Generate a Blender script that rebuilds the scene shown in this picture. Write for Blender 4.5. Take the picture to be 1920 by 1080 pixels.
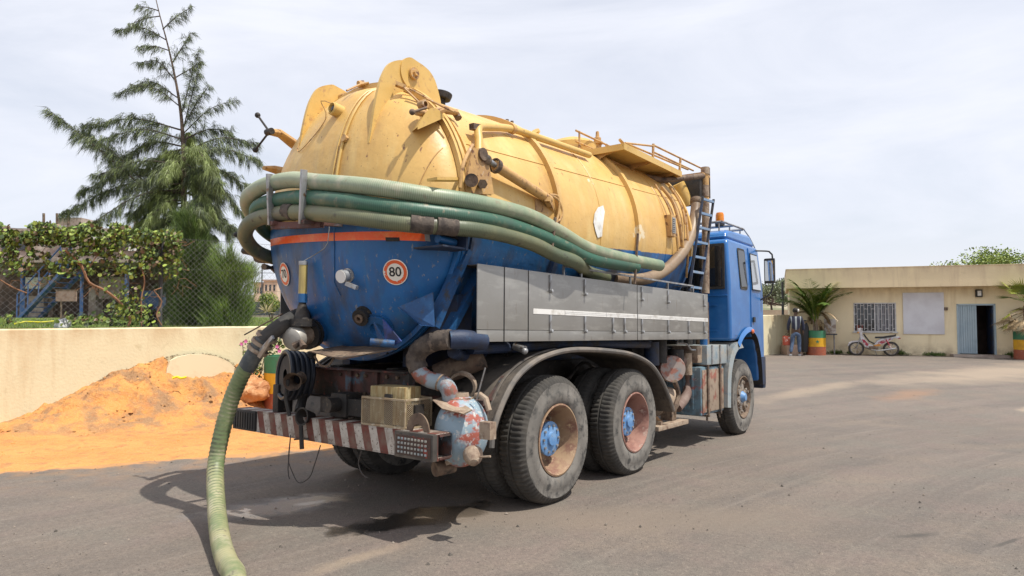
import bpy, bmesh, math, random
from mathutils import Vector, Matrix, Euler, noise
R = math.radians
S = bpy.context.scene
COL = S.collection
for o in list(bpy.data.objects): bpy.data.objects.remove(o)
random.seed(7); rnd = random.random
def uni(a, b): return a + (b - a) * random.random()

# ------------------------------------------------------------ camera, light
FPX = 1244.9
TILT = R(2.3)
CAMZ = 1.4589
cam = bpy.data.objects.new('camera', bpy.data.cameras.new('camera'))
COL.objects.link(cam); S.camera = cam
cam.data.sensor_width = 36; cam.data.lens = FPX / 1920 * 36
cam.location = (0, 0, CAMZ); cam.rotation_euler = (R(90) + TILT, 0, 0)
cam.data.clip_start = .1; cam.data.clip_end = 3000
# the truck's frame: x forward, y left, z up, standing on a forecourt that falls gently away
TM = Matrix(((0.60150454, -0.79885186, 0.00529156, -0.59137),
             (0.79847749, 0.60140372, 0.02733598, 6.54795),
             (-0.02501977, -0.01221753, 0.9996123, -1.63481 + CAMZ), (0, 0, 0, 1)))
to_sun = (TM.to_3x3() @ Vector((0.06, -0.48, 1))).normalized()
W = bpy.data.worlds.new('World'); S.world = W; W.use_nodes = True
nt = W.node_tree; nt.nodes.clear()
out = nt.nodes.new('ShaderNodeOutputWorld'); bg = nt.nodes.new('ShaderNodeBackground')
sky = nt.nodes.new('ShaderNodeTexSky'); sky.sky_type = 'NISHITA'; sky.sun_disc = False
sky.sun_elevation = math.asin(to_sun.z); sky.sun_rotation = math.atan2(to_sun.x, to_sun.y)
sky.dust_density = 2.0; sky.air_density = 1.0; sky.ozone_density = 1.5
tc = nt.nodes.new('ShaderNodeTexCoord'); mp = nt.nodes.new('ShaderNodeMapping')
mp.inputs['Scale'].default_value = (1.2, 2.0, 5.0); mp.inputs['Rotation'].default_value = (0.25, .3, .4)
nz = nt.nodes.new('ShaderNodeTexNoise'); nz.inputs['Scale'].default_value = 1.3; nz.inputs['Detail'].default_value = 9; nz.inputs['Roughness'].default_value = .58
nz.inputs['Distortion'].default_value = .5
rp = nt.nodes.new('ShaderNodeMapRange'); rp.inputs[1].default_value = .34; rp.inputs[2].default_value = .66
rp.inputs[3].default_value = .66; rp.inputs[4].default_value = .98
# near the horizon the veil of haze is thickest
sx = nt.nodes.new('ShaderNodeSeparateXYZ'); hz = nt.nodes.new('ShaderNodeMapRange')
hz.inputs[1].default_value = 0.0; hz.inputs[2].default_value = .45; hz.inputs[3].default_value = .95; hz.inputs[4].default_value = 0.0
mxm = nt.nodes.new('ShaderNodeMath'); mxm.operation = 'MAXIMUM'
mix = nt.nodes.new('ShaderNodeMix'); mix.data_type = 'RGBA'
mix.inputs['B'].default_value = (7.15, 7.35, 8.05, 1)
L = nt.links.new
L(tc.outputs['Generated'], mp.inputs[0]); L(mp.outputs[0], nz.inputs[0]); L(nz.outputs[0], rp.inputs[0])
L(tc.outputs['Generated'], sx.inputs[0]); L(sx.outputs[2], hz.inputs[0]); L(rp.outputs[0], mxm.inputs[0]); L(hz.outputs[0], mxm.inputs[1])
L(mxm.outputs[0], mix.inputs['Factor']); L(sky.outputs[0], mix.inputs['A']); L(mix.outputs['Result'], bg.inputs[0]); L(bg.outputs[0], out.inputs[0])
bg.inputs[1].default_value = 0.1
sun = bpy.data.objects.new('sun', bpy.data.lights.new('sun', 'SUN')); COL.objects.link(sun)
sun.data.energy = 3.8; sun.data.angle = R(0.53); sun.data.color = (1, .95, .86)
sun.rotation_euler = to_sun.to_track_quat('Z', 'Y').to_euler()
S.view_settings.view_transform = 'Standard'; S.view_settings.look = 'None'
S.view_settings.exposure = 0.40; S.view_settings.gamma = 1; S.view_settings.use_curve_mapping = False
S.render.engine = 'CYCLES'; S.cycles.max_bounces = 6; S.cycles.transparent_max_bounces = 12

# ------------------------------------------------------------ helpers
CT, ST = math.cos(TILT), math.sin(TILT)
def wray(px, py):
    a, b = (px - 960) / FPX, (540 - py) / FPX
    d = Vector((a, CT - b * ST, ST + b * CT)); return d / d.y
def at(px, py, Y): return Vector((0, 0, CAMZ)) + wray(px, py) * Y
TC = Vector((-4.91358, -4.43035, 1.45831))
TRr = Vector((0.6015045, -0.7988519, 0.0052916)); TRu = Vector((-0.0570438, -0.036343, 0.99771)); TRf = Vector((0.7968302, 0.6004289, 0.0674300))
def tray(px, py): return TRf + TRr * ((px - 960) / FPX) - TRu * ((py - 540) / FPX)
def TX(px, py, v): d = tray(px, py); return TC + d * ((v - TC.x) / d.x)
def TY(px, py, v): d = tray(px, py); return TC + d * ((v - TC.y) / d.y)
def TD(px, py, depth): return TC + tray(px, py) * depth
def TZ(px, py, v): d = tray(px, py); return TC + d * ((v - TC.z) / d.z)

def sstep(a, b, x):
    t = min(1, max(0, (x - a) / (b - a))); return t * t * (3 - 2 * t)
def gz(x, y):
    yy = min(max(y, -6), 11.0)
    xx = min(max(x, -12), 12)
    z = -0.0052936 * xx - 0.0273466 * yy
    z += sstep(10.5, 25, y) * (-.19 - (-0.0052936 * xx - 0.3008))
    return z

class NB:
    """small node builder for one material"""
    def __init__(s, name):
        s.m = bpy.data.materials.new(name); s.m.use_nodes = True
        s.t = s.m.node_tree; s.b = s.t.nodes['Principled BSDF']; s.co = None
    def n(s, typ, **k):
        nd = s.t.nodes.new('ShaderNode' + typ)
        for a, v in k.items(): setattr(nd, a, v)
        return nd
    def l(s, a, b): s.t.links.new(a, b)
    def coord(s, scale=(1, 1, 1), kind='Object'):
        t = s.n('TexCoord'); m = s.n('Mapping'); m.inputs['Scale'].default_value = scale
        s.l(t.outputs[kind], m.inputs[0]); return m.outputs[0]
    def noise(s, scale, lo, hi, stretch=(1, 1, 1), detail=5, rough=.6, vec=None):
        n = s.n('TexNoise'); n.inputs['Scale'].default_value = scale; n.inputs['Detail'].default_value = detail; n.inputs['Roughness'].default_value = rough
        s.l(vec or s.coord(stretch), n.inputs[0])
        r = s.n('MapRange'); r.inputs[1].default_value = lo; r.inputs[2].default_value = hi
        s.l(n.outputs[0], r.inputs[0]); return r.outputs[0]
    def mix(s, fac, a, b):
        m = s.n('Mix', data_type='RGBA')
        for k, v in (('Factor', fac), ('A', a), ('B', b)):
            i = m.inputs[k]
            if hasattr(v, 'is_output'): s.l(v, i)
            elif k == 'Factor': i.default_value = v
            else: i.default_value = (*v[:3], 1)
        return m.outputs['Result']
    def math(s, op, a, b=None, c=None):
        m = s.n('Math', operation=op)
        for i, v in enumerate((a, b, c)):
            if v is None: continue
            if hasattr(v, 'is_output'): s.l(v, m.inputs[i])
            else: m.inputs[i].default_value = v
        return m.outputs[0]
    def bump(s, h, strength, dist=.02):
        b = s.n('Bump'); b.inputs['Strength'].default_value = strength; b.inputs['Distance'].default_value = dist
        s.l(h, b.inputs['Height']); s.l(b.outputs[0], s.b.inputs['Normal'])
def mat(name, base, layers=(), rough=.6, metal=0., bump=None, coat=0, emit=None, alpha=None, trans=None, spec=None):
    """layers: (colour, scale, lo, hi[, stretch]) mixed over the base by noise"""
    N = NB(name); c = base
    for ly in layers:
        st = ly[4] if len(ly) > 4 else (1, 1, 1)
        c = N.mix(N.noise(ly[1], ly[2], ly[3], st), c, ly[0])
    if hasattr(c, 'is_output'): N.l(c, N.b.inputs['Base Color'])
    else: N.b.inputs['Base Color'].default_value = (*base, 1)
    N.b.inputs['Roughness'].default_value = rough; N.b.inputs['Metallic'].default_value = metal
    if coat: N.b.inputs['Coat Weight'].default_value = coat; N.b.inputs['Coat Roughness'].default_value = .15
    if bump:
        n = N.n('TexNoise'); n.inputs['Scale'].default_value = bump[0]; n.inputs['Detail'].default_value = 6; N.l(N.coord(), n.inputs[0])
        N.bump(n.outputs[0], bump[1], bump[2] if len(bump) > 2 else .02)
    if trans: N.b.inputs['Transmission Weight'].default_value = trans
    if spec is not None: N.b.inputs['Specular IOR Level'].default_value = spec
    return N.m

class MB:
    def __init__(s): s.v = []; s.f = []; s.mi = []
    def add(s, vs, fs, M=None, mi=0):
        o = len(s.v)
        s.v += [tuple(M @ Vector(p)) if M else tuple(p) for p in vs]
        s.f += [tuple(i + o for i in f) for f in fs]; s.mi += [mi] * len(fs); return s
    def box(s, lo, hi, M=None, bev=0, mi=0):
        lo, hi = [min(a, b) for a, b in zip(lo, hi)], [max(a, b) for a, b in zip(lo, hi)]
        if bev:
            bm = bmesh.new(); bmesh.ops.create_cube(bm, size=1)
            for v in bm.verts: v.co = Vector([(l + h) / 2 + c * (h - l) for c, l, h in zip(v.co, lo, hi)])
            bmesh.ops.bevel(bm, geom=bm.edges[:], offset=bev, segments=2, profile=.7, affect='EDGES')
            bm.verts.index_update(); s.add([v.co for v in bm.verts], [[v.index for v in f.verts] for f in bm.faces], M, mi); bm.free(); return s
        x0, y0, z0 = lo; x1, y1, z1 = hi
        return s.add([(x0, y0, z0), (x1, y0, z0), (x1, y1, z0), (x0, y1, z0), (x0, y0, z1), (x1, y0, z1), (x1, y1, z1), (x0, y1, z1)],
                     [(0, 3, 2, 1), (4, 5, 6, 7), (0, 1, 5, 4), (1, 2, 6, 5), (2, 3, 7, 6), (3, 0, 4, 7)], M, mi)
    def bar(s, a, b, w, h=None, up=(0, 0, 1), bev=0, mi=0):
        a, b = Vector(a), Vector(b); h = h or w; d = b - a; L_ = d.length; d.normalize()
        up = Vector(up)
        if abs(d.dot(up)) > .95: up = Vector((1, 0, 0))
        sd = d.cross(up).normalized(); u = sd.cross(d)
        M = Matrix((( d.x, sd.x, u.x, a.x), (d.y, sd.y, u.y, a.y), (d.z, sd.z, u.z, a.z), (0, 0, 0, 1)))
        return s.box((0, -w / 2, -h / 2), (L_, w / 2, h / 2), M, bev, mi)
    def tube(s, pts, r, seg=10, caps=True, mis=None, closed=False):
        pts = [Vector(p) for p in pts]; n = len(pts)
        rs = r if isinstance(r, (list, tuple)) else [r] * n
        t0 = (pts[1] - pts[0]).normalized(); up = Vector((0, 0, 1)) if abs(t0.z) < .9 else Vector((1, 0, 0))
        u = t0.cross(up).normalized(); vs = []; fs = []; mi = []
        for i, p in enumerate(pts):
            if closed: t = (pts[(i + 1) % n] - pts[i - 1])
            else: t = pts[min(i + 1, n - 1)] - pts[max(i - 1, 0)]
            t.normalize(); u = (u - t * u.dot(t)).normalized(); w = t.cross(u)
            for k in range(seg):
                a = 2 * math.pi * k / seg; vs.append(p + (u * math.cos(a) + w * math.sin(a)) * rs[i])
        m = n if closed else n - 1
        for i in range(m):
            j = (i + 1) % n
            for k in range(seg):
                fs.append((i * seg + k, i * seg + (k + 1) % seg, j * seg + (k + 1) % seg, j * seg + k)); mi.append(mis[i] if mis else 0)
        if caps and not closed:
            fs.append(tuple(range(seg - 1, -1, -1))); fs.append(tuple((n - 1) * seg + k for k in range(seg))); mi += [mi[0], mi[-1]]
        o = len(s.v); s.v += [tuple(v) for v in vs]; s.f += [tuple(i + o for i in f) for f in fs]; s.mi += mi; return s
    def lathe(s, prof, org, ax, seg=24, mi=0, a0=0, a1=None, mis=None):
        """prof: (distance along axis, radius)"""
        org, ax = Vector(org), Vector(ax).normalized()
        up = Vector((0, 0, 1)) if abs(ax.z) < .9 else Vector((1, 0, 0))
        u = ax.cross(up).normalized(); w = ax.cross(u); vs = []; fs = []; m = []
        for (d, r) in prof:
            for k in range(seg):
                a = 2 * math.pi * k / seg; vs.append(org + ax * d + (u * math.cos(a) + w * math.sin(a)) * max(r, 1e-4))
        for i in range(len(prof) - 1):
            for k in range(seg):
                fs.append((i * seg + k, i * seg + (k + 1) % seg, (i + 1) * seg + (k + 1) % seg, (i + 1) * seg + k)); m.append(mis[i] if mis else mi)
        o = len(s.v); s.v += [tuple(v) for v in vs]; s.f += [tuple(i + o for i in f) for f in fs]; s.mi += m; return s
    def cyl(s, a, b, r, r2=None, seg=16, mi=0):
        a, b = Vector(a), Vector(b); L_ = (b - a).length; r2 = r if r2 is None else r2
        return s.lathe([(0, 0), (0, r), (L_, r2), (L_, 0)], a, b - a, seg, mi)
    def prism(s, poly, thick, axis=1, off=0, mi=0, M=None):
        """poly in the plane across `axis`, extruded thick along it from off"""
        def P(a, b, t): return (t, a, b) if axis == 0 else (a, t, b) if axis == 1 else (a, b, t)
        n = len(poly); vs = [P(a, b, off) for a, b in poly] + [P(a, b, off + thick) for a, b in poly]
        fs = [tuple(range(n)), tuple(range(2 * n - 1, n - 1, -1))] + [(i, i + n, (i + 1) % n + n, (i + 1) % n) for i in range(n)]
        return s.add(vs, fs, M, mi)
    def sph(s, c, r, sc=(1, 1, 1), seg=14, rings=8, mi=0):
        prof = [(-r * math.cos(math.pi * i / rings), r * math.sin(math.pi * i / rings)) for i in range(rings + 1)]
        t = MB().lathe(prof, (0, 0, 0), (0, 0, 1), seg); c = Vector(c)
        return s.add([Vector((v[0] * sc[0], v[1] * sc[1], v[2] * sc[2])) + c for v in t.v], t.f, None, mi)
    def quad(s, a, b, c, d, mi=0): return s.add([a, b, c, d], [(0, 1, 2, 3)], None, mi)
    def mesh(s, name, mats, smooth=35):
        me = bpy.data.meshes.new(name); me.from_pydata(s.v, [], s.f)
        for m in (mats if isinstance(mats, (list, tuple)) else [mats]): me.materials.append(m)
        if any(s.mi): me.polygons.foreach_set('material_index', s.mi)
        me.validate()
        if len(s.f) < 60000:
            bm = bmesh.new(); bm.from_mesh(me); bmesh.ops.recalc_face_normals(bm, faces=bm.faces); bm.to_mesh(me); bm.free()
        if smooth:
            me.shade_smooth(); me.set_sharp_from_angle(angle=R(smooth))
        return me
    def build(s, name, mats, parent=None, smooth=35, label=None, M=None):
        o = bpy.data.objects.new(name, s.mesh(name, mats, smooth)); COL.objects.link(o)
        if parent: o.parent = parent
        if M: o.matrix_local = M
        if label: o['label'] = label
        return o
def tag(o, label=None, cat=None, group=None, kind=None):
    if label: o['label'] = label
    if cat: o['category'] = cat
    if group: o['group'] = group
    if kind: o['kind'] = kind
    return o
def empty(name, loc=(0, 0, 0), rz=0, M=None):
    o = bpy.data.objects.new(name, None); COL.objects.link(o); o.empty_display_size = .2
    if M: o.matrix_world = M
    else: o.location = loc; o.rotation_euler = (0, 0, rz)
    return o
def dupmesh(src, parent=None, loc=None, rot=None):
    c = src.copy(); COL.objects.link(c)
    if parent is not None: c.parent = parent
    if loc is not None: c.location = loc
    if rot is not None: c.rotation_euler = rot
    return c
def smooth_path(pts, step=.03):
    pts = [Vector(p) for p in pts]; P = [pts[0] * 2 - pts[1]] + pts + [pts[-1] * 2 - pts[-2]]; out_ = []
    for i in range(1, len(P) - 2):
        a, b, c, d = P[i - 1:i + 3]; n = max(1, int((c - b).length / step))
        for k in range(n):
            t = k / n
            out_.append(.5 * ((2 * b) + (c - a) * t + (2 * a - 5 * b + 4 * c - d) * t * t + (3 * b - a - 3 * c + d) * t ** 3))
    out_.append(pts[-1]); return out_
def resample(pts, step):
    out_ = [pts[0]]; acc = 0
    for a, b in zip(pts[:-1], pts[1:]):
        L_ = (b - a).length
        if L_ < 1e-9: continue
        d = step - acc
        while d <= L_: out_.append(a + (b - a) * (d / L_)); d += step
        acc = L_ - (d - step)
    return out_
def text_mesh(name, body, size, m, parent, M, extrude=.001, mono=None):
    cu = bpy.data.curves.new(name, 'FONT'); cu.body = body; cu.size = size; cu.extrude = extrude
    cu.align_x = 'CENTER'; cu.align_y = 'CENTER'; cu.offset = size * .012
    tmp = bpy.data.objects.new(name + '_t', cu); COL.objects.link(tmp)
    me = bpy.data.meshes.new_from_object(tmp.evaluated_get(bpy.context.evaluated_depsgraph_get())); bpy.data.objects.remove(tmp)
    me.materials.clear(); me.materials.append(m)
    o = bpy.data.objects.new(name, me); COL.objects.link(o); o.parent = parent; o.matrix_local = M; return o

# ------------------------------------------------------------ materials
rust = (.14, .06, .03); dust = (.30, .22, .15); grime = (.035, .03, .026)
def tank_paint(name, zsplit, slope):
    N = NB(name); co = N.coord(); sp = N.n('SeparateXYZ'); N.l(co, sp.inputs[0])
    z = N.math('SUBTRACT', sp.outputs[2], N.math('MULTIPLY', sp.outputs[0], slope))
    z = N.math('ADD', z, N.math('MULTIPLY', N.noise(22, 0, 1), .02))
    m = N.n('MapRange'); m.inputs[1].default_value = zsplit + .008; m.inputs[2].default_value = zsplit + .012; N.l(z, m.inputs[0])
    y = N.mix(N.noise(1.3, .4, .75), (.665, .425, .14), (.57, .335, .10))
    y = N.mix(N.noise(9, .60, .78, (1, 1, .12)), y, (.50, .30, .12))
    y = N.mix(N.math('MULTIPLY', N.noise(4, .50, .8, (1, 1, .25)), .6), y, (.76, .60, .28))
    y = N.mix(N.math('MULTIPLY', N.noise(3, .56, .70, (1, 1, .06), detail=9), .35), y, (.30, .17, .07))
    y = N.mix(N.noise(2.2, .66, .69, (1, 1, 1), detail=12), y, (.72, .60, .40))
    y = N.mix(N.noise(60, .67, .72, detail=3), y, (.20, .09, .04))
    y = N.mix(N.noise(16, .655, .70, (1, 1, .5), detail=9), y, (.26, .13, .06))
    b = N.mix(N.noise(1.8, .4, .7), (.018, .135, .37), (.016, .10, .27))
    b = N.mix(N.noise(11, .55, .8, (1, 1, .2)), b, (.025, .16, .36))
    b = N.mix(N.noise(30, .62, .68, (1, 1, .4), detail=9), b, (.20, .22, .25))
    b = N.mix(N.math('MULTIPLY', N.noise(3.4, .54, .68, (1, 1, .12), detail=9), .6), b, (.10, .075, .06))
    b = N.mix(N.noise(2.6, .52, .72, (1, 1, .5)), b, (.05, .055, .07))
    N.l(N.mix(m.outputs[0], b, y), N.b.inputs['Base Color'])
    r = N.n('MapRange'); r.inputs[3].default_value = .33; r.inputs[4].default_value = .55; N.l(N.noise(6, .3, .7), r.inputs[0]); N.l(r.outputs[0], N.b.inputs['Roughness'])
    n = N.n('TexNoise'); n.inputs['Scale'].default_value = 3; n.inputs['Detail'].default_value = 4; N.l(co, n.inputs[0]); n5 = N.n('TexNoise'); n5.inputs['Scale'].default_value = 26; n5.inputs['Detail'].default_value = 6; N.l(co, n5.inputs[0]); N.bump(N.math('ADD', n.outputs[0], N.math('MULTIPLY', n5.outputs[0], .05)), .55, .03)
    return N.m
M_tank = tank_paint('tank paint', -.2 + 2.475, .055)
M_door = tank_paint('rear door paint', 2.36, 0)
M_yel = mat('yellow paint', (.64, .42, .13), [((.56, .35, .09), 3, .4, .7), ((.40, .22, .10), 14, .58, .75), (rust, 40, .66, .72)], .45, bump=(8, .2))
M_yeld = mat('dirty yellow paint', (.55, .33, .12), [((.36, .21, .10), 5, .4, .7), (rust, 18, .56, .66), ((.5, .4, .3), 30, .62, .7)], .6, bump=(30, .3, .01))
M_blue = mat('blue paint', (.013, .10, .27), [((.015, .06, .15), 4, .45, .7), ((.10, .13, .2), 16, .6, .75), ((.25, .27, .3), 50, .68, .73)], .45, bump=(10, .2))
M_cab = mat('cab blue paint', (.022, .145, .42), [((.018, .11, .32), 2, .4, .8), ((.04, .19, .48), 6, .5, .8), ((.16, .14, .13), 22, .68, .74)], .3, coat=.4)
M_blued = mat('worn dark blue paint', (.016, .03, .07), [((.03, .025, .02), 5, .45, .65), ((.02, .08, .16), 9, .6, .72)], .6, bump=(40, .3, .01))
M_dark = mat('greasy black metal', (.022, .020, .019), [((.05, .04, .032), 6, .45, .7), ((.09, .07, .05), 22, .6, .7)], .6, .1, bump=(50, .4, .01))
M_frame = mat('chipped red primer frame', (.13, .055, .045), [((.10, .14, .18), 6, .54, .62), (grime, 4, .42, .62), ((.22, .06, .045), 20, .6, .68)], .7, bump=(30, .4, .01))
M_pipe = mat('chipped grey blue red pipe paint', (.26, .32, .36), [((.28, .10, .07), 7, .47, .55), ((.16, .12, .09), 13, .55, .68)], .6, bump=(25, .3, .01))
M_ball = mat('pale blue paint flaking to red', (.25, .34, .40), [((.36, .10, .07), 4, .50, .56, (1, 1, 1.6)), ((.5, .5, .48), 24, .56, .62), ((.25, .18, .12), 9, .6, .72)], .55, bump=(30, .3, .01))
M_rust = mat('rusty brown metal', (.13, .085, .06), [((.22, .16, .11), 7, .42, .62), ((.05, .04, .035), 12, .5, .65)], .8, .1, bump=(35, .5, .01))
M_rustl = mat('dusty tan metal', (.33, .25, .18), [((.16, .10, .07), 8, .48, .64), ((.42, .36, .28), 20, .55, .7)], .75, bump=(40, .4, .01))
M_alu = mat('brushed aluminium', (.31, .30, .275), [((.27, .26, .24), 1.1, .45, .62, (1, 1, .3)), ((.33, .32, .30), 2.2, .4, .65, (.6, 1, 1)), ((.40, .39, .36), 7, .52, .7, (.5, 1, 2)), ((.24, .21, .18), 14, .62, .75, (1, 1, .25))], .42, .55, bump=(5, .25, .01))
M_steel = mat('dull steel', (.40, .41, .42), [((.24, .23, .22), 8, .45, .65), ((.2, .12, .07), 20, .6, .7)], .45, .6)
M_white = mat('white paint', (.74, .73, .70), [((.5, .47, .42), 9, .5, .7)], .6)
M_rubber = mat('black rubber', (.028, .027, .026), [((.07, .06, .05), 5, .45, .7)], .75)
M_tyre = mat('dusty tyre rubber', (.135, .126, .113), [((.20, .185, .165), 3.2, .42, .62), ((.045, .044, .042), 9, .5, .66), ((.17, .15, .125), 24, .60, .7)], .85, bump=(60, .3, .006))
M_tread = mat('tyre tread', (.045, .042, .038), [((.09, .08, .068), 6, .45, .7)], .9)
M_rim = mat('dusty ochre rim', (.30, .20, .12), [((.20, .10, .07), 7, .45, .6), ((.45, .33, .20), 14, .55, .7)], .75, bump=(30, .3, .01))
M_rimr = mat('dusty red rim', (.32, .17, .13), [((.20, .09, .07), 7, .45, .6), ((.42, .32, .26), 14, .55, .7)], .75, bump=(30, .3, .01))
M_hub = mat('blue hub paint', (.10, .24, .48), [((.18, .32, .52), 14, .45, .65), ((.12, .08, .06), 30, .6, .68)], .5)
M_glass = mat('dark tinted glass', (.015, .017, .02), rough=.06, spec=.8)
M_guard = mat('dusty black mudguard', (.060, .052, .045), [((.15, .125, .10), 3, .45, .65), ((.03, .028, .026), 12, .55, .7)], .7, bump=(14, .3, .02))
M_fend = mat('dusty pale blue fender', (.30, .34, .35), [((.36, .33, .28), 4, .45, .65), ((.20, .27, .32), 12, .55, .7)], .5, .1, bump=(10, .3, .02))
M_lamp = mat('dark lamp lens', (.06, .035, .03), [((.25, .04, .03), 14, .6, .65)], .3)
M_beac = mat('amber beacon lens', (.85, .28, .02), rough=.2, trans=.3)
M_wire = mat('thin dark wire', (.06, .05, .045), rough=.7)
M_wood = mat('yellowed wood block', (.32, .25, .12), [((.26, .16, .06), 9, .45, .62, (3, 3, .4)), ((.52, .44, .26), 20, .5, .7, (3, 3, .3))], .85, bump=(30, .4, .01))
M_org = mat('orange reflective tape', (.98, .12, .01), [((.95, .26, .06), 6, .5, .62), ((.95, .16, .03), 30, .5, .6)], .3)
M_dred = mat('orange red decal', (.75, .12, .03), [((.7, .7, .68), 28, .58, .61)], .5)
M_dwht = mat('cream decal', (.80, .76, .66), [((.5, .3, .15), 30, .66, .70)], .5)
M_gus = mat('scuffed deep blue paint', (.010, .06, .17), [((.02, .11, .27), 5, .5, .68), ((.04, .04, .045), 9, .54, .66), ((.2, .22, .24), 30, .66, .72)], .55, bump=(6, .5, .03))
M_post = mat('dark fence post', (.045, .05, .055), [((.09, .09, .09), 8, .5, .65)], .7)
M_ink = mat('black ink', (.015, .015, .015), rough=.6)
def stripes():
    N = NB('bumper red and white stripes'); sp = N.n('SeparateXYZ'); N.l(N.coord(), sp.inputs[0])
    v = N.math('ADD', N.math('MULTIPLY', sp.outputs[1], 1), N.math('MULTIPLY', sp.outputs[2], -.28))
    fr = N.math('FRACT', N.math('MULTIPLY', v, 1 / .172)); st = N.math('GREATER_THAN', fr, .5)
    c = N.mix(st, (.46, .42, .37), (.14, .035, .025))
    c = N.mix(N.math('MULTIPLY', N.noise(6, .45, .62, detail=9), .75), c, (.17, .12, .09)); c = N.mix(N.noise(40, .58, .64), c, (.10, .06, .045))
    N.l(c, N.b.inputs['Base Color']); N.b.inputs['Roughness'].default_value = .6; return N.m
M_stripe = stripes()

# ------------------------------------------------------------ TRUCK
truck = empty('tanker_truck', M=TM)
tag(truck, 'yellow and blue vacuum tanker truck parked on the asphalt, seen from its rear right corner', 'truck')
AX = lambda x: 2.475 + .055 * x
RT = 1.14
# ground contact side: wheels
def tyre_mb(ysign, w=.27, r=.55, ri=.295, seg=228):
    """outer face at y=0, body going inwards (+y*ysign)"""
    prof = [(.03, ri), (.0, ri + .03), (-.012, ri + .10), (-.004, r - .13), (.006, r - .085), (.002, r - .06), (.03, r - .012), (.05, r), (w / 2 - .012, r + .004), (w / 2, r - .014), (w / 2 + .012, r + .004), (w - .05, r), (w - .03, r - .012), (w, r - .1), (w + .008, ri + .10), (w - .02, ri)]
    m = MB(); vs = []; fs = []; mi = []
    for k in range(seg):
        a = 2 * math.pi * k / seg
        for j, (d, rr) in enumerate(prof):
            q = rr
            if j in (6, 7, 11, 12) and k % 3 == 0: q -= .015
            zz = q * math.sin(a)
            if zz < -r + .02: zz = -r + .02 + (zz + r - .02) * .3
            vs.append((q * math.cos(a), d * ysign, zz))
    n = len(prof)
    for k in range(seg):
        for j in range(n - 1):
            fs.append((k * n + j, k * n + j + 1, ((k + 1) % seg) * n + j + 1, ((k + 1) % seg) * n + j)); mi.append(1 if 5 <= j <= 12 else 0)
    m.v = vs; m.f = fs; m.mi = mi; return m
def nuts(m, r, n, y0, y1, rad, ph=0):
    for k in range(n):
        a = 2 * math.pi * k / n + ph; m.cyl((r * math.cos(a), y0, r * math.sin(a)), (r * math.cos(a), y1, r * math.sin(a)), rad, seg=6)
    return m
tyre_me = {}
for sg in (1, -1): tyre_me[sg] = tyre_mb(sg).mesh('tyre', [M_tyre, M_tread], 40)
def rear_wheel(x, side, rimmat, outer=True):
    """side -1 = right. outer dish visible"""
    ys = side; y0 = 1.25 * ys
    s = -ys                                     # inward direction
    w = empty('wheel', (x, y0, .535)); w.parent = truck
    if x > 3: pass
    t = bpy.data.objects.new('tyre', tyre_me[s]); COL.objects.link(t); t.parent = w
    m = MB().lathe([(.028, .305), (.0, .312), (-.004, .298), (.010, .288), (.05, .272), (.09, .262), (.20, .225), (.215, .15), (.21, .0)], (0, 0, 0), (0, s, 0), 40)
    rm = m.build('rim', rimmat, w)
    nuts(MB(), .20, 10, s * .195, s * .17, .016, .3).build('wheel_nut', M_rust, rm)['kind'] = 'stuff'
    h = MB().lathe([(.215, .13), (.12, .135), (.115, .15), (.095, .15), (.09, .14), (.085, .06), (.065, .055), (.062, 0)], (0, 0, 0), (0, s, 0), 28).build('hub', M_hub, w)
    nuts(MB(), .115, 10, s * .095, s * .074, .012).build('bolt', M_steel, h)['kind'] = 'stuff'
    return w
def inner_wheel(x, side):
    s = -side; w = empty('wheel', (x, .94 * side, .535)); w.parent = truck
    t = bpy.data.objects.new('tyre', tyre_me[s]); COL.objects.link(t); t.parent = w
    MB().lathe([(.03, .30), (.06, .27), (.2, .25), (.24, .30)], (0, 0, 0), (0, s, 0), 24).build('rim', M_dark, w)
for x, rm in ((0, M_rim), (1.47, M_rimr)):
    for sd in (-1, 1): rear_wheel(x, sd, rm); inner_wheel(x, sd)
M_spider = mat('worn bronze silver wheel', (.46, .40, .33), [((.15, .10, .07), 12, .45, .6), ((.55, .53, .5), 22, .52, .65)], .4, .6)
for sd in (-1, 1):
    s = -sd; w = empty('wheel', (5.01, 1.235 * sd, .535)); w.parent = truck
    t = bpy.data.objects.new('tyre', tyre_me[s]); COL.objects.link(t); t.parent = w
    rm = MB().lathe([(.028, .305), (.0, .312), (-.004, .298), (.012, .285), (.07, .262), (.09, .25), (.07, .16), (.06, .1), (.06, 0)], (0, 0, 0), (0, s, 0), 36).build('rim', M_rust, w)
    m = MB()
    for k in range(6):
        a = k * math.pi / 3 + .3; c, q = math.cos(a), math.sin(a)
        m.bar((c * .08, s * .05, q * .08), (c * .255, s * .055, q * .255), .10, .06, up=(0, 1, 0), bev=.016)
        m.cyl((c * .215, s * .05, q * .215), (c * .215, -s * .0, q * .215), .026, .02, 8)
    m.build('wheel_spider', M_spider, w)
    MB().lathe([(.06, .10), (.02, .085), (-.02, .055), (-.03, .05), (-.032, 0)], (0, 0, 0), (0, s, 0), 20).build('hub', M_hub, w)

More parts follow.
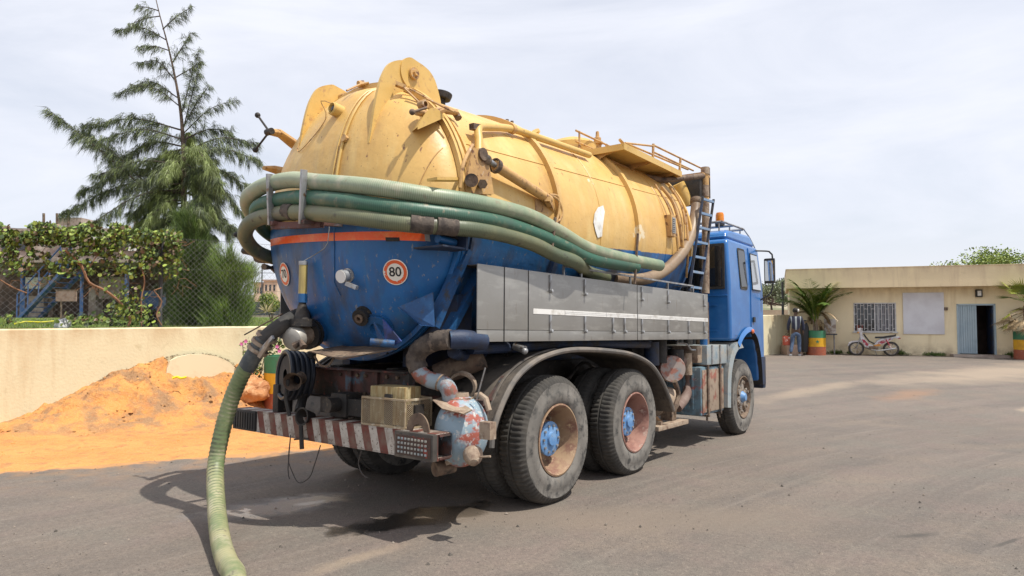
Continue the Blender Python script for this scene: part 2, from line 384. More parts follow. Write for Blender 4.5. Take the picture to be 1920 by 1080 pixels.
# chassis
for sd in (-1, 1):
    m = MB(); m.box((-1.14, sd * .43, .86), (5.9, sd * .37, 1.16)); m.box((-1.14, sd * .43, .86), (5.9, sd * .30, .875)); m.box((-1.14, sd * .43, 1.15), (5.9, sd * .30, 1.165)); m.build('chassis_rail', M_dark, truck)
    MB().box((-1.0, sd * .44, 1.17), (3.9, sd * .34, 1.36)).build('subframe', M_blued, truck)
for x in (0, 1.47, 5.01):
    m = MB().cyl((x, -1.0, .535), (x, 1.0, .535), .075); 
    if x < 3: m.sph((x, 0, .55), .22, (1, 1, 1.05))
    m.build('axle', M_dark, truck)
for sd in (-1, 1):
    m = MB()
    for k in range(7): m.box((-.1 - (6 - k) * .08, sd * .5, .62 + k * .022), (1.57 + (6 - k) * .08 - .0, sd * .59, .638 + k * .022))
    m.build('leaf_spring', M_dark, truck)
for x in (-.6, .72, 2.4, 3.3): MB().box((x, -.3, .92), (x + .08, .3, 1.12)).build('cross_member', M_dark, truck)
MB().cyl((.3, 0, .7), (3.6, 0, .85), .05).build('drive_shaft', M_dark, truck)
# rear cross beam, chipped red and blue
XB = -1.20; by0, by1 = TX(575, 700, XB).y, TX(768, 700, XB).y; bz1, bz0 = TX(670, 692, XB).z, TX(670, 748, XB).z
rb = MB(); rb.box((XB, by1, bz0), (XB + .06, by0, bz1), bev=.006); rb.box((XB - .06, by1, bz1 - .012), (XB + .06, by0, bz1 + .003)); rb.box((XB - .06, by1, bz0 - .003), (XB + .06, by0, bz0 + .012))
for y in (-.62, -.25, .08): rb.box((XB - .03, y - .035, bz0 + .015), (XB, y + .035, bz1 - .014), bev=.004)
rear_beam = rb.build('rear_beam', M_frame, truck)
nb = MB()
for y in (-.74, -.5, -.38, -.12, -.02, .2):
    for z in (bz0 + .05, bz1 - .05): nb.cyl((XB, y, z), (XB - .02, y, z), .016, seg=6)
nb.build('bolt', M_rust, rear_beam)['kind'] = 'stuff'
# towing jaw and lower rear clutter
MB().box((-1.47, -.2, .78), (-1.3, .0, .97), bev=.02).cyl((-1.58, -.1, .88), (-1.3, -.1, .88), .06, .05).build('tow_hitch', M_dark, truck)
MB().box((-1.45, -.95, .80), (-1.36, .15, .93)).build('rear_beam', M_dark, truck)
for sd in (-1, 1): MB().box((-1.5, sd * .75, .72), (-1.35, sd * .67, 1.0), bev=.01).build('bumper_bracket', M_dark, truck)
# bumper
bp = empty('rear_bumper'); bp.parent = truck
MB().box((-1.55, -.875, .588), (-1.535, .90, .752)).box((-1.55, -1.25, .754), (-1.40, 1.25, .762)).box((-1.55, -1.25, .578), (-1.40, 1.25, .586)).build('striped_face', [M_stripe], bp)
MB().box((-1.535, -1.25, .588), (-1.525, 1.25, .752)).build('channel', M_frame, bp)
MB().box((-1.57, .905, .583), (-1.54, 1.25, .758), bev=.006).build('black_end_panel', M_rubber, bp)
ml = MB()
for k in range(8): ml.box((-1.578, .93 + k * .039, .60), (-1.57, .95 + k * .039, .742))
ml.build('panel_rib', M_rubber, bp)['kind'] = 'stuff'
tl = MB().box((-1.585, -1.255, .578), (-1.54, -.88, .760), bev=.006).build('tail_light', M_guard, bp)
MB().box((-1.590, -1.235, .60), (-1.586, -.90, .738)).build('lamp_lens', M_lamp, tl)
ml = MB()
for i in range(9):
    for j in range(4):
        ml.box((-1.596, -1.205 + i * .033, .612 + j * .031), (-1.590, -1.185 + i * .033, .628 + j * .031), bev=.004)
ml.build('lamp_grille', M_fend, tl)['kind'] = 'stuff'
MB().box((-1.40, -1.256, .588), (-1.39, -1.10, .752)).box((-1.52, -1.262, .588), (-1.40, -1.252, .6)).box((-1.52, -1.262, .74), (-1.40, -1.252, .752)).build('channel_end', M_frame, bp)
# half disc tow eye on the bumper
pol = [(-1.06 + .11 * math.cos(a), .762 + .13 * math.sin(a)) for a in [math.pi * k / 12 for k in range(13)]]
MB().prism([(y, z) for y, z in pol] + [(-1.12, .762), (-1.10, .80), (-1.06, .815), (-1.02, .80), (-1.0, .762)], .012, axis=0, off=-1.535).build('tow_eye', M_rust, truck)

# ---- tank
prof = [(-1.2, RT)]
tm = MB(); n = 72
def shellring(m, x, r0): return [(x, r0 * math.cos(2 * math.pi * k / n), AX(x) + r0 * math.sin(2 * math.pi * k / n)) for k in range(n)]
def shell(xs_rs):
    m = MB(); vs = []; fs = []
    for x, r0 in xs_rs: vs += shellring(m, x, max(r0, .001))
    for i in range(len(xs_rs) - 1):
        for k in range(n): fs.append((i * n + k, i * n + (k + 1) % n, (i + 1) * n + (k + 1) % n, (i + 1) * n + k))
    return m.add(vs, fs)
xs = [(-1.13 + i * .3, RT) for i in range(15)] + [(3.3, RT)]
xs = [(x, r) for x, r in xs if x < 3.3] + [(3.3, RT)] + [(3.3 + .42 * math.sin(t), RT * (1 - (1 - math.cos(t)) ** 1.3)) for t in [math.pi / 2 * k / 8 for k in range(1, 9)]]
tank = shell(xs).build('tank', M_tank, truck)
for x in (.95, 2.55):
    MB().tube([(x, (RT + .001) * math.cos(2 * math.pi * k / 72), AX(x) + (RT + .001) * math.sin(2 * math.pi * k / 72)) for k in range(72)], .006, 5, closed=True).build('weld_seam', M_tank, tank)
for a_ in (28, 152): MB().tube([(x_, (RT + .001) * math.cos(R(a_)), AX(x_) + (RT + .001) * math.sin(R(a_))) for x_ in (-1.0, 0, 1, 2, 3.25)], .005, 5).build('weld_seam', M_tank, tank)
for x, ww, hh in ((.15, .07, .045), (1.75, .07, .045), (3.28, .05, .03)):
    shell([(x - ww / 2, RT - .01), (x - ww / 2, RT + hh), (x + ww / 2, RT + hh), (x + ww / 2, RT - .01)]).build('stiffening_ring', M_tank, tank)
shell([(-1.17, RT - .03), (-1.17, RT + .055), (-1.135, RT + .055), (-1.135, RT - .03)]).build('door_flange', M_tank, tank)
shell([(-1.05, RT - .01), (-1.05, RT + .02), (-1.02, RT + .02), (-1.02, RT - .01)]).build('weld_band', M_tank, tank)
# rear door, dished outwards
DD = .46
def dome_x(rr): 
    q = min(1, rr / RT); return -1.19 - DD * max(0, 1 - q ** 2.5) ** (1 / 1.7)
rads = [RT * math.sin(math.pi / 2 * k / 22) for k in range(22, -1, -1)]
door = shell([(-1.175, RT + .045), (-1.205, RT + .045), (-1.205, RT + .005)] + [(dome_x(r_), r_) for r_ in rads[0:]]).build('rear_door', M_door, truck)
def dome(y, z, off=0):
    """point on the dome at (y, z)"""
    zc = AX(-1.4); rr = math.hypot(y, z - zc); return Vector((dome_x(rr) - off, y, z))
def dome_n(y, z):
    e = .02; p = dome(y, z); a = dome(y + e, z) - p; b = dome(y, z + e) - p; nn = b.cross(a).normalized()
    return nn if nn.x < 0 else -nn
def dome_M(y, z, off=.004):
    p = dome(y, z); nn = dome_n(y, z); up = Vector((0, 0, 1)); xr = up.cross(nn).normalized(); u = nn.cross(xr); p = p + nn * off
    return Matrix(((xr.x, u.x, nn.x, p.x), (xr.y, u.y, nn.y, p.y), (xr.z, u.z, nn.z, p.z), (0, 0, 0, 1)))
def dome_px(px, py):
    """hit of a ray with the dome"""
    best = None
    for i in range(400):
        x = -1.7 + .5 * i / 400; p = TX(px, py, x)
        zc = AX(-1.4); rr = math.hypot(p.y, p.z - zc)
        if rr < RT and dome_x(rr) <= x: return p
    return TX(px, py, -1.3)
# orange reflective strip, one segment per few degrees
def dome_strip(p0, p1, w0, w1, nseg, name, m, par, off=.004):
    a, b = dome_px(*p0), dome_px(*p1); mb = MB(); rows = []
    for k in range(nseg + 1):
        t = k / nseg; y = a.y + (b.y - a.y) * t; z = a.z + (b.z - a.z) * t; w = w0 + (w1 - w0) * t
        r0 = dome(y, z - w / 2) + dome_n(y, z) * off; r1 = dome(y, z + w / 2) + dome_n(y, z) * off; rows.append((r0, r1))
    for (a0, a1), (b0, b1) in zip(rows[:-1], rows[1:]): mb.quad(a0, b0, b1, a1)
    return mb.build(name, m, par)
dome_strip((508, 456), (797, 444), .06, .066, 50, 'reflective_tape', M_org, door)
dome_strip((724, 449), (750, 449), .03, .03, 4, 'torn_patch', M_dark, door, .007)
dome_strip((797, 444), (806, 445), .06, .06, 3, 'tape_end', M_steel, door)
# speed limit decals
for (px, py), txt, rr in (((742, 510), '80', .098), ((535, 514), '70', .10)):
    p = dome_px(px, py); Mx = dome_M(p.y, p.z, .006)
    rings = [(rr, 0), (rr * .90, 1), (rr * .70, 2)]
    def disc(r_, z_, m, name, par):
        mb = MB(); mb.lathe([(0, r_), (.0015, r_), (.0015, 0)], (0, 0, z_), (0, 0, 1), 36); return mb.build(name, m, par, M=Mx if par is door else None)
    d = disc(rr, 0, M_dwht, 'speed_limit_sticker', door); d['label'] = 'round sticker reading ' + txt
    disc(rr * .93, .0015, M_dred, 'red_ring', d); disc(rr * .68, .003, M_dwht, 'cream_disc', d)
    text_mesh('number', txt, rr * 1.02, M_ink, d, Matrix.Translation((0, 0, .0055)))
# seam conduits down the door
for dy, w in ((-.0, .012), (.045, .007)):
    pts = []
    for k in range(20):
        z = 3.50 - k * .06; y = -.28 + dy + .003 * k; pts.append(dome(y, z, .010))
    MB().tube(pts, w, 6).build('door_conduit', M_yel, door)
# thin weld seam curve on the right of the dome
MB().tube([dome(-1.02 + .012 * k, 2.86 - k * .05, .004) for k in range(10)], .004, 5).build('weld_seam', M_yeld, door)
# hinge arms: fin plates
def fin(y, outline, name):
    return MB().prism(outline, .028, axis=1, off=y - .014).build(name, M_yel, door)
finp = [(690, 268), (694, 245), (700, 205), (708, 165), (716, 140), (727, 121), (742, 114), (758, 117), (775, 125), (768, 150), (752, 165), (742, 180), (732, 195), (722, 215), (712, 240), (700, 268)]
o1 = [TY(a, b, -.5) for a, b in finp]; o1 = [(p.x, p.z) for p in o1]
# let the inner edge sink into the shell
o1r = [(x + (.12 if 10 <= i <= 14 else 0), z - (.10 if 8 <= i <= 13 else 0)) for i, (x, z) in enumerate(o1)]
o1r = [(p.x, p.y) for p in smooth_path([Vector((x, z, 0)) for x, z in o1r[:9]], .03)] + o1r[9:]
fin(-.5, o1r, 'hinge_arm'); fin(.42, o1r, 'hinge_arm')
for y in (-.46, .46):
    s = -1 if y < 0 else 1; cx, cz = -1.115, 3.60
    e = [(cx + .135 * math.cos(a), cz + .135 * math.sin(a)) for a in [R(240 - 12 * k) for k in range(13)]]
    e += [(p.x, p.y) for p in smooth_path([Vector(q_) for q_ in ((-1.0, 3.715, 0), (-.92, 3.69, 0), (-.85, 3.63, 0), (-.80, 3.53, 0), (-.77, 3.42, 0), (-.8, 3.2, 0))], .03)] + [(-1.15, 3.2), (-1.18, 3.40)]
    br = MB().prism(e, .03, axis=1, off=(y - .015) - .05 * s * -1).build('hinge_bracket', M_yel, tank)
    yy = y + .05 * s + .02 * s
    b = MB(); b.cyl((cx, y - .12 * s, cz), (cx, yy + .012 * s, cz), .03); b.cyl((cx, yy, cz), (cx, yy + .022 * s, cz), .05, .05, 18); b.cyl((cx, yy + .02 * s, cz), (cx, yy + .045 * s, cz), .026, .026, 6)
    b.build('hinge_pin', M_yeld, br)
# door clamps: saddle plate with a screw and ball levers
def clamp(ang, lever=True, m=M_yel):
    a = R(ang); cy, cz = math.cos(a), math.sin(a); rr = RT + .06
    o = Vector((0, cy, cz)); tt = Vector((0, -cz, cy))
    def Q(x, r_, t_=0): return Vector((x, 0, AX(-1.2))) + o * r_ + tt * t_
    c = MB(); c.bar(Q(-1.0, rr), Q(-1.34, rr + .02), .035, .035, bev=.006)
    c.cyl(Q(-1.1, rr - .03), Q(-1.1, rr + .06), .022)
    base = c.build('door_clamp', m, door)
    pts = [(-1.18, RT - .02), (-1.22, RT + .11), (-1.30, RT + .13), (-1.44, RT + .06), (-1.46, RT - .04)]
    vs = []
    mm = MB()
    for sgn in (-.06, .06):
        vs += [Q(x, r_, sgn * (.5 if i in (1, 2) else 1.2)) for i, (x, r_) in enumerate(pts)]
    k = len(pts); mm.add(vs, [tuple(range(k)), tuple(range(2 * k - 1, k - 1, -1))] + [(i, i + k, (i + 1) % k + k, (i + 1) % k) for i in range(k)])
    mm.build('clamp_hood', m, base)
    if lever:
        l = MB(); q = Q(-1.38, rr + .05)
        for dd in (Vector((-.13, .03, .15)), Vector((-.06, .12, -.13))):
            l.tube([q, q + dd], .009, 6); l.sph(q + dd, .024)
        l.lathe([(0, .02), (0, .035), (.02, .035), (.02, .02)], q - Vector((.02, 0, 0)), (1, 0, 0), 12); l.build('clamp_lever', M_dark, base)

# right hand door clamp: curved visor over a screw, ball lever and tie rods
def TY_(a, b, y=-.95): return TY(a, b, y)
ck = MB().tube([TX(780, 212, -1.45), TX(806, 214, -1.30), TX(832, 205, -1.12), TX(858, 212, -1.0)], [.018, .03, .036, .02], 10)
ck.lathe([(-.03, .02), (-.03, .035), (.03, .035), (.03, .02)], TX(793, 196, -1.36), (0, 1, 0), 12)
ck = ck.build('door_clamp', M_yeld, door)
vz = MB(); a_, b_ = TX(783, 238, -1.50), TX(833, 216, -1.22); rows = []
for k in range(13):
    t = k / 12; q = a_.lerp(b_, t); arc = math.sin(math.pi * min(1, t * 1.02)) * .10
    rows.append((q + Vector((0, 0, arc)), q + Vector((.10, .16, arc + .02)), q + Vector((0, -.0, -.02))))
for p_, q_ in zip(rows[:-1], rows[1:]): vz.quad(p_[0], q_[0], q_[1], p_[1]); vz.quad(p_[2], q_[2], q_[0], p_[0])
vz.build('clamp_visor', M_yel, ck)
ml_ = MB().tube([TX(774, 210, -1.50), TX(800, 202, -1.38)], .011, 6); ml_.sph(TX(773, 210, -1.50), .024); ml_.build('clamp_lever', M_rust, ck)
for p_, q_ in (((758, 165), (792, 198)), ((768, 166), (812, 190)), ((748, 158), (772, 172)), ((800, 185), (852, 210))):
    MB().tube([TX(*p_, -1.3), TX(*q_, -1.22)], .010, 6).build('tie_rod', M_yeld, ck)
MB().bar(TX(742, 157, -1.34), TX(760, 164, -1.28), .05, .03).build('rod_end', M_yeld, ck)
MB().tube([TX(853, 210, -.98), TX(860, 222, -.98)], .03, 8).build('rod_end', M_rust, ck)
MB().tube([TX(672, 158, -1.25), TX(682, 157, -1.2)], .03, 10).tube([TX(650, 170, -1.4), TX(676, 158, -1.25), TX(692, 155, -1.2)], .010, 6).build('lifting_eye', M_yeld, door)
MB().lathe([(0, .03), (.03, .03), (.03, 0)], dome(-.27, 2.98), (-1, 0, .2), 10).build('conduit_clip', M_yeld, door)

# levers standing out on the left rim, as in the photograph
def ball_lever(base, tips, m=M_dark, r=.01, br=.026, par=door, name='clamp_lever'):
    l = MB(); base = Vector(base); 
    for t in tips: l.tube([base, t], r, 6); l.sph(t, br)
    l.cyl(base - Vector((.0, .04, 0)), base + Vector((0, .04, 0)), .03); return l.build(name, m, par)
bL = TX(505, 247, -1.55); ball_lever(bL, [TX(483, 216, -1.55), TX(479, 281, -1.55)])
MB().tube([bL, TX(524, 250, -1.4), TX(548, 268, -1.2), TX(580, 290, -1.05)], [.03, .04, .05, .06], 10).build('clamp_arm', M_yeld, door)
bL = TX(462, 470, -1.55); ball_lever(bL, [TX(443, 440, -1.55)]); MB().tube([bL, TX(490, 476, -1.4), TX(520, 478, -1.2)], .036, 10).build('clamp_arm', M_rubber, door)
MB().tube([TX(495, 315, -1.45), TX(515, 318, -1.3), TX(560, 330, -1.1)], [.02, .04, .06], 8).build('clamp_arm', M_yeld, door)
MB().tube([TX(495, 500, -1.5), TX(508, 502, -1.4), TX(520, 504, -1.25)], [.03, .015, .05], 8).build('clamp_arm', M_rust, door)
MB().tube([TX(484, 483, -1.45), TX(510, 485, -1.2)], .05, 8).build('clamp_arm', M_rust, door)
# inspection lamp on the door
p = dome_px(637, 208); nn = dome_n(p.y, p.z)
lm = MB().lathe([(0, .055), (.09, .055), (.10, .045), (.085, .04), (.06, .035), (.06, 0)], p - nn * .02, (nn + Vector((0, .1, -.35))).normalized(), 18).build('work_lamp', M_yel, door)
MB().sph(p + nn * .045 + Vector((0, .01, -.02)), .036).build('lamp_lens', M_glass, lm)
MB().tube(smooth_path([p + Vector((-.05, .05, .06)), p + Vector((-.10, .12, .08)), dome(p.y + .12, p.z - .05, .02), dome(p.y + .3, p.z - .25, .01), dome(p.y + .45, p.z - .28, .01), dome(p.y + .50, p.z - .05, .02)]), .004, 5).build('lamp_cable', M_yeld, lm)
# small fittings on the blue half
def stub(px, py, r, ln, m, name, down=0, m2=None):
    p = dome_px(px, py); nn = (dome_n(p.y, p.z) + Vector((0, 0, -down))).normalized()
    o = MB().lathe([(-.05, r * 1.25), (.012, r * 1.25), (.014, r), (ln, r), (ln, r * 1.15), (ln + .015, r * 1.15), (ln + .015, r * .6), (ln - .02, r * .5), (ln - .02, 0)], p, nn, 20).build(name, m, door); return o, p, nn
g, p, nn = stub(654, 516, .045, .07, M_steel, 'pressure_gauge')
MB().lathe([(0, .05), (.004, .05), (.004, 0)], p + nn * .088, nn, 20).build('gauge_face', M_white, g)
MB().bar(p + nn * .05 + Vector((0, -.03, -.06)), p + nn * .02 + Vector((0, -.12, -.1)), .04, .03).build('gauge_bracket', M_steel, g)
stub(683, 590, .06, .05, M_dark, 'inspection_port')
stub(683, 590, .03, .07, M_rust, 'port_plug')
stub(710, 613, .10, .02, M_blue, 'sump_boss')
p = dome_px(586, 512)
sg_ = MB(); a = Vector((-1.70, p.y + .01, 1.99)); b = Vector((-1.70, p.y + .01, 1.76))
sgo = MB().cyl(a, b, .034, seg=18).build('sight_glass', mat('yellowed sight glass', (.48, .38, .13), [((.3, .22, .08), 9, .4, .6, (1, 1, .2))], .25), door)
MB().cyl(a, a + Vector((0, 0, .03)), .037).build('glass_cap', M_steel, sgo); MB().cyl(b, b - Vector((0, 0, .07)), .039).build('glass_socket', M_blue, sgo)
MB().tube([b - Vector((0, 0, .06)), b - Vector((0, 0, .22))], [.025, .07], 12).cyl(b - Vector((0, 0, .2)), b - Vector((0, 0, .26)), .1).build('valve_bonnet', M_dark, sgo)
MB().tube(smooth_path([dome_px(622, 415) + Vector((-.02, 0, 0)), dome_px(622, 440) + Vector((-.03, 0, 0)), dome_px(615, 465) + Vector((-.03, 0, 0)), a + Vector((0, 0, .03))]), .004, 5).build('wire', M_steel, door)
MB().tube([dome(dome_px(628, y_).y, dome_px(628, y_).z, .006) for y_ in (420, 460, 500, 530)] + [dome_px(640, 555) + Vector((-.01, 0, 0))], .004, 5).build('wire', M_blue, door)
# stiffening gussets low on the door
def tri(pts, m=M_gus, name='gusset', t=.012, par=door):
    v = [Vector(p) for p in pts]; nn = (v[1] - v[0]).cross(v[2] - v[0]).normalized() * t; k = len(v)
    return MB().add(v + [q + nn for q in v], [tuple(range(k)), tuple(range(2 * k - 1, k - 1, -1))] + [(i, i + k, (i + 1) % k + k, (i + 1) % k) for i in range(k)]).build(name, m, par, smooth=0)
tri([TX(747, 575, -1.52), TX(812, 548, -1.36), TX(815, 612, -1.40), TX(790, 610, -1.44)])
tri([TX(747, 575, -1.52), TX(790, 610, -1.44), TX(815, 612, -1.40), TX(800, 600, -1.25)])
tri([TX(717, 598, -1.62), TX(752, 640, -1.6), TX(735, 650, -1.6), TX(722, 640, -1.6)], mat('violet blue paint', (.025, .055, .22), [((.012, .02, .07), 6, .45, .6)], .55))
tri([TX(700, 605, -1.6), TX(722, 640, -1.58), TX(712, 650, -1.55)])
MB().tube([TX(694, 641, -1.72), TX(740, 645, -1.60)], .028, 12).build('drain_pipe', M_gus, door)
# rails of blue steel at the right corner, behind the door
for (a, b, c, d) in ((812, 612, 874, 468), (838, 625, 905, 500)):
    MB().bar(TY(a, b, -1.0), TY(c, d, -1.12), .05, .10, up=(0, 1, 0)).build('tank_saddle', M_gus, tank)
MB().box((-1.12, -1.05, 1.33), (-.95, 1.05, 1.75)).build('tank_saddle', M_blued, tank)
for x in (.6, 2.2, 3.2): 
    MB().prism([(-.95, 1.37), (.95, 1.37), (1.0, 1.9), (.6, 1.55), (0, 1.4), (-.6, 1.55), (-1.0, 1.9)], .08, axis=0, off=x).build('tank_saddle', M_blued, tank)
# latch cylinder at the right of the tape
q = TX(838, 453, -1.35)
MB().cyl(q + Vector((-.10, 0, .01)), q + Vector((.08, 0, 0)), .03).build('locking_pin', M_blue, door)
MB().box((q.x - .14, q.y - .09, q.z - .055), (q.x + .12, q.y + .2, q.z - .042)).box((q.x - .14, q.y - .09, q.z + .045), (q.x + .12, q.y + .05, q.z + .056)).box((q.x + .10, q.y - .1, q.z - .06), (q.x + .12, q.y + .06, q.z + .06)).build('lock_bracket', M_blued, door)

# outlet valve, bottom left of the door
ov = empty('outlet_valve'); ov.parent = truck
c0 = TX(548, 636, -1.78)
ax_ = (c0 - TX(590, 622, -1.5)).normalized()
MB().lathe([(0, 0), (.0, .06), (.012, .085), (.04, .10), (.07, .10), (.075, .085), (.075, 0)], c0 - ax_ * -.0 + ax_ * .02, -ax_, 26).build('valve_cap', mat('grey cast cap', (.40, .38, .34), [((.28, .24, .20), 8, .45, .65)], .5, .2), ov)
MB().lathe([(0, 0), (0, .075), (.12, .08), (.14, .08)], c0 - ax_ * .06, -ax_, 22).build('valve_body', M_rustl, ov)
MB().lathe([(0, 0), (0, .125), (.025, .125), (.025, .08), (.05, .08), (.05, .125), (.075, .125), (.075, .09), (.36, .12), (.5, .14)], c0 - ax_ * .18, -ax_, 24, mis=[0, 0, 0, 0, 0, 0, 0, 1, 1]).build('valve_flange', [M_dark, M_blue], ov)
MB().tube([c0 + Vector((-.02, -.06, -.05)), c0 + Vector((.0, -.11, -.02)), c0 + Vector((.0, -.15, -.06))], [.03, .022, .03], 8).build('valve_latch', M_rust, ov)
MB().bar(TX(524, 627, -1.72), TX(492, 642, -1.86), .02, .035).build('valve_handle', M_dark, ov)
# suction stub to the hose: dark elbow pipe
MB().tube(smooth_path([TX(590, 588, -1.35), TX(563, 591, -1.6), TX(538, 603, -1.78), TX(518, 617, -1.87), TX(503, 629, -1.92), TX(494, 640, -1.95)]), .062, 16).build('outlet_pipe', M_rubber, ov)
MB().tube([TX(458, 628, -1.9), TX(530, 588, -1.7)], .006, 6).build('latch_rod', M_rust, ov)
MB().bar(TX(484, 664, -1.97), TX(512, 632, -1.97), .02, .03).build('latch_rod', M_steel, ov)
# flat tray under the valve
q0, q1, q2, q3 = TX(580, 660, -1.75), TX(640, 675, -1.75), TX(745, 655, -1.35), TX(650, 648, -1.3)
tri([q0, q1, q2, q3], M_rust, 'drip_tray', .008, truck)
MB().tube(smooth_path([TX(590, 668, -1.7), TX(600, 684, -1.7), TX(615, 686, -1.7), TX(625, 672, -1.65)]), .008, 6).build('tray_hoop', M_rust, truck)
# hose bracket posts on the door
for a, b, t0, t1 in ((505, 326, 508, 422), (570, 318, 566, 420)):
    x0 = -1.97 if a == 505 else -1.98
    MB().bar(TX(a, b, x0), TX(t0, t1, x0 + .04), .05, .022, up=(0, 1, 0), bev=.004).build('hose_bracket', M_steel, door)
    e = TX(t0, t1 - 4, x0 + .02); MB().bar(e, Vector((-1.55, e.y - .05, e.z + .02)), .05, .03).build('bracket_arm', M_frame, door)
MB().bar(TX(512, 424, -1.9), TX(604, 420, -1.84), .045, .05).build('bracket_arm', M_frame, door)

# hose drum on the left
dr = empty('hose_reel'); dr.parent = truck
dc = TX(530, 703, -1.52); dax = Vector((-.8, .25, .05)).normalized()
MB().lathe([(0, .05), (0, .165), (.03, .175), (.2, .175), (.2, .05)], dc - dax * .02, -dax, 30).build('drum', M_rubber, dr)
u_ = dax.cross(Vector((0, 0, 1))).normalized(); w_ = dax.cross(u_)
for k in range(5):
    rr = .20 - .004 * k; cc = dc - dax * (.02 + .045 * k)
    MB().tube([cc + (u_ * math.cos(2 * math.pi * j / 36) + w_ * math.sin(2 * math.pi * j / 36)) * rr for j in range(36)], .022, 8, closed=True).build('coil', mat('bluish black hose', (.022, .026, .036), rough=.4) if k == 0 else bpy.data.materials['bluish black hose'], dr)
MB().lathe([(0, .075), (.06, .045), (.16, .04), (.2, .055)], TX(548, 716, -1.66), (TX(580, 700, -1.3) - TX(548, 716, -1.66)), 20).build('horn_coupling', M_rust, truck)
MB().tube(smooth_path([TX(585, 660, -1.35), TX(580, 700, -1.35), TX(570, 735, -1.4), TX(562, 770, -1.5)]), .04, 10).build('stand_pipe', M_dark, truck)
MB().lathe([(0, .075), (-.005, .075), (-.005, .062), (.06, .05), (.12, .03)], TX(566, 781, -1.60), (1, .1, -.1), 24).build('coupling_ring', M_dark, truck)
MB().tube([TX(564, 795, -1.6), TX(566, 842, -1.6)], .018, 8).bar(TX(552, 824, -1.6), TX(578, 822, -1.6), .012).build('coupling_hook', M_dark, truck)
MB().tube(smooth_path([TX(540, 712, -1.66), TX(536, 745, -1.66), TX(543, 780, -1.64)]), .016, 8).build('cable', M_rubber, truck)
for pth in ([(545, 815), (541, 860), (546, 880), (560, 905), (580, 895), (590, 870), (601, 835)], [(545, 815), (540, 880), (543, 898)], [(678, 845), (672, 870), (680, 890), (690, 896)]):
    MB().tube(smooth_path([TX(a, b, -1.55) for a, b in pth]), .0045, 5).build('dangling_wire', M_wire, truck)

# side pipe with elbow into the trap vessel
MB().tube(smooth_path([TX(905, 640, -1.0), TX(870, 636, -1.2), TX(842, 637, -1.3)]), .07, 16).build('vent_pipe', M_blued, truck)
el = MB().tube(smooth_path([TX(846, 636, -1.30), TX(815, 640, -1.32), TX(788, 655, -1.34), TX(779, 675, -1.34), TX(786, 694, -1.33)], .02), [.072 + .004 * (k % 2) for k in range(len(smooth_path([TX(846, 636, -1.30), TX(815, 640, -1.32), TX(788, 655, -1.34), TX(779, 675, -1.34), TX(786, 694, -1.33)], .02)))], 16).build('rubber_elbow', mat('cracked grey rubber', (.10, .08, .065), [((.05, .04, .035), 12, .45, .6), ((.17, .13, .10), 20, .55, .7)], .85, bump=(40, .5, .01)), truck)
MB().tube(smooth_path([TX(781, 682, -1.34), TX(788, 700, -1.33), TX(808, 713, -1.3), TX(830, 718, -1.27), TX(842, 732, -1.25), TX(845, 752, -1.22)], .02), .062, 16).build('elbow_pipe', M_pipe, truck)
for px_, py_ in ((790, 703), (827, 717)):
    q = TX(px_, py_, -1.31); MB().lathe([(-.006, .06), (-.006, .068), (.006, .068), (.006, .06)], q, (TX(px_ + 10, py_ + 5, -1.3) - q), 18).build('weld_collar', M_rust, truck)
# trap vessel
vc = TX(866, 808, -1.18)
vs_ = MB().sph(vc, .26, (.86, .70, 1), 28, 16).build('trap_vessel', M_ball, truck)
MB().lathe([(-.01, .0), (-.01, .19), (.012, .19), (.012, 0)], vc + Vector((-.02, .10, .0)), Vector((.1, -1, .0)), 24).build('weld_band', M_rust, vs_) if False else None
MB().lathe([(0, .0), (0, .10), (.03, .10), (.03, .07), (.07, .065)], vc + Vector((-.0, .02, .21)), (0, .05, 1), 18).build('vessel_neck', M_rustl, vs_)
tri([TX(812, 752, -1.36), TX(830, 768, -1.40), TX(870, 778, -1.40), TX(886, 770, -1.34), TX(858, 752, -1.12), TX(830, 746, -1.12)], M_rustl, 'vessel_bracket', .012, vs_)
q = TX(887, 855, -1.33); MB().lathe([(-.03, .07), (0, .07), (.03, .06), (.07, .03), (.075, 0)], q, Vector((-.6, -.6, -.5)), 18).build('drain_cap', M_rustl, vs_)
MB().tube([q + Vector((0, -.06, 0)), q + Vector((-.02, -.17, .02))], .008, 6).build('drain_lever', M_rustl, vs_)
MB().box(TX(902, 790, -1.30) + Vector((-.02, 0, 0)), TX(922, 825, -1.30) + Vector((.05, 0, 0)), bev=.004).build('side_lug', M_rustl, vs_)
MB().tube([TX(815, 880, -1.30), TX(850, 872, -1.15)], .055, 16).build('drain_pipe', M_rust, truck)
MB().bar(TX(838, 868, -1.3), TX(875, 855, -1.25), .05, .03).build('drain_bracket', M_rustl, truck)
MB().tube(smooth_path([TX(893, 752, -1.2), TX(903, 715, -1.2), TX(910, 690, -1.2)]), .006, 6).build('hook_rod', M_steel, truck)
MB().lathe([(-.02, .09), (-.02, .11), (.02, .11), (.02, .09)], TX(868, 722, -1.0), (.8, .3, .3), 20).build('pipe_clamp', M_rustl, truck)
MB().tube([TX(820, 705, -.9), TX(905, 668, -.7)], .10, 16).build('muffler', M_rust, truck)
MB().tube([TX(893, 742, -1.1), TX(900, 740, -1.1), TX(911, 748, -1.1), TX(917, 770, -1.1)], .022, 10).build('pipe_end', M_rustl, truck)

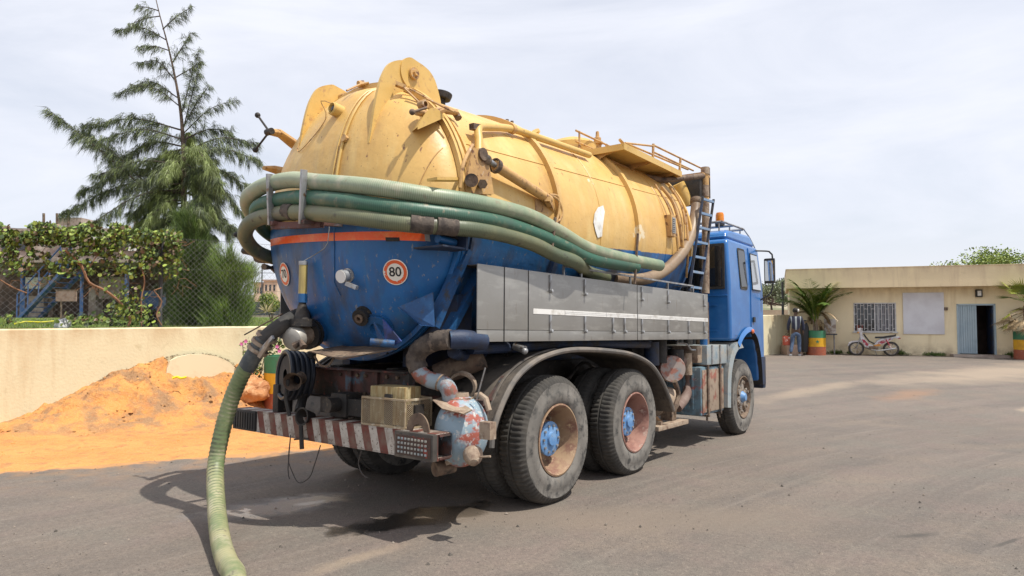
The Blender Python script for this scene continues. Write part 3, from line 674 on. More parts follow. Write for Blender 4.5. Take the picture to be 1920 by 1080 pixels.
# mudguard over the rear axles
path = [(-.98, .60), (-.96, .72), (-.86, .90), (-.70, 1.08), (-.48, 1.20), (-.2, 1.275), (.2, 1.31), (.8, 1.29), (1.33, 1.24), (1.75, 1.13), (2.02, .96), (2.22, .76), (2.36, .58)]
pp = [Vector((a, 0, b)) for a, b in path]; sp_ = smooth_path(pp, .06)
for sd in (-1, 1):
    g = MB()
    for a, b in zip(sp_[:-1], sp_[1:]):
        y0, y1 = sd * 1.275, sd * .62
        g.quad((a.x, y0, a.z), (b.x, y0, b.z), (b.x, y1, b.z), (a.x, y1, a.z)); g.quad((a.x, y0, a.z - .02), (a.x, y1, a.z - .02), (b.x, y1, b.z - .02), (b.x, y0, b.z - .02))
    o = g.build('mudguard', M_guard, truck)
    MB().tube([Vector((p.x, sd * 1.28, p.z)) for p in sp_], .024, 8).build('guard_lip', mat('grey rolled lip', (.12, .11, .10), [((.2, .17, .14), 5, .45, .65)], .6) if sd < 0 else bpy.data.materials['grey rolled lip'], o)
    MB().tube([Vector((p.x, sd * 1.18, p.z + .012)) for p in sp_[:22]], .012, 6).build('guard_rib', M_guard, o)
MB().bar((-.66, -1.15, 1.11), (-.86, -1.16, .93), .05, .012).bar((-.9, -1.16, .92), (-.93, -1.16, .66), .06, .03).build('guard_stay', M_frame, truck)
MB().box((-.96, -1.18, .90), (-.90, -.45, .94)).build('guard_stay', M_frame, truck)

# aluminium side lockers
for sd in (-1, 1):
    Y0 = sd * 1.25; lk = empty('side_locker'); lk.parent = truck
    MB().box((-.44, sd * 1.238, 1.395), (3.565, sd * 1.02, 1.965)).build('locker_body', M_alu, lk)
    segs = [(-1.12, -.80), (-.785, -.475), (-.46, 1.515), (1.53, 3.57)]
    for a, b in segs:
        MB().box((a, Y0, 1.39), (b, sd * 1.24, 1.478), bev=.003).build('lower_panel', M_alu, lk)
        p = MB().box((a, Y0, 1.482), (b, sd * 1.24, 1.975), bev=.003).build('side_panel', M_alu, lk)
    for a, b in ((.09, .84), (.845, 1.512), (1.533, 2.35), (2.355, 3.56)) if sd < 0 else ((-.4, 3.5),):
        if a < 0: a = -.4
        MB().box((a, sd * 1.2512, 1.618), (b, sd * 1.2535, 1.662)).build('reflective_strip', M_white, lk)
        MB().box((a, sd * 1.2535, 1.632), (b, sd * 1.2545, 1.634)).box((a, sd * 1.2535, 1.646), (b, sd * 1.2545, 1.648)).build('strip_rib', M_steel, lk)
    if sd < 0: MB().box((-.40, sd * 1.2512, 1.618), (.085, sd * 1.2535, 1.662)).build('reflective_strip', M_white, lk)
    latch_me = None
    for x in (-.15, .43, .97, 1.22, 1.62, 2.30, 2.9, 3.42):
        for z in (1.93, 1.50):
            if z > 1.9 and x in (.97, 1.22, 2.9): continue
            if latch_me is None:
                l = MB().box((-.012, sd * -.004, -.085), (.012, sd * .012, .06), bev=.003); l.lathe([(0, .014), (.03, .016), (.036, .0)], (0, 0, -.085 if True else 0), (0, sd, .25), 10)
                latch_me = l.mesh('latch', M_steel)
            o = bpy.data.objects.new('latch', latch_me); COL.objects.link(o); o.parent = lk; o.location = (x, sd * 1.252, z if z < 1.9 else z - .03)
            if z < 1.9: o.location.z = 1.555
    rl = MB(); rl.bar((.1, sd * 1.23, 2.06), (3.12, sd * 1.23, 2.06), .018, .018); rl.bar((3.12, sd * 1.23, 2.06), (3.12, sd * .9, 2.06), .018)
    for x in (.1, .404, 1.4, 2.35, 3.12): rl.bar((x, sd * 1.23, 1.965), (x, sd * 1.23, 2.06), .018, .018)
    rl.build('guard_rail', M_steel, lk)
    MB().box((-1.1, sd * 1.22, 1.966), (3.55, sd * 1.03, 1.972)).build('walkway_floor', M_guard, lk)
MB().cyl((-.45, -1.1, 1.35), (-.45, -1.2, 1.32), .035).sph((-.45, -1.2, 1.31), .03).build('corner_lamp', M_steel, truck)
# uprights keeping the hoses in
for a, b, c, d in ((1041, 408, 1035, 462), (1196, 438, 1190, 532)):
    MB().bar(TY(a, b, -1.37), TY(c, d, -1.37), .02, .02).build('hose_stay', M_rust, truck)

# hydraulic ram and yellow air pipe on the right of the tank
def TYp(a, b, y=-1.18): return TY(a, b, y)
ram = MB().tube([TYp(928, 310), TYp(1030, 375)], .042, 18).build('hydraulic_ram', M_yeld, tank)
MB().tube([TYp(905, 292), TYp(928, 310)], .022, 12).build('ram_rod', M_steel, ram)
MB().lathe([(-.01, .05), (-.01, .06), (.03, .06), (.03, .05)], TYp(928, 310), TYp(1030, 375) - TYp(928, 310), 18).build('ram_gland', M_rust, ram)
MB().bar(TYp(1026, 372, -1.22), TYp(1034, 392, -1.12), .05, .05).box(TYp(1004, 372, -1.14), TYp(1022, 402, -1.10)).build('ram_bracket', M_yeld, tank)
MB().lathe([(-.03, .0), (-.03, .05), (.03, .05), (.03, .0)], TYp(902, 290), (0, 1, 0), 14).sph(TYp(912, 300), .045).build('ram_clevis', M_rust, ram)
for off in (0, 6):
    MB().tube(smooth_path([TYp(1030, 365), TYp(1046, 375 - off), TYp(1054 - off, 395), TYp(1050 - off, 412), TYp(1038, 420)]), .012, 8).build('hydraulic_line', M_yeld, ram)
# door lock plate
pl = [TY(a, b, -1.15) for a, b in ((880, 278), (906, 285), (912, 322), (919, 365), (866, 365), (872, 310))]
MB().prism([(p.x, p.z) for p in pl], .03, axis=1, off=-1.19).build('lock_plate', M_yeld, tank)
MB().cyl(TY(884, 338, -1.2), TY(884, 338, -1.32), .05).cyl(TY(905, 345, -1.2), TY(905, 345, -1.30), .038, seg=6).build('pivot_bolt', M_rust, tank)
MB().tube(smooth_path([TY(862, 352, -1.26), TY(868, 310, -1.27), TY(880, 282, -1.24), TY(886, 272, -1.2)]), .014, 8).build('hydraulic_line', M_yeld, tank)
MB().bar(TY(810, 336, -1.2), TY(858, 337, -1.2), .10, .02).build('flange_lug', M_yel, door)
# air pipe along the tank top
ap = [TY(898, 292, -1.10), TY(898, 262, -1.05), TY(897, 240, -1.0), TY(915, 238, -.93), TY(960, 242, -.84), TY(1010, 258, -.84), TY(1105, 291, -.86)]
MB().tube(smooth_path(ap, .05), .034, 12).build('air_pipe', M_yel, tank)
MB().lathe([(-.02, .035), (-.02, .045), (.02, .045), (.02, .035)], ap[4], ap[5] - ap[4], 14).build('pipe_collar', M_yeld, tank)
MB().bar(TY(884, 237, -1.0), TY(898, 240, -1.0), .05, .05).build('pipe_bracket', M_rust, tank)
# right hand clamp, with hood, ball lever and rods (the big one)
c1 = TY(800, 215, -.86)
# vent cap, manhole, relief valve
MB().cyl((-.62, -.05, AX(-.6) + RT - .02), (-.62, -.05, AX(-.6) + RT + .12), .05).build('vent_neck', M_yel, tank) 
v0 = TY(828, 186, -.32)
MB().cyl(v0 - Vector((0, 0, .25)), v0, .035).lathe([(0, .0), (.0, .08), (.04, .09), (.055, .09), (.06, .075), (.075, 0)], v0, (.15, -.1, 1), 22).build('vent_cap', M_dark, tank)
q = Vector((2.05, -.12, AX(2.05) + RT - .02)); MB().lathe([(0, .30), (.08, .30), (.12, .26), (.17, .12), (.18, 0)], q, (0, 0, 1), 28).build('manhole', M_yel, tank)
q = Vector((2.25, -.36, AX(2.25) + RT - .04)); MB().lathe([(0, .10), (.04, .10), (.04, .05), (.12, .05), (.12, .065), (.15, .065), (.15, .045), (.2, .045), (.21, .025), (.28, .02), (.29, 0)], q, (0, 0, 1), 14).build('relief_valve', M_yeld, tank)
for a, b in ((951, 228), (960, 231)): MB().cyl(TY(a, b + 6, -.45), TY(a, b - 4, -.45), .018, seg=6).build('valve_knob', M_rust, tank)
MB().cyl(TY(1005, 250, -.5), TY(1003, 246, -.5), .05).build('boss', M_yel, tank)
# patch and maker's plate
Rp = RT + .003
def on_tank(px, py, off=.003):
    d = tray(px, py); oy, oz = TC.y, TC.z - 2.475 - .055 * TC.x; dy, dz = d.y, d.z - .055 * d.x; rr = RT + off
    A_ = dy * dy + dz * dz; B_ = 2 * (oy * dy + oz * dz); C_ = oy * oy + oz * oz - rr * rr; D_ = B_ * B_ - 4 * A_ * C_
    return TC + d * ((-B_ - math.sqrt(max(D_, 0))) / 2 / A_)
out_px = [(1121, 389), (1131, 385), (1134, 397), (1132, 412), (1130, 428), (1129, 443), (1121, 446), (1117, 434), (1113, 417), (1115, 400)]
MB().add([on_tank(*p, .008) for p in out_px] + [on_tank(1124, 415, .008)], [(i, (i + 1) % 10, 10) for i in range(10)]).build('scraped_white_patch', M_white, tank, smooth=0)
q = on_tank(1252, 424, 0)
MB().box((q.x - .055, q.y - .07, q.z - .13), (q.x + .09, q.y + .02, q.z + .13), bev=.004).build('plate_box', M_yeld, tank)
MB().box((q.x - .03, q.y - .075, q.z - .09), (q.x + .065, q.y - .068, q.z + .10)).build('data_plate', M_alu, tank)
mp_ = MB()
for k in range(7): mp_.box((q.x - .02, q.y - .0768, q.z + .07 - k * .024), (q.x + uni(.02, .055), q.y - .0752, q.z + .078 - k * .024))
mp_.build('plate_line', M_ink, tank)['kind'] = 'stuff'
# walkway platform
pf = empty('platform'); pf.parent = tank
A = Vector((.95, -.98, 3.56)); yo, yi, zt = -1.05, -.38, 3.555
MB().box((1.63, yo, zt - .015), (3.2, yi, zt), bev=.002).build('platform_floor', M_yel, pf)
MB().box((1.61, yo - .012, zt - .06), (3.22, yo, zt + .012)).box((1.61, yo, zt - .06), (1.63, yi, zt + .012)).box((3.2, yo, zt - .06), (3.22, yi, zt + .012)).build('platform_edge', M_yel, pf)
for x in (1.66, 2.4, 3.1):
    MB().prism([(yo + .02, zt - .016), (yi, zt - .016), (yi, zt - .18), (-.62, zt - .16), (-.8, zt - .07), (yo + .02, zt - .04)], .014, axis=0, off=x).build('gusset', M_yeld, pf)
MB().prism([(yi - .35, zt - .06), (yi, zt - .06), (yi, zt - .25), (yi - .1, zt - .25)], 1.1, axis=0, off=1.9).build('platform_mount', M_yeld, pf)
rl = MB()
for x in (1.7, 2.35, 3.1): rl.tube([(x, yi - .05, zt), (x, yi - .05, zt + .28)], .014, 6)
for z in (.14, .27): rl.tube([(1.62, yi - .05, zt + z), (3.8, yi - .05, zt + z)], .012, 6)
for p0, p1 in (((1172, 268), (1225, 274)), ((1225, 272), (1320, 318)), ((1225, 285), (1300, 320)), ((1172, 268), (1290, 318))):
    rl.tube([TY(*p0, -.95), TY(*p1, -.95)], .012, 6)
for p0, p1 in (((1225, 270), (1224, 300)), ((1276, 296), (1274, 322)), ((1162, 262), (1174, 275))): rl.tube([TY(*p0, -.95), TY(*p1, -.95)], .018, 6)
rl.build('railing', M_yeld, pf)
# front pipework, tower pipe, ladder
def TYa(a, b, y=-1.12): return TY(a, b, y)
tp = MB().tube([TYa(1322, 318, -1.02), TYa(1323, 380, -1.02)], .05, 14).build('tower_pipe', M_yeld, truck)
MB().tube([TYa(1323, 380, -1.02), TYa(1323, 550, -1.02)], .052, 14).build('tower_pipe', M_rustl, truck)
MB().lathe([(0, 0), (0, .06), (.10, .06), (.10, .05)], TYa(1322, 314, -1.02), (0, 0, -1), 14).lathe([(0, .055), (.16, .055)], TYa(1322, 348, -1.02), (0, 0, -1), 14).build('pipe_cap', M_rustl, tp)
MB().tube([TYa(1318, 330), TYa(1245, 338, -.9), TYa(1205, 330, -.7)], .038, 12).build('cross_pipe', M_rust, truck)
MB().tube([TYa(1270, 345, -.7), TYa(1290, 385, -.8)], .10, 18).build('front_cylinder', M_yel, tank)
lad = empty('ladder'); lad.parent = truck
la, lb = [TYa(1318, 368, -1.22), TYa(1292, 545, -1.22)], [TYa(1338, 374, -1.22), TYa(1313, 548, -1.22)]
for a, b in (la, lb): MB().bar(a, b, .03, .02).build('ladder_rail', M_blued, lad)
rung_m = mat('faded blue steel', (.16, .25, .38), [((.3, .3, .32), 8, .5, .65)], .6)
for k in range(7):
    t = .03 + k * .155; MB().bar(la[0].lerp(la[1], t), lb[0].lerp(lb[1], t), .03, .03).build('rung', rung_m, lad)
for pts, rr in (([(1240, 350), (1262, 380), (1274, 420), (1280, 465)], .024), ([(1256, 350), (1276, 382), (1286, 420)], .016), ([(1228, 345), (1252, 385), (1266, 430), (1271, 470)], .012), ([(1286, 400), (1290, 460), (1287, 520)], .016)):
    MB().tube(smooth_path([on_tank(a, b, .05) for a, b in pts]), rr, 8).build('front_pipe', M_yeld, tank)
MB().box((4.0, -1.0, 3.3), (4.25, .9, 3.7), bev=.02).build('front_box', M_dark, truck)
MB().box((4.0, -1.04, 3.69), (4.3, .9, 3.72)).build('front_shelf', M_yeld, truck)
MB().tube([TYa(1331, 372, -1.0), TYa(1330, 315, -1.0)], .01, 6).build('front_rod', M_rust, truck)
# machinery between box and cab
for (x, y, z0, z1, rr, m) in ((3.75, -.9, 1.2, 2.1, .06, M_dark), (3.95, -.6, 1.1, 2.9, .05, M_dark), (4.15, -.95, 1.3, 1.9, .09, M_rust), (3.8, -1.1, 1.25, 1.42, .05, M_blue)):
    MB().cyl((x, y, z0), (x, y, z1), rr).build('stand_pipe', m, truck)
MB().box((3.62, -.8, 1.3), (4.3, .8, 1.95), bev=.03).build('pump_housing', M_dark, truck)

# ---- CAB
cab = empty('cab'); cab.parent = truck
def slab(poly, y0, y1, inset_top=.08, z_in=2.2):
    """side profile extruded across, leaning in above z_in"""
    m = MB(); k = len(poly); vs = []
    for y in (y0, y1):
        for x, z in poly:
            f = max(0, z - z_in) / (2.95 - z_in); vs.append((x, y * (1 - .045 * f), z))
    m.add(vs, [tuple(range(k)), tuple(range(2 * k - 1, k - 1, -1))] + [(i, i + k, (i + 1) % k + k, (i + 1) % k) for i in range(k)]); return m
body = [(4.48, 1.36), (4.47, 2.2), (4.50, 2.78), (4.56, 2.84), (6.22, 2.84), (6.34, 2.2), (6.42, 1.6), (6.42, .72), (5.98, .72)]
arch = [(5.01 + .66 * math.cos(a), .66 + .66 * math.sin(a)) for a in [R(0 + 10 * k) for k in range(0, 12)]]
arch = [(5.94, .72), (5.90, 1.0), (5.80, 1.22), (5.62, 1.40), (5.36, 1.50), (5.10, 1.48), (4.90, 1.36)]
bm_ = slab(body[:-1] + arch, -1.24, 1.24)
cb = bm_.build('cab_shell', M_cab, cab, smooth=20)
bv = cb.modifiers.new('edge', 'BEVEL'); bv.width = .05; bv.segments = 4; bv.limit_method = 'ANGLE'; bv.angle_limit = R(40)
rf = slab([(4.60, 2.845), (4.62, 2.93), (4.74, 2.99), (5.9, 3.02), (6.12, 2.93), (6.2, 2.845)], -1.20, 1.20).build('roof', M_cab, cab, smooth=20)
bv = rf.modifiers.new('edge', 'BEVEL'); bv.width = .05; bv.segments = 4; bv.limit_method = 'ANGLE'; bv.angle_limit = R(25)
# rear wall details: window, press lines
rw = MB().box((4.445, -1.17, 2.10), (4.47, -.05, 2.76), bev=.02).build('rear_window_seal', M_rubber, cab)
MB().box((4.44, -1.14, 2.14), (4.4455, -.09, 2.72), bev=.002).build('rear_window', M_glass, cab)
for lo, hi in (((4.455, -1.05, 1.5), (4.472, -.1, 1.52)), ((4.455, -1.05, 1.86), (4.472, -.1, 1.88)), ((4.455, -1.20, 2.0), (4.474, 1.2, 2.02))): MB().box(lo, hi, bev=.006).build('press_line', M_cab, cab)
def side_off(z): return 1.24 * (1 - .045 * max(0, z - 2.2) / .75)
def side_panel(poly, t0, t1, name, m, sd=-1, bevel=0):
    k = len(poly); vs = [(x, sd * (side_off(z) + t0), z) for x, z in poly] + [(x, sd * (side_off(z) + t1), z) for x, z in poly]
    return MB().add(vs, [tuple(range(k)), tuple(range(2 * k - 1, k - 1, -1))] + [(i, i + k, (i + 1) % k + k, (i + 1) % k) for i in range(k)]).build(name, m, cab, smooth=0)
def rrect(x0, z0, x1, z1, r_=.05, sl=0):
    pts = []
    for cx, cz, a0 in ((x1 - r_, z1 - r_, 0), (x0 + r_, z1 - r_, 90), (x0 + r_, z0 + r_, 180), (x1 - r_, z0 + r_, 270)):
        for k in range(4): a = R(a0 + 30 * k); pts.append((cx + r_ * math.cos(a) + sl * (z1 - cz), cz + r_ * math.sin(a)))
    return pts
for sd in (-1, 1):
    side_panel(rrect(4.90, 2.12, 5.24, 2.74), -.01, .008, 'quarter_window_seal', M_rubber, sd)
    side_panel(rrect(4.925, 2.15, 5.215, 2.71), .008, .011, 'quarter_window', M_glass, sd)
    side_panel([(5.36, .95), (6.1, .95), (6.3, 1.6), (6.28, 2.2), (6.16, 2.79), (5.40, 2.79), (5.36, 2.2)] if False else [(5.38, 1.54), (5.6, 1.46), (5.82, 1.30), (5.98, 1.1), (6.28, 1.1), (6.30, 1.6), (6.26, 2.2), (6.15, 2.78), (5.42, 2.78), (5.38, 2.2)], -.01, .012, 'door', M_cab, sd)
    side_panel([(5.475, 2.135), (6.14, 2.135), (6.035, 2.71), (5.49, 2.71)], .012, .018, 'door_window_seal', M_rubber, sd)
    side_panel([(5.49, 2.15), (6.12, 2.15), (6.02, 2.69), (5.51, 2.69)], .018, .021, 'door_window', mat('side glass', (.50, .53, .56), rough=.08, metal=.5) if sd < 0 else bpy.data.materials['side glass'], sd)
    MB().box((5.46, sd * 1.252, 1.64), (5.60, sd * 1.27, 1.72), bev=.008).build('door_handle', M_rubber, cab)
    MB().box((4.62, sd * 1.25, 1.43), (5.0, sd * 1.252, 1.435)).build('trim_line', M_rubber, cab)
    # wheel arch lip in blue and its dark liner
    ap_ = smooth_path([Vector((x, sd * 1.26, z)) for x, z in [(4.70, 1.34), (4.86, 1.46), (5.1, 1.55), (5.36, 1.56), (5.64, 1.46), (5.84, 1.27), (5.95, 1.02), (5.99, .74)]], .05)
    w = MB()
    for a, b in zip(ap_[:-1], ap_[1:]):
        ai, bi = Vector((a.x * .975 + 5.0 * .025, sd * 1.29, a.z - .07)), Vector((b.x * .975 + 5.0 * .025, sd * 1.29, b.z - .07))
        w.quad(a, b, bi, ai); w.quad(ai, bi, Vector((bi.x, sd * .9, bi.z)), Vector((ai.x, sd * .9, ai.z)), 1)
    w.build('wheel_arch', [M_cab, M_dark], cab, smooth=60)
    MB().sph((5.28, sd * 1.30, 1.50), .035, (1.6, .5, 1)).build('side_marker', mat('orange marker', (.6, .12, .03), rough=.3) if sd < 0 else bpy.data.materials['orange marker'], cab)
    MB().box((5.99, sd * 1.25, .66), (6.45, sd * 1.22, 1.10), bev=.02).build('bumper_corner', M_blued, cab)
    # mirror
    mi_ = empty('mirror'); mi_.parent = cab
    MB().box((6.16, sd * 1.30, 2.26), (6.23, sd * 1.47, 2.66), bev=.03).build('mirror_housing', M_rubber, mi_)
    MB().box((6.152, sd * 1.32, 2.30), (6.158, sd * 1.45, 2.62), bev=.002).build('mirror_glass', mat('mirror glass', (.7, .7, .7), rough=.05, metal=1) if sd < 0 else bpy.data.materials['mirror glass'], mi_)
    MB().tube(smooth_path([(6.0, sd * 1.2, 2.78), (6.20, sd * 1.38, 2.77), (6.24, sd * 1.42, 2.72), (6.24, sd * 1.42, 2.2), (6.2, sd * 1.32, 2.05), (6.15, sd * 1.24, 2.0)], .06), .013, 6).build('mirror_arm', M_rubber, mi_)
MB().box((6.30, -1.24, .6), (6.5, 1.24, 1.0), bev=.04).build('front_bumper', M_blued, cab)
MB().box((6.36, -1.0, 2.1), (6.40, 1.0, 2.7)).build('windscreen', M_glass, cab)
rk = MB()
for y in (-1.05, -.3, .45, 1.05): rk.tube([(4.72, y, 3.12), (5.9, y, 3.13)], .016, 6)
for x in (4.74, 5.2, 5.85): rk.tube([(x, -1.05, 3.12), (x, 1.05, 3.12)], .02, 6); [rk.tube([(x, y, 2.98), (x, y, 3.12)], .012, 6) for y in (-1.0, 1.0)]
rk.tube(smooth_path([(5.9, -1.05, 3.13), (6.12, -1.1, 3.0), (6.2, -1.16, 2.84)]), .01, 6)
rk.build('roof_rack', M_steel, cab)
be = MB().lathe([(0, .07), (.05, .075), (.06, .0)], (5.2, -.85, 3.13), (0, 0, 1), 18).build('beacon_base', M_rubber, cab)
be2 = MB().lathe([(0, .0), (0, .065), (.12, .062), (.15, .05), (.16, 0)], (5.2, -.85, 3.19), (0, 0, 1), 20).build('beacon', M_beac, cab)
# the cab is short in front of the door pillar
def shorten(o):
    if o.type == 'MESH':
        for v in o.data.vertices:
            if v.co.x > 5.4: v.co.x = 5.4 + (v.co.x - 5.4) * .64
    for c_ in o.children: shorten(c_)
shorten(cab)
# pale fender behind front wheel
path = [(3.62, 1.10), (3.66, 1.26), (3.85, 1.33), (4.15, 1.34), (4.55, 1.335), (4.75, 1.30), (4.86, 1.27)]
m = MB(); pts = smooth_path([Vector((a, 0, b)) for a, b in path], .06)
for sd in (-1, 1):
    f_ = MB(); fp = smooth_path([Vector((x, 0, z)) for x, z in ((3.60, 1.33), (4.2, 1.34), (4.62, 1.33), (4.86, 1.26))], .06)
    drop = smooth_path([Vector((x, 0, z)) for x, z in ((4.95, 1.27), (4.70, 1.24), (4.52, 1.10), (4.40, .85), (4.36, .45))], .06)
    for a, b in zip(drop[:-1], drop[1:]):
        f_.quad((a.x, sd * 1.22, a.z), (b.x, sd * 1.22, b.z), (b.x, sd * .85, b.z), (a.x, sd * .85, a.z))
        f_.quad((a.x - .02, sd * 1.27, a.z - .01), (b.x - .02, sd * 1.27, b.z - .01), (b.x - .12, sd * 1.26, b.z - .0), (a.x - .12, sd * 1.26, a.z + .08))
        f_.quad((a.x, sd * 1.22, a.z), (b.x, sd * 1.22, b.z), (b.x - .02, sd * 1.27, b.z - .01), (a.x - .02, sd * 1.27, a.z - .01))
        f_.quad((a.x - .12, sd * 1.26, a.z + .08), (b.x - .12, sd * 1.26, b.z), (b.x - .12, sd * .85, b.z), (a.x - .12, sd * .85, a.z + .08))
    f_.build('front_fender', M_fend, truck, smooth=50)
    MB().box((3.60, sd * 1.22, 1.05), (4.42, sd * .62, 1.31), bev=.02).build('battery_box', M_fend, truck)
for x in (3.75, 4.05, 4.35): MB().box((x, -1.235, 1.06), (x + .03, -1.22, 1.31)).build('box_rib', M_steel, truck)
MB().box((3.45, -1.15, 1.08), (3.62, -.8, 1.3), bev=.01).build('battery_box', M_rustl, truck)
# fuel tank
ft = MB().box((3.42, -1.20, .40), (4.28, -.58, 1.03), bev=.05).build('fuel_tank', mat('grey blue tank paint', (.12, .20, .25), [((.24, .07, .055), 5, .56, .62), ((.10, .13, .15), 9, .45, .6), ((.30, .32, .33), 20, .6, .7)], .6, bump=(14, .3, .01)), truck)
M_fs = mat('dusty tank side', (.30, .23, .17), [((.30, .09, .06), 5, .55, .62), ((.16, .11, .08), 10, .5, .65)], .6)
MB().box((3.46, -1.208, .44), (4.24, -1.198, .99), bev=.004).build('tank_side', M_fs, ft)
for x in (3.60, 4.05):
    MB().box((x, -1.23, .38), (x + .05, -.6, .40)).box((x, -1.23, .38), (x + .05, -1.215, 1.05)).box((x, -1.23, 1.04), (x + .05, -.6, 1.055)).build('tank_strap', M_rust, ft)
    MB().cyl((x + .02, -1.2, .40), (x + .02, -1.2, .33), .014).build('strap_bolt', M_rust, ft)
for y in (-.72, -.84, -.96, -1.07): MB().box((3.405, y - .03, .48), (3.425, y + .0, .95), bev=.008).build('pressed_rib', ft.data.materials[0], ft)
MB().lathe([(0, .045), (.05, .045), (.055, 0)], (3.92, -1.1, 1.03), (0, -.3, 1), 16).build('filler_cap', mat('brass cap', (.45, .28, .08), rough=.3, metal=.7), ft)
# air cleaner and its elbow
ac = TY(1262, 692, -1.08)
MB().lathe([(0, 0), (0, .155), (.02, .165), (.08, .165), (.3, .15), (.34, 0)], ac, Vector((.72, .66, 0.0)), 28).build('air_cleaner', mat('chalky red and grey paint', (.36, .30, .27), [((.34, .14, .10), 7, .48, .56), ((.24, .26, .27), 12, .55, .66)], .7), truck)
MB().tube(smooth_path([TY(1275, 672, -1.0), TY(1288, 690, -1.02), TY(1292, 718, -1.02), TY(1285, 745, -1.02), TY(1270, 765, -1.0)]), .062, 14).build('intake_elbow', mat('dusty rubber elbow', (.18, .12, .10), [((.26, .20, .17), 6, .45, .65)], .8), truck)
MB().tube(smooth_path([TY(1265, 715, -1.15), TY(1272, 740, -1.15), TY(1265, 765, -1.15), TY(1262, 785, -1.12)]), .03, 8).build('drain_hose', M_rust, truck)
MB().lathe([(0, .0), (.02, .17), (.5, .17), (.52, 0)], (2.55, -.9, .62), (1, 0, 0), 22).build('air_reservoir', M_rustl, truck)
MB().box((2.05, -1.24, .37), (2.9, -1.12, .42), bev=.004).box((2.2, -1.2, .42), (2.24, -.45, .46)).build('step_board', M_rustl, truck)
MB().box((2.62, -1.15, .42), (2.75, -1.0, .6), bev=.01).build('step_bracket', M_rust, truck)
MB().box((2.3, -.8, .85), (3.4, -.45, 1.28), bev=.03).build('compressor', M_dark, truck)
for x, y, z, rr, m in ((2.5, -.95, 1.3, .09, M_blued), (2.75, -.95, 1.32, .08, M_dark), (3.1, -1.0, 1.2, .10, M_dark), (3.35, -1.05, 1.15, .06, M_rustl)):
    MB().cyl((x, y, z - .22), (x, y, z + .06), rr).build('filter_canister', m, truck)
MB().tube(smooth_path([(2.9, -1.1, 1.34), (3.1, -1.14, 1.33), (3.25, -1.14, 1.26), (3.4, -1.14, 1.25)]), .012, 6).build('cable', M_steel, truck)
MB().tube(smooth_path([(-.9, -1.0, 1.33), (-.2, -1.05, 1.34), (.6, -1.0, 1.36), (2.3, -1.0, 1.33)]), .045, 10).build('air_line', M_blued, truck)
MB().tube(smooth_path([TX(850, 660, -1.1), (-.9, -.9, 1.28), (-.5, -.8, 1.30)]), .05, 10).build('air_line', M_blued, truck)
rr_ = random.Random(4)
for k in range(14):
    x = rr_.uniform(-1.3, 3.3); y = rr_.uniform(-.9, .9); pts = [Vector((x, y, rr_.uniform(.9, 1.3)))]
    for j in range(4): pts.append(pts[-1] + Vector((rr_.uniform(.1, .3), rr_.uniform(-.1, .1), rr_.uniform(-.12, .1))))
    MB().tube(smooth_path(pts, .05), rr_.uniform(.008, .02), 6).build('air_line', M_dark, truck)

# ------------------------------------------------------------ hoses and loose things on the truck
def plan_pts():
    pts = [(4 - 4.9 * k / 39, -1.33) for k in range(40)]
    pts += [(-.9 - .98 * math.sin(math.pi / 2 * k / 29) ** .9, -1.33 + .78 * (1 - math.cos(math.pi / 2 * k / 29))) for k in range(1, 30)]
    pts += [(-1.88, -.55 + 1.15 * k / 19) for k in range(1, 20)]
    return pts
PLN = plan_pts()
def TP(px, py):
    d = tray(px, py); best = None
    for a, b in zip(PLN[:-1], PLN[1:]):
        ex, ey = b[0] - a[0], b[1] - a[1]; det = -d.x * ey + d.y * ex
        if abs(det) < 1e-9: continue
        rx, ry = a[0] - TC.x, a[1] - TC.y
        t = (-rx * ey + ry * ex) / det; s = (d.x * ry - d.y * rx) / det
        if t > 0 and -1e-6 <= s <= 1 + 1e-6 and (best is None or t < best): best = t
    return TC + d * best
def hose_mat(name, a, b, c, stain=(.25, .22, .15)):
    return mat(name, a, [(b, 2.2, .42, .62), (c, 5, .55, .70), (stain, 14, .60, .72)], .45, bump=(50, .15, .005))
def hose(pts, r, m_base, m_rib, name, label, pitch=.014, rib=.003, group=None, local=True):
    P = resample(smooth_path(pts, .02), pitch / 2)
    rs = [r + (rib if k % 2 else 0) for k in range(len(P))]; mis = [(k // 1) % 2 for k in range(len(P))]
    if not local: pass
    MBo = MB().tube([TM @ p for p in P] if local else P, rs, 16, mis=mis)
    o0 = TM @ P[0] if local else P[0]
    MBo.v = [tuple(Vector(v) - o0) for v in MBo.v]
    o = MBo.build(name, [m_base, m_rib], smooth=50); o.location = o0
    tag(o, label, 'hose', group); return o
H1 = hose_mat('pale green hose', (.28, .32, .20), (.17, .24, .16), (.36, .35, .24)); H1r = hose_mat('pale green hose rib', (.36, .40, .28), (.25, .31, .22), (.44, .43, .33))
H2 = hose_mat('dark green hose', (.035, .115, .075), (.05, .10, .07), (.12, .15, .09)); H2r = hose_mat('dark green hose rib', (.055, .15, .10), (.07, .13, .095), (.16, .20, .13))
H3 = hose_mat('khaki hose', (.15, .16, .085), (.095, .12, .07), (.13, .125, .08), (.05, .045, .04)); H3r = hose_mat('khaki hose rib', (.20, .205, .12), (.13, .15, .095), (.18, .17, .12), (.07, .06, .05))
G1 = 'green suction hoses racked around the tank'
top = [TP(*q) for q in [(600, 342), (700, 351), (800, 366), (880, 378), (950, 393), (1000, 409), (1050, 436), (1100, 465), (1160, 483), (1237, 498)]]
lefts = [Vector((.2, 1.32, 2.30)), Vector((-.4, 1.33, 2.36)), Vector((-.95, 1.28, 2.42)), Vector((-1.45, 1.12, 2.48)), Vector((-1.78, .78, 2.57)), Vector((-1.90, .40, 2.62)), Vector((-1.90, .0, 2.63))]
hose(lefts + top, .061, H1, H1r, 'suction_hose', 'pale green ribbed hose, topmost of the three wrapped around the tank', group=G1)
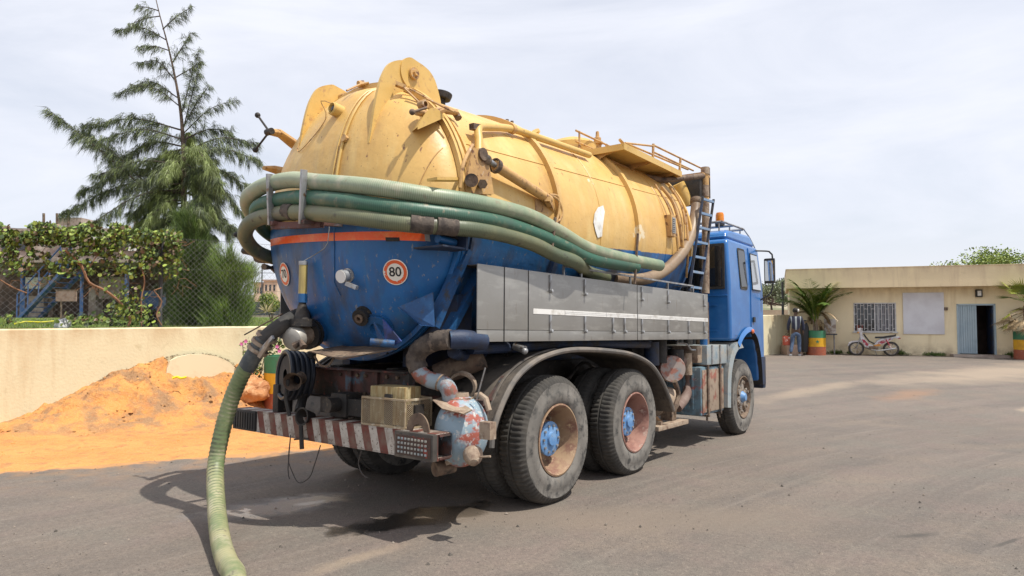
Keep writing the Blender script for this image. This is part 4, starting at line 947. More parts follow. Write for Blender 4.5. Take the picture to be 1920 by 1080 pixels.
mid = [TP(*q) for q in [(560, 371), (650, 378), (750, 391), (850, 403), (930, 416), (1000, 438), (1060, 463), (1110, 486), (1192, 501)]]
lefts = [Vector((.2, 1.22, 2.10)), Vector((-.4, 1.24, 2.18)), Vector((-.95, 1.18, 2.26)), Vector((-1.45, .98, 2.36)), Vector((-1.76, .66, 2.44)), Vector((-1.87, .40, 2.49))]
hose(lefts + mid, .058, H2, H2r, 'suction_hose', 'dark green hose between the pale green one above and the khaki one below', group=G1)
bot = [TP(*q) for q in [(560, 398), (650, 405), (750, 418), (850, 426), (900, 431), (950, 441), (1000, 457), (1040, 477), (1080, 492)]] + [Vector((.7, -1.12, 2.06)), Vector((1.2, -1.05, 2.04))]
lefts = [Vector((.1, .98, 2.16)), Vector((-.5, 1.02, 2.13)), Vector((-1.1, 1.05, 2.13)), Vector((-1.50, .99, 2.16)), Vector((-1.76, .82, 2.26)), Vector((-1.87, .58, 2.35)), Vector((-1.88, .3, 2.385))]
hb_ = hose(lefts + bot, .060, H3, H3r, 'suction_hose', 'khaki brown hose, lowest of the three, with dark tape bands', group=G1)
for a, b, ln in ((790, 420, .16), (836, 424, .16), (545, 397, .10)):
    p = TP(a, b); q = TP(a + 12, b + 1.5); d = (q - p).normalized()
    m = MB().lathe([(-ln / 2, .060), (-ln / 2, .067), (-ln / 6, .069), (0, .066), (ln / 6, .069), (ln / 2, .067), (ln / 2, .060)], p, d, 18)
    m.v = [tuple((TM @ Vector(v)) - hb_.location) for v in m.v]; m.build('tape_band', bpy.data.materials['cracked grey rubber'], hb_)
tan = hose_mat('tan hose', (.27, .19, .115), (.18, .12, .08), (.34, .26, .17))
pts = [TY(a, b, y) for a, b, y in ((1306, 378, -1.08), (1303, 405, -1.1), (1296, 440, -1.14), (1280, 472, -1.17), (1255, 500, -1.16), (1225, 518, -1.14), (1190, 525, -1.1), (1150, 522, -1.0))]
th = hose(pts, .068, tan, tan, 'tan_hose', 'tan coloured hose curving down from the tower pipe to the side lockers', rib=.001)
m = MB().lathe([(-.03, .07), (-.03, .085), (0, .088), (.04, .08), (.05, .07)], pts[0], pts[1] - pts[0], 18); m.v = [tuple((TM @ Vector(v)) - th.location) for v in m.v]; m.build('collar', M_rust, th)
q = TD(1108, 480, 6.95)
# the working hose, from the outlet to the ground by the camera
hp = [(500, 632, 5.18), (489, 646, 5.18), (470, 676, 5.18), (452, 706, 5.2), (432, 755, 5.22), (414, 820, 5.2), (404, 880, 5.12), (406, 950, 4.8), (413, 1010, 4.4), (424, 1065, 4.05), (436, 1105, 3.86), (470, 1190, 3.5)]
hpts = [TD(*q) for q in hp]
for p in hpts:
    if p.z < .062: p.z = .062
hpts += [Vector((hpts[-1].x + .15, hpts[-1].y - .9, .06)), Vector((hpts[-1].x - .3, hpts[-1].y - 2.2, .06))]
D1 = mat('ridged olive hose', (.12, .15, .07), [((.20, .24, .11), 1.6, .45, .6), ((.07, .08, .045), 4, .52, .68)], .5)
D1r = mat('worn cream hose rib', (.36, .34, .19), [((.15, .20, .09), 2.2, .42, .58), ((.46, .42, .28), 6, .5, .7), ((.14, .13, .09), 12, .58, .68)], .5)
wh = hose(hpts, .059, D1, D1r, 'working_hose', 'ribbed olive hose hanging from the rear outlet down to the asphalt', pitch=.034, rib=.005)
wm = MB().tube([TD(*q) for q in hp[:3]] + [TD(462, 690, 5.19)], [.066, .067, .067, .065], 16); wm.v = [tuple((TM @ Vector(v)) - wh.location) for v in wm.v]
wm.build('rubber_sleeve', mat('blue black sleeve', (.06, .07, .075), [((.13, .13, .12), 8, .45, .65)], .6, bump=(40, .4, .01)), wh)
cm = MB()
for k, (a, b, dd) in enumerate(((500, 632, 5.18), (491, 644, 5.18), (483, 656, 5.18))):
    p = TD(a, b, dd); d = (TD(476, 667, 5.18) - TD(498, 633, 5.18)).normalized(); cm.lathe([(-.014, .06), (-.014, .085), (.014, .085), (.014, .06)], p, d, 18)
cm.bar(TD(486, 670, 5.08), TD(508, 636, 5.06), .02, .03).v
cm.v = [tuple((TM @ Vector(v)) - wh.location) for v in cm.v]; cm.build('hose_coupling', M_rustl, wh)

# basket on the bumper with a wood block in it
bk = empty('wire_basket', M=TM @ Matrix.Translation((-1.40, -.70, .764)))
tag(bk, 'tan perforated metal basket standing on the rear bumper', 'basket')
bw, bd, bh = .46, .27, .205
M_bk = mat('tan mesh metal', (.34, .265, .17), [((.28, .20, .12), 6, .45, .62), ((.52, .46, .34), 18, .55, .68)], .7)
def lattice(o, u, v, W_, H_, nx, ny, w=.0034):
    m = MB(); o, u, v = Vector(o), Vector(u), Vector(v); nn = u.cross(v)
    s = W_ / nx; t = H_ / ny
    for i in range(nx):
        for j in range(ny):
            for (a, b, c, d) in ((0, .5, .5, 1), (.5, 1, 1, .5), (1, .5, .5, 0), (.5, 0, 0, .5)):
                p = o + u * ((i + a) * s) + v * ((j + b) * t); q = o + u * ((i + c) * s) + v * ((j + d) * t); e = (q - p).normalized().cross(nn) * w / 2
                m.quad(p - e, q - e, q + e, p + e)
    return m
for o, u, L_, n_ in (((-bd / 2, -bw / 2, 0), (0, 1, 0), bw, 26), ((bd / 2, -bw / 2, 0), (0, 1, 0), bw, 26), ((-bd / 2, -bw / 2, 0), (1, 0, 0), bd, 15), ((-bd / 2, bw / 2, 0), (1, 0, 0), bd, 15)):
    lattice(o, u, (0, 0, 1), L_, bh, n_, 14).build('mesh_side', M_bk, bk, smooth=0)
MB().box((-bd / 2, -bw / 2, 0), (bd / 2, bw / 2, .004)).build('basket_floor', M_bk, bk)
f_ = MB()
for z in (.006, bh): 
    for a, b in (((-bd / 2, -bw / 2), (bd / 2, -bw / 2)), ((bd / 2, -bw / 2), (bd / 2, bw / 2)), ((bd / 2, bw / 2), (-bd / 2, bw / 2)), ((-bd / 2, bw / 2), (-bd / 2, -bw / 2))): f_.bar((*a, z), (*b, z), .018, .014)
for x in (-1, 1):
    for y in (-1, 1): f_.bar((x * bd / 2, y * bw / 2, 0), (x * bd / 2, y * bw / 2, bh), .01)
f_.build('basket_frame', M_bk, bk)
wb = MB().box((-.09, -.18, .006), (.09, .17, .285), bev=.012).build('wood_block', M_wood, M=None); wb.matrix_world = TM @ Matrix.Translation((-1.40, -.68, .770)) @ Matrix.Rotation(R(4), 4, 'Z')
tag(wb, 'yellowed block of wood sticking up out of the metal basket', 'wood block')

# ------------------------------------------------------------ SETTING
def ellipse(N, cx, cy, rx, ry, ang, soft=.5, nz_=.5, sc=3):
    t = N.n('TexCoord'); m = N.n('Mapping', vector_type='TEXTURE'); m.inputs['Location'].default_value = (cx, cy, 0); m.inputs['Rotation'].default_value = (0, 0, ang); m.inputs['Scale'].default_value = (rx, ry, 1)
    N.l(t.outputs['Object'], m.inputs[0]); s = N.n('SeparateXYZ'); N.l(m.outputs[0], s.inputs[0])
    d = N.math('SQRT', N.math('ADD', N.math('MULTIPLY', s.outputs[0], s.outputs[0]), N.math('MULTIPLY', s.outputs[1], s.outputs[1])))
    d = N.math('ADD', d, N.math('MULTIPLY', N.math('SUBTRACT', N.noise(sc, 0, 1, detail=7), .5), nz_ * 2.4))
    r = N.n('MapRange'); r.inputs[1].default_value = 1 + soft / 2; r.inputs[2].default_value = 1 - soft / 2; N.l(d, r.inputs[0]); return r.outputs[0]
def tw(x, y): p = TM @ Vector((x, y, 0)); return p.x, p.y
def asphalt():
    N = NB('worn dusty asphalt'); co = N.coord()
    s = N.n('SeparateXYZ'); N.l(co, s.inputs[0])
    dx = N.math('SUBTRACT', s.outputs[0], 22.9); dy = N.math('ADD', s.outputs[1], 15.4)
    r = N.math('SQRT', N.math('ADD', N.math('MULTIPLY', dx, dx), N.math('MULTIPLY', dy, dy))); th = N.math('ARCTAN2', dy, dx)
    cv = N.n('CombineXYZ'); N.l(N.math('MULTIPLY', r, 1.6), cv.inputs[0]); N.l(N.math('MULTIPLY', th, 5), cv.inputs[1])
    cv2 = N.n('CombineXYZ'); N.l(N.math('MULTIPLY', r, 9), cv2.inputs[0]); N.l(N.math('MULTIPLY', th, 7), cv2.inputs[1])
    c = N.mix(N.noise(.35, .38, .62), (.172, .142, .118), (.208, .170, .142))
    c = N.mix(N.math('MULTIPLY', N.noise(1, .45, .68, vec=cv.outputs[0], detail=6), .85), c, (.125, .110, .098))
    c = N.mix(N.math('MULTIPLY', N.noise(1, .52, .72, vec=cv2.outputs[0], detail=4), .6), c, (.245, .208, .176))
    c = N.mix(N.math('MULTIPLY', N.noise(1.1, .50, .70, detail=9), .6), c, (.25, .195, .148))
    c = N.mix(N.math('MULTIPLY', N.noise(2.3, .55, .72, detail=9), .5), c, (.12, .105, .096))
    c = N.mix(N.math('MULTIPLY', N.noise(1.7, .50, .62, detail=6), .5), c, (.200, .152, .132))
    c = N.mix(N.math('MULTIPLY', N.noise(1.35, .50, .62, detail=6), .5), c, (.168, .155, .130))
    c = N.mix(N.math('MULTIPLY', N.noise(28, .46, .62, detail=12, rough=.85), .55), c, (.075, .066, .060))
    c = N.mix(N.math('MULTIPLY', N.noise(37, .53, .66, detail=12, rough=.85), .60), c, (.36, .31, .25))
    c = N.mix(N.math('MULTIPLY', N.noise(150, .54, .62, detail=2), .6), c, (.06, .05, .045))
    for args, col, k in ((( *tw(-1.52, .55), .55, .24, .65, .8, .7, 5), (.20, .19, .19), .7), ((*tw(-1.32, .42), .12, .05, .65, .6, .8, 9), (.5, .49, .48), .7),  # wet patch: pale glimmer and a small highlight painted into the colour
                         ((*tw(-1.08, -.62), .62, .22, .6, .35, .8, 4), (.012, .011, .010), .97), ((*tw(-1.55, .2), 1.0, .55, .4, .6, .4, 2), (.05, .045, .04), .0),
                         ((*tw(-2.0, -1.0), .35, .07, .9, .9, .9, 5), (.42, .32, .22), .3),
                         ((*tw(12.3, -2.55), 1.2, .30, .75, 1.3, 1.3, 1.6), (.33, .18, .10), .45), ((*tw(20, -4.4), 5, 1.1, .5, 1.2, 1.1, .6), (.38, .30, .22), .6),
                         ((*tw(11.5, -.6), 2.2, .3, .75, 1.2, 1.1, 1), (.33, .26, .19), .55), ((*tw(11.6, -4.9), .8, .25, .6, .7, .6, 1.4), (.42, .33, .24), .7),
                         ((*tw(.81, -3.82), .16, .035, .3, 1.2, .9, 8), (.06, .055, .05), .7), ((*tw(1.05, -4.35), .22, .02, .55, 1.0, .7, 8), (.06, .055, .05), .7),
                         ((*tw(-.2, -1.75), 1.6, .35, .0, .9, .5, 1.5), (.20, .16, .125), .6)):
        c = N.mix(N.math('MULTIPLY', ellipse(N, *args), k), c, col)
    # sand drifted over the edge
    sd_ = N.math('ADD', N.math('MULTIPLY', N.math('ADD', s.outputs[0], 5.18), -.436), N.math('MULTIPLY', N.math('SUBTRACT', s.outputs[1], 6.79), .9))
    sd_ = N.math('ADD', sd_, N.math('MULTIPLY', N.math('SUBTRACT', N.noise(2.0, 0, 1, detail=9), .5), 1.1))
    fade = N.n('MapRange'); fade.inputs[1].default_value = 1.5; fade.inputs[2].default_value = 3.0; N.l(s.outputs[0], fade.inputs[0]); sd_ = N.math('SUBTRACT', sd_, N.math('MULTIPLY', fade.outputs[0], 40))
    m = N.n('MapRange'); m.inputs[1].default_value = -.02; m.inputs[2].default_value = .10; N.l(sd_, m.inputs[0])
    c = N.mix(m.outputs[0], c, (.52, .26, .10))
    m2 = N.n('MapRange'); m2.inputs[1].default_value = -1.3; m2.inputs[2].default_value = .3; N.l(sd_, m2.inputs[0])
    c = N.mix(N.math('MULTIPLY', m2.outputs[0], N.math('MULTIPLY', N.noise(3.5, .45, .65, detail=9), .55)), c, (.36, .20, .09))
    N.l(c, N.b.inputs['Base Color']); N.b.inputs['Specular IOR Level'].default_value = .4
    wet = N.math('MAXIMUM', ellipse(N, *tw(-1.50, .50), .62, .26, .65, .7, .8, 6), ellipse(N, *tw(-1.08, -.62), .66, .24, .6, .4, .8, 4))
    N.l(N.math('SUBTRACT', .9, N.math('MULTIPLY', wet, .62)), N.b.inputs['Roughness'])
    n = N.n('TexNoise'); n.inputs['Scale'].default_value = 90; n.inputs['Detail'].default_value = 3; N.l(co, n.inputs[0])
    n2 = N.n('TexNoise'); n2.inputs['Scale'].default_value = 5; n2.inputs['Detail'].default_value = 5; N.l(co, n2.inputs[0])
    N.bump(N.math('ADD', n.outputs[0], N.math('MULTIPLY', n2.outputs[0], 1.2)), .55, .012)
    return N.m
def lin(a, b, n_): return [a + (b - a) * k / n_ for k in range(n_)]
gx = [-1500, -400, -120, -50, -30] + lin(-20, 24, 150) + [24, 35, 60, 130, 400, 1500]
gy = [-60, -20] + lin(-8, 32, 150) + [32, 40, 60, 110, 220, 500, 1500]
vs = [(x, y, gz(x, y) + (.012 * (noise.noise(Vector((x * .6, y * .6, 3))) + .35 * noise.noise(Vector((x * 2.2, y * 2.2, 5)))) if abs(x) < 24 and -8 < y < 32 else 0)) for y in gy for x in gx]
nx_ = len(gx); fs = [(j * nx_ + i, j * nx_ + i + 1, (j + 1) * nx_ + i + 1, (j + 1) * nx_ + i) for j in range(len(gy) - 1) for i in range(nx_ - 1)]
g = MB(); g.v = vs; g.f = fs; o = g.build('asphalt_ground', asphalt(), smooth=60); tag(o, kind='structure')
# grit and pebbles
g = MB(); rr_ = random.Random(11)
def pebble(m, p, r_):
    a = rr_.random() * 6.28; v = []
    for k in range(5): t = a + k * 1.256; v.append((p.x + r_ * math.cos(t) * rr_.uniform(.7, 1.2), p.y + r_ * math.sin(t) * rr_.uniform(.7, 1.2), p.z - .002))
    v.append((p.x, p.y, p.z + r_ * .75)); m.add(v, [(0, 1, 5), (1, 2, 5), (2, 3, 5), (3, 4, 5), (4, 0, 5)])
for k in range(5200):
    y = 2.6 + 14 * rr_.random() ** 1.6; x = rr_.uniform(-.85, .85) * y
    pebble(g, Vector((x, y, gz(x, y) + .002)), rr_.uniform(.002, .006) * (1.8 if rr_.random() < .06 else 1))
for k in range(420):
    y = 2.6 + 16 * rr_.random() ** 1.2; x = rr_.uniform(-.85, .85) * y
    pebble(g, Vector((x, y, gz(x, y) + .004)), rr_.uniform(.007, .016) * (1.6 if rr_.random() < .08 else 1))
tag(g.build('grit', mat('grit stone', (.24, .20, .165), [((.08, .07, .06), 3, .45, .55)], .9), smooth=0), kind='stuff')

# --- garden wall along the left
P0, P1, P2 = Vector((-14, 5.1, 0)), Vector((-4.76, 12.3, 0)), Vector((12.2, 28.9, 0))
def wall_at_x(X):
    a, b = (P0, P1) if X < P1.x else (P1, P2); t = (X - a.x) / (b.x - a.x); return a.lerp(b, t)
def wall_top(X): return 1.242 if X < -4 else 1.242 + (X + 4) / 16 * .22
def wall_hit(px, py):
    d = wray(px, py); best = None
    for a, b in ((P0, P1), (P1, P2)):
        e = b - a; det = d.x * e.y - e.x; t = (a.x * e.y - a.y * e.x) / (d.x * e.y - e.x * 1)
        p = Vector((0, 0, CAMZ)) + d * t
        if t > 0 and a.x - .01 <= p.x <= b.x + .01: best = p
    return best
def plaster(name, base, dirt, low=(.40, .32, .16), foot=None, head=None):
    N = NB(name); s = N.n('SeparateXYZ'); N.l(N.coord(), s.inputs[0])
    c = N.mix(N.noise(.8, .35, .7), base, tuple(b * .9 for b in base))
    c = N.mix(N.math('MULTIPLY', N.noise(2.2, .56, .78, (1, 1, .10), detail=8), .8), c, dirt)
    c = N.mix(N.math('MULTIPLY', N.noise(26, .60, .75), .35), c, dirt)
    c = N.mix(N.math('MULTIPLY', N.noise(5, .62, .75, detail=9), .4), c, low)
    for lim, up_ in ((foot, 0), (head, 1)):
        if lim is None: continue
        r = N.n('MapRange'); r.inputs[1].default_value = lim[0]; r.inputs[2].default_value = lim[1]; N.l(s.outputs[2], r.inputs[0])
        k = N.math('MULTIPLY', r.outputs[0], N.noise(3.2, .38, .62, (1, 1, .35 if up_ else 1), detail=9)); c = N.mix(N.math('MULTIPLY', k, .75), c, dirt if up_ else (.30, .21, .13))
    N.l(c, N.b.inputs['Base Color']); N.b.inputs['Roughness'].default_value = .9
    n = N.n('TexNoise'); n.inputs['Scale'].default_value = 25; n.inputs['Detail'].default_value = 8; N.l(N.coord(), n.inputs[0]); N.bump(n.outputs[0], .3, .015)
    return N.m
M_wall = plaster('cream plaster', (.73, .665, .455), (.50, .36, .20), head=(.85, 1.28))
wm = MB(); XS = [-14 + 26.2 * k / 200 for k in range(201)]
rows = []
for i, X in enumerate(XS):
    p = wall_at_x(X); d = (P1 - P0 if X < P1.x else P2 - P1).normalized(); nn = Vector((-d.y, d.x, 0))
    zt = wall_top(X) + .006 * noise.noise(Vector((X * 3, 0, 0))); zb = gz(p.x, p.y) - .15
    rows.append([p + Vector((0, 0, zb)), p + Vector((0, 0, zt - .02)), p + nn * .02 + Vector((0, 0, zt)), p + nn * .19 + Vector((0, 0, zt)), p + nn * .2 + Vector((0, 0, .8)), p + nn * .2 + Vector((0, 0, zb))])
for a, b in zip(rows[:-1], rows[1:]):
    for j in range(5): wm.quad(a[j], b[j], b[j + 1], a[j + 1])
me_w = wm.build('garden_wall', M_wall, smooth=40)
tag(me_w, 'low cream plastered wall with rain streaks, sand piled against it', 'wall')
# sand heap
prof_w = [(-60, 838), (0, 800), (55, 782), (130, 745), (200, 705), (250, 688), (290, 677), (308, 671), (325, 690), (345, 700), (400, 700), (425, 690), (450, 683), (475, 690), (500, 712), (530, 745)]
tab = []
for px, py in prof_w:
    p = wall_hit(px, py); tab.append((p.x, p.z - gz(p.x, p.y)))
tab = [(-14, 0.02)] + tab + [(tab[-1][0] + .8, .0), (9, 0)]
def Hw(X):
    for a, b in zip(tab[:-1], tab[1:]):
        if a[0] <= X <= b[0]: return a[1] + (b[1] - a[1]) * (X - a[0]) / max(1e-6, b[0] - a[0])
    return 0
sm = MB(); nu, nv = 420, 110; vs = []
for i in range(nu + 1):
    X = -13 + 15.5 * i / nu; w_ = wall_at_x(X); yb = 6.79 + .4844 * (X + 5.18) - .15
    for j in range(nv + 1):
        t = (j / nv) ** 1.25; y = w_.y + (yb - w_.y) * t; dist = (w_.y - y) * .80
        h = max(0, Hw(X)) * max(0, 1 - dist / 1.75) ** 1.35
        edge = min(1, (1 - t) * 5)
        nn = noise.fractal(Vector((X * 2.2, y * 2.2, 1.3)), .8, 2.2, 5); n2 = noise.noise(Vector((X * 7, y * 7, 8)))
        rg = noise.ridged_multi_fractal(Vector((X * 3.2, y * 3.2, 4.7)), .9, 2.1, 4, 1, 2)
        amp = .035 + .36 * min(1, h * 1.8)
        n3 = noise.noise(Vector((X * 22, y * 22, 3))) + .6 * noise.noise(Vector((X * 45, y * 45, 1)))
        z = h + edge * (.020 + (nn * .42 + (rg - 1.1) * .20) * amp * min(1, dist * 2.5 + .15) + n2 * .045 * min(1, h * 3 + .1) + n3 * (.006 + .016 * min(1, h * 3)))
        z = max(z, .004) if edge > .4 else z * edge / .4 - (1 - edge / .4) * .03
        vs.append((X, y, gz(X, y) + z))
nn_ = nv + 1; sm.v = vs; sm.f = [(i * nn_ + j, i * nn_ + j + 1, (i + 1) * nn_ + j + 1, (i + 1) * nn_ + j) for i in range(nu) for j in range(nv)]
def sandmat():
    N = NB('orange building sand')
    c = N.mix(N.noise(1.2, .4, .65), (.60, .285, .085), (.53, .235, .065))
    c = N.mix(N.math('MULTIPLY', N.noise(5, .52, .70, detail=9), .8), c, (.46, .18, .065))
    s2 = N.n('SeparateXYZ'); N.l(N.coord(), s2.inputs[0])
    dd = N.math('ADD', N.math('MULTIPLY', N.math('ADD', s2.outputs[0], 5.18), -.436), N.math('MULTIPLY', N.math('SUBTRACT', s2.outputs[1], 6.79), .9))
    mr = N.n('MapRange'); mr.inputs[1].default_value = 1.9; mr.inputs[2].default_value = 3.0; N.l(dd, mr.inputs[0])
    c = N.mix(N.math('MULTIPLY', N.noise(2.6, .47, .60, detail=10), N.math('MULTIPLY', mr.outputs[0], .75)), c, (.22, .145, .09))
    c = N.mix(N.math('MULTIPLY', N.noise(6, .56, .66, detail=10), .7), c, (.36, .16, .065))
    c = N.mix(N.math('MULTIPLY', N.noise(60, .55, .72, detail=3), .5), c, (.70, .45, .24))
    N.l(c, N.b.inputs['Base Color']); N.b.inputs['Roughness'].default_value = .95
    n = N.n('TexNoise'); n.inputs['Scale'].default_value = 18; n.inputs['Detail'].default_value = 9; N.l(N.coord(), n.inputs[0]); N.bump(n.outputs[0], .8, .05)
    return N.m
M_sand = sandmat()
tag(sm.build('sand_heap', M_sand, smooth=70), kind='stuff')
# rounded pale slab leaning on the wall, bedded in the heap
sl = [wall_hit(a, b) for a, b in ((306, 720), (309, 690), (316, 675), (330, 668), (350, 664), (375, 663), (400, 667), (422, 676), (438, 690), (446, 720))]
sl = [p + Vector((.10, -.125, 0)) for p in sl]; s0_ = sl[0].copy(); th_ = Vector((-.05, .06, 0)); k_ = len(sl)
so_ = MB().add([p - s0_ for p in sl] + [p - s0_ + th_ for p in sl], [tuple(range(k_)), tuple(range(2 * k_ - 1, k_ - 1, -1))] + [(i, i + k_, (i + 1) % k_ + k_, (i + 1) % k_) for i in range(k_)]).build('curved_slab', mat('smooth cream concrete', (.74, .66, .46), [((.60, .50, .32), 3, .5, .7)], .85), smooth=20)
so_.location = s0_; tag(so_, 'pale rounded slab leaning on the wall behind the top of the sand heap', 'slab')
# clods and stones in the sand
g = MB()
for k in range(700):
    X = rr_.uniform(-7.5, -3.0); w_ = wall_at_x(X); dist = rr_.random() ** 1.3 * 3.2; y = w_.y - dist / .8
    h = max(0, Hw(X)) * max(0, 1 - dist / 1.75) ** 1.35; pebble(g, Vector((X, y, gz(X, y) + h + .015)), rr_.uniform(.008, .028) * (2 if rr_.random() < .06 else 1))
tag(g.build('sand_clods', M_sand, smooth=0), kind='stuff')
def rock(name, c, r_, m, label, cat, sc=(1, 1, .8), seed=1):
    bm = bmesh.new(); bmesh.ops.create_icosphere(bm, subdivisions=4, radius=1)
    for v in bm.verts:
        p = v.co.copy(); q = 1 + .35 * noise.noise(p * 1.3 + Vector((seed, 0, 0))) + .12 * noise.noise(p * 4 + Vector((seed, 2, 0))) + .05 * noise.noise(p * 11)
        v.co = Vector((p.x * sc[0], p.y * sc[1], p.z * sc[2])) * q * r_
    me = bpy.data.meshes.new(name); bm.to_mesh(me); bm.free(); me.materials.append(m); me.shade_smooth(); me.set_sharp_from_angle(angle=R(38))
    o = bpy.data.objects.new(name, me); COL.objects.link(o); o.location = c; return tag(o, label, cat)
p = at(474, 732, 11.75); rock('boulder', p, .30, mat('orange sandstone', (.50, .24, .10), [((.34, .14, .06), 4, .45, .65), ((.60, .36, .19), 10, .5, .7)], .9, bump=(12, .7, .04)), 'orange boulder at the end of the sand heap beside the banded planter', 'boulder')
p = at(335, 710, 11.3); p.z = gz(p.x, p.y) + .62
yl = MB().tube(smooth_path([Vector((-.11, 0, 0)), Vector((-.04, .02, .02)), Vector((.03, -.01, .0)), Vector((.11, .02, .015))]), .02, 6).build('yellow_wrapper', mat('yellow plastic', (.75, .68, .02), rough=.4)); yl.location = at(336, 709, 10.9)
tag(yl, 'small crumpled bright yellow wrapper on the sand heap', 'wrapper')
# ragged line of dry grass where the heap meets the wall
g = MB()
dry = [(0, 799), (55, 782), (130, 745), (200, 705), (250, 688), (290, 677), (308, 671), (330, 667), (360, 663), (390, 664), (420, 672), (440, 683)]
for (a, b), (c, d) in zip(dry[:-1], dry[1:]):
    for k in range(22):
        t = rr_.random(); p = wall_hit(a + (c - a) * t, b + (d - b) * t + rr_.uniform(-1.5, 1.5)); p = p + Vector((.64, -.77, 0)) * rr_.uniform(.006, .03)
        e = Vector((rr_.uniform(-.05, .05), rr_.uniform(-.05, .05), rr_.uniform(.0, .022))); sdv = Vector((.004, .003, .004)); g.add([p - sdv, p + sdv, p + e], [(0, 1, 2)])
    for k in range(20):
        t = rr_.random(); p = wall_hit(a + (c - a) * t, b + (d - b) * t); pebble(g, p + Vector((.01, -.012, -.004)), rr_.uniform(.004, .010))
tag(g.build('dry_grass_line', mat('dry grass', (.16, .11, .06), rough=.9), smooth=0), kind='stuff')

# --- lawn behind the wall
def lawnmat():
    N = NB('patchy lawn')  # greens and straw tones mixed at random by noise
    c = N.mix(N.noise(.9, .4, .65), (.11, .17, .025), (.16, .20, .035)); c = N.mix(N.noise(30, .5, .7), c, (.05, .09, .015)); c = N.mix(N.noise(3, .58, .7, detail=8), c, (.28, .24, .09))
    N.l(c, N.b.inputs['Base Color']); N.b.inputs['Roughness'].default_value = .9
    n = N.n('TexNoise'); n.inputs['Scale'].default_value = 40; N.l(N.coord(), n.inputs[0]); N.bump(n.outputs[0], .8, .05); return N.m
lm_ = MB(); rows = []
for k in range(81):
    X = -14 + 26.2 * k / 80; p = wall_at_x(X); d = (P1 - P0 if X < P1.x else P2 - P1).normalized(); nn = Vector((-d.y, d.x, 0)); row = []
    for t in (.1, 1, 2.5, 5, 9, 14, 22, 35): q = p + nn * t; row.append(Vector((q.x - t * .4, q.y, 1.19 + min(t, 14) * .010 + .02 * noise.noise(q * .7))))
    rows.append(row)
for a, b in zip(rows[:-1], rows[1:]):
    for j in range(7): lm_.quad(a[j], b[j], b[j + 1], a[j + 1])
tag(lm_.build('lawn', lawnmat(), smooth=60), kind='structure')
g = MB()
for k in range(22000):
    X = rr_.uniform(-11, -1.5); p = wall_at_x(X); t = .25 + 14 * rr_.random() ** 1.4; q = p + Vector((-.62 * t, .79 * t, 0)); z = 1.19 + min(t, 14) * .01
    h = rr_.uniform(.03, .07); a = rr_.random() * 6.28; c_, s_ = math.cos(a) * .006, math.sin(a) * .006
    g.add([(q.x - c_, q.y - s_, z - .01), (q.x + c_, q.y + s_, z - .01), (q.x + rr_.uniform(-.03, .03), q.y + rr_.uniform(-.03, .03), z + h)], [(0, 1, 2)])
tag(g.build('grass', mat('grass blade', (.13, .21, .03), [((.2, .22, .05), 1, .45, .6)], .7), smooth=0), kind='stuff')
p = at(70, 603, 13.6); yp = MB().tube(smooth_path([at(28, 607, 12.2), at(50, 603, 13.2), at(75, 604, 13.6), at(100, 602, 14.4)], .2), .016, 6)
for i, v in enumerate(yp.v): yp.v[i] = (v[0], v[1], max(v[2], 1.225))
tag(yp.build('garden_hose', bpy.data.materials['yellow plastic']), 'thin yellow garden hose lying on the lawn', 'garden hose')
p = at(117, 606, 11.12); rock('white_rock', Vector((p.x, p.y, 1.29)), .105, mat('whitewashed stone', (.66, .67, .68), [((.45, .46, .48), 6, .5, .65)], .8), 'whitewashed round rock at the lawn edge behind the wall', 'rock', (1, 1, .95), 5)

# --- chain link fence
fence = empty('chain_link_fence', (P1.x, P1.y + .5, 1.15)); tag(fence, 'grey chain link fence on dark posts standing behind the cream wall', 'fence')
fi = fence.matrix_basis.inverted(); fof = Vector((-fence.location.x, -fence.location.y, -fence.location.z))
def fpt(s, z):
    """s metres along the fence from its left end"""
    d1 = (P1 - P0).normalized(); L1 = (P1 - P0).length; n1 = Vector((-d1.y, d1.x, 0)) * .5
    if s <= L1: q = P0 + d1 * s + n1
    else: d2 = (P2 - P1).normalized(); q = P1 + d2 * (s - L1) + n1
    return Vector((q.x, q.y, z)) + fof
L1 = (P1 - P0).length; ztop = 2.83; zbot = 1.25; s0, s1 = 4.0, L1 + 6.0
g = MB(); hgt = ztop - zbot; st = .10
def wire(m, a, b, w=.0013):
    d = (b - a).normalized(); sdv = d.cross(Vector((.6, -.8, 0))).normalized() * w; m.quad(a - sdv, b - sdv, b + sdv, a + sdv)
k = s0 - hgt
while k < s1:
    for sg in (1, -1):
        a, b = (k, k + hgt) if sg > 0 else (k + hgt, k)
        lo_, hi_ = (a, b)
        za, zb = zbot, ztop
        if sg > 0:
            if a < s0: za = zbot + (s0 - a); a = s0
            if b > s1: zb = ztop - (b - s1); b = s1
            if za >= zb: continue
            wire(g, fpt(a, za), fpt(b, zb))
        else:
            if k < s0: zb = ztop - (s0 - k); b = s0
            if a > s1: za = zbot + (a - s1); a = s1
            if za >= zb: continue
            wire(g, fpt(a, za), fpt(b, zb))
    k += st
g.build('wire_mesh', mat('galvanised wire', (.20, .20, .20), rough=.7), fence, smooth=0)
tp_ = MB(); 
for z in (ztop, ztop - .55): tp_.tube([fpt(s0 + (s1 - s0) * k / 30, z) for k in range(31)], .003, 5)
tp_.build('line_wire', M_post, fence)
s = 1.0
pz = wall_hit(311, 600); s_post = (Vector((pz.x, pz.y, 0)) - P0).length
for k in range(-3, 5):
    s = s_post + k * 2.9
    if s0 < s < s1:
        q = fpt(s, 0); MB().tube([Vector((q.x, q.y, 1.1 + fof.z)), Vector((q.x, q.y, ztop + .06 + fof.z))], .032, 10).build('fence_post', M_post, fence)

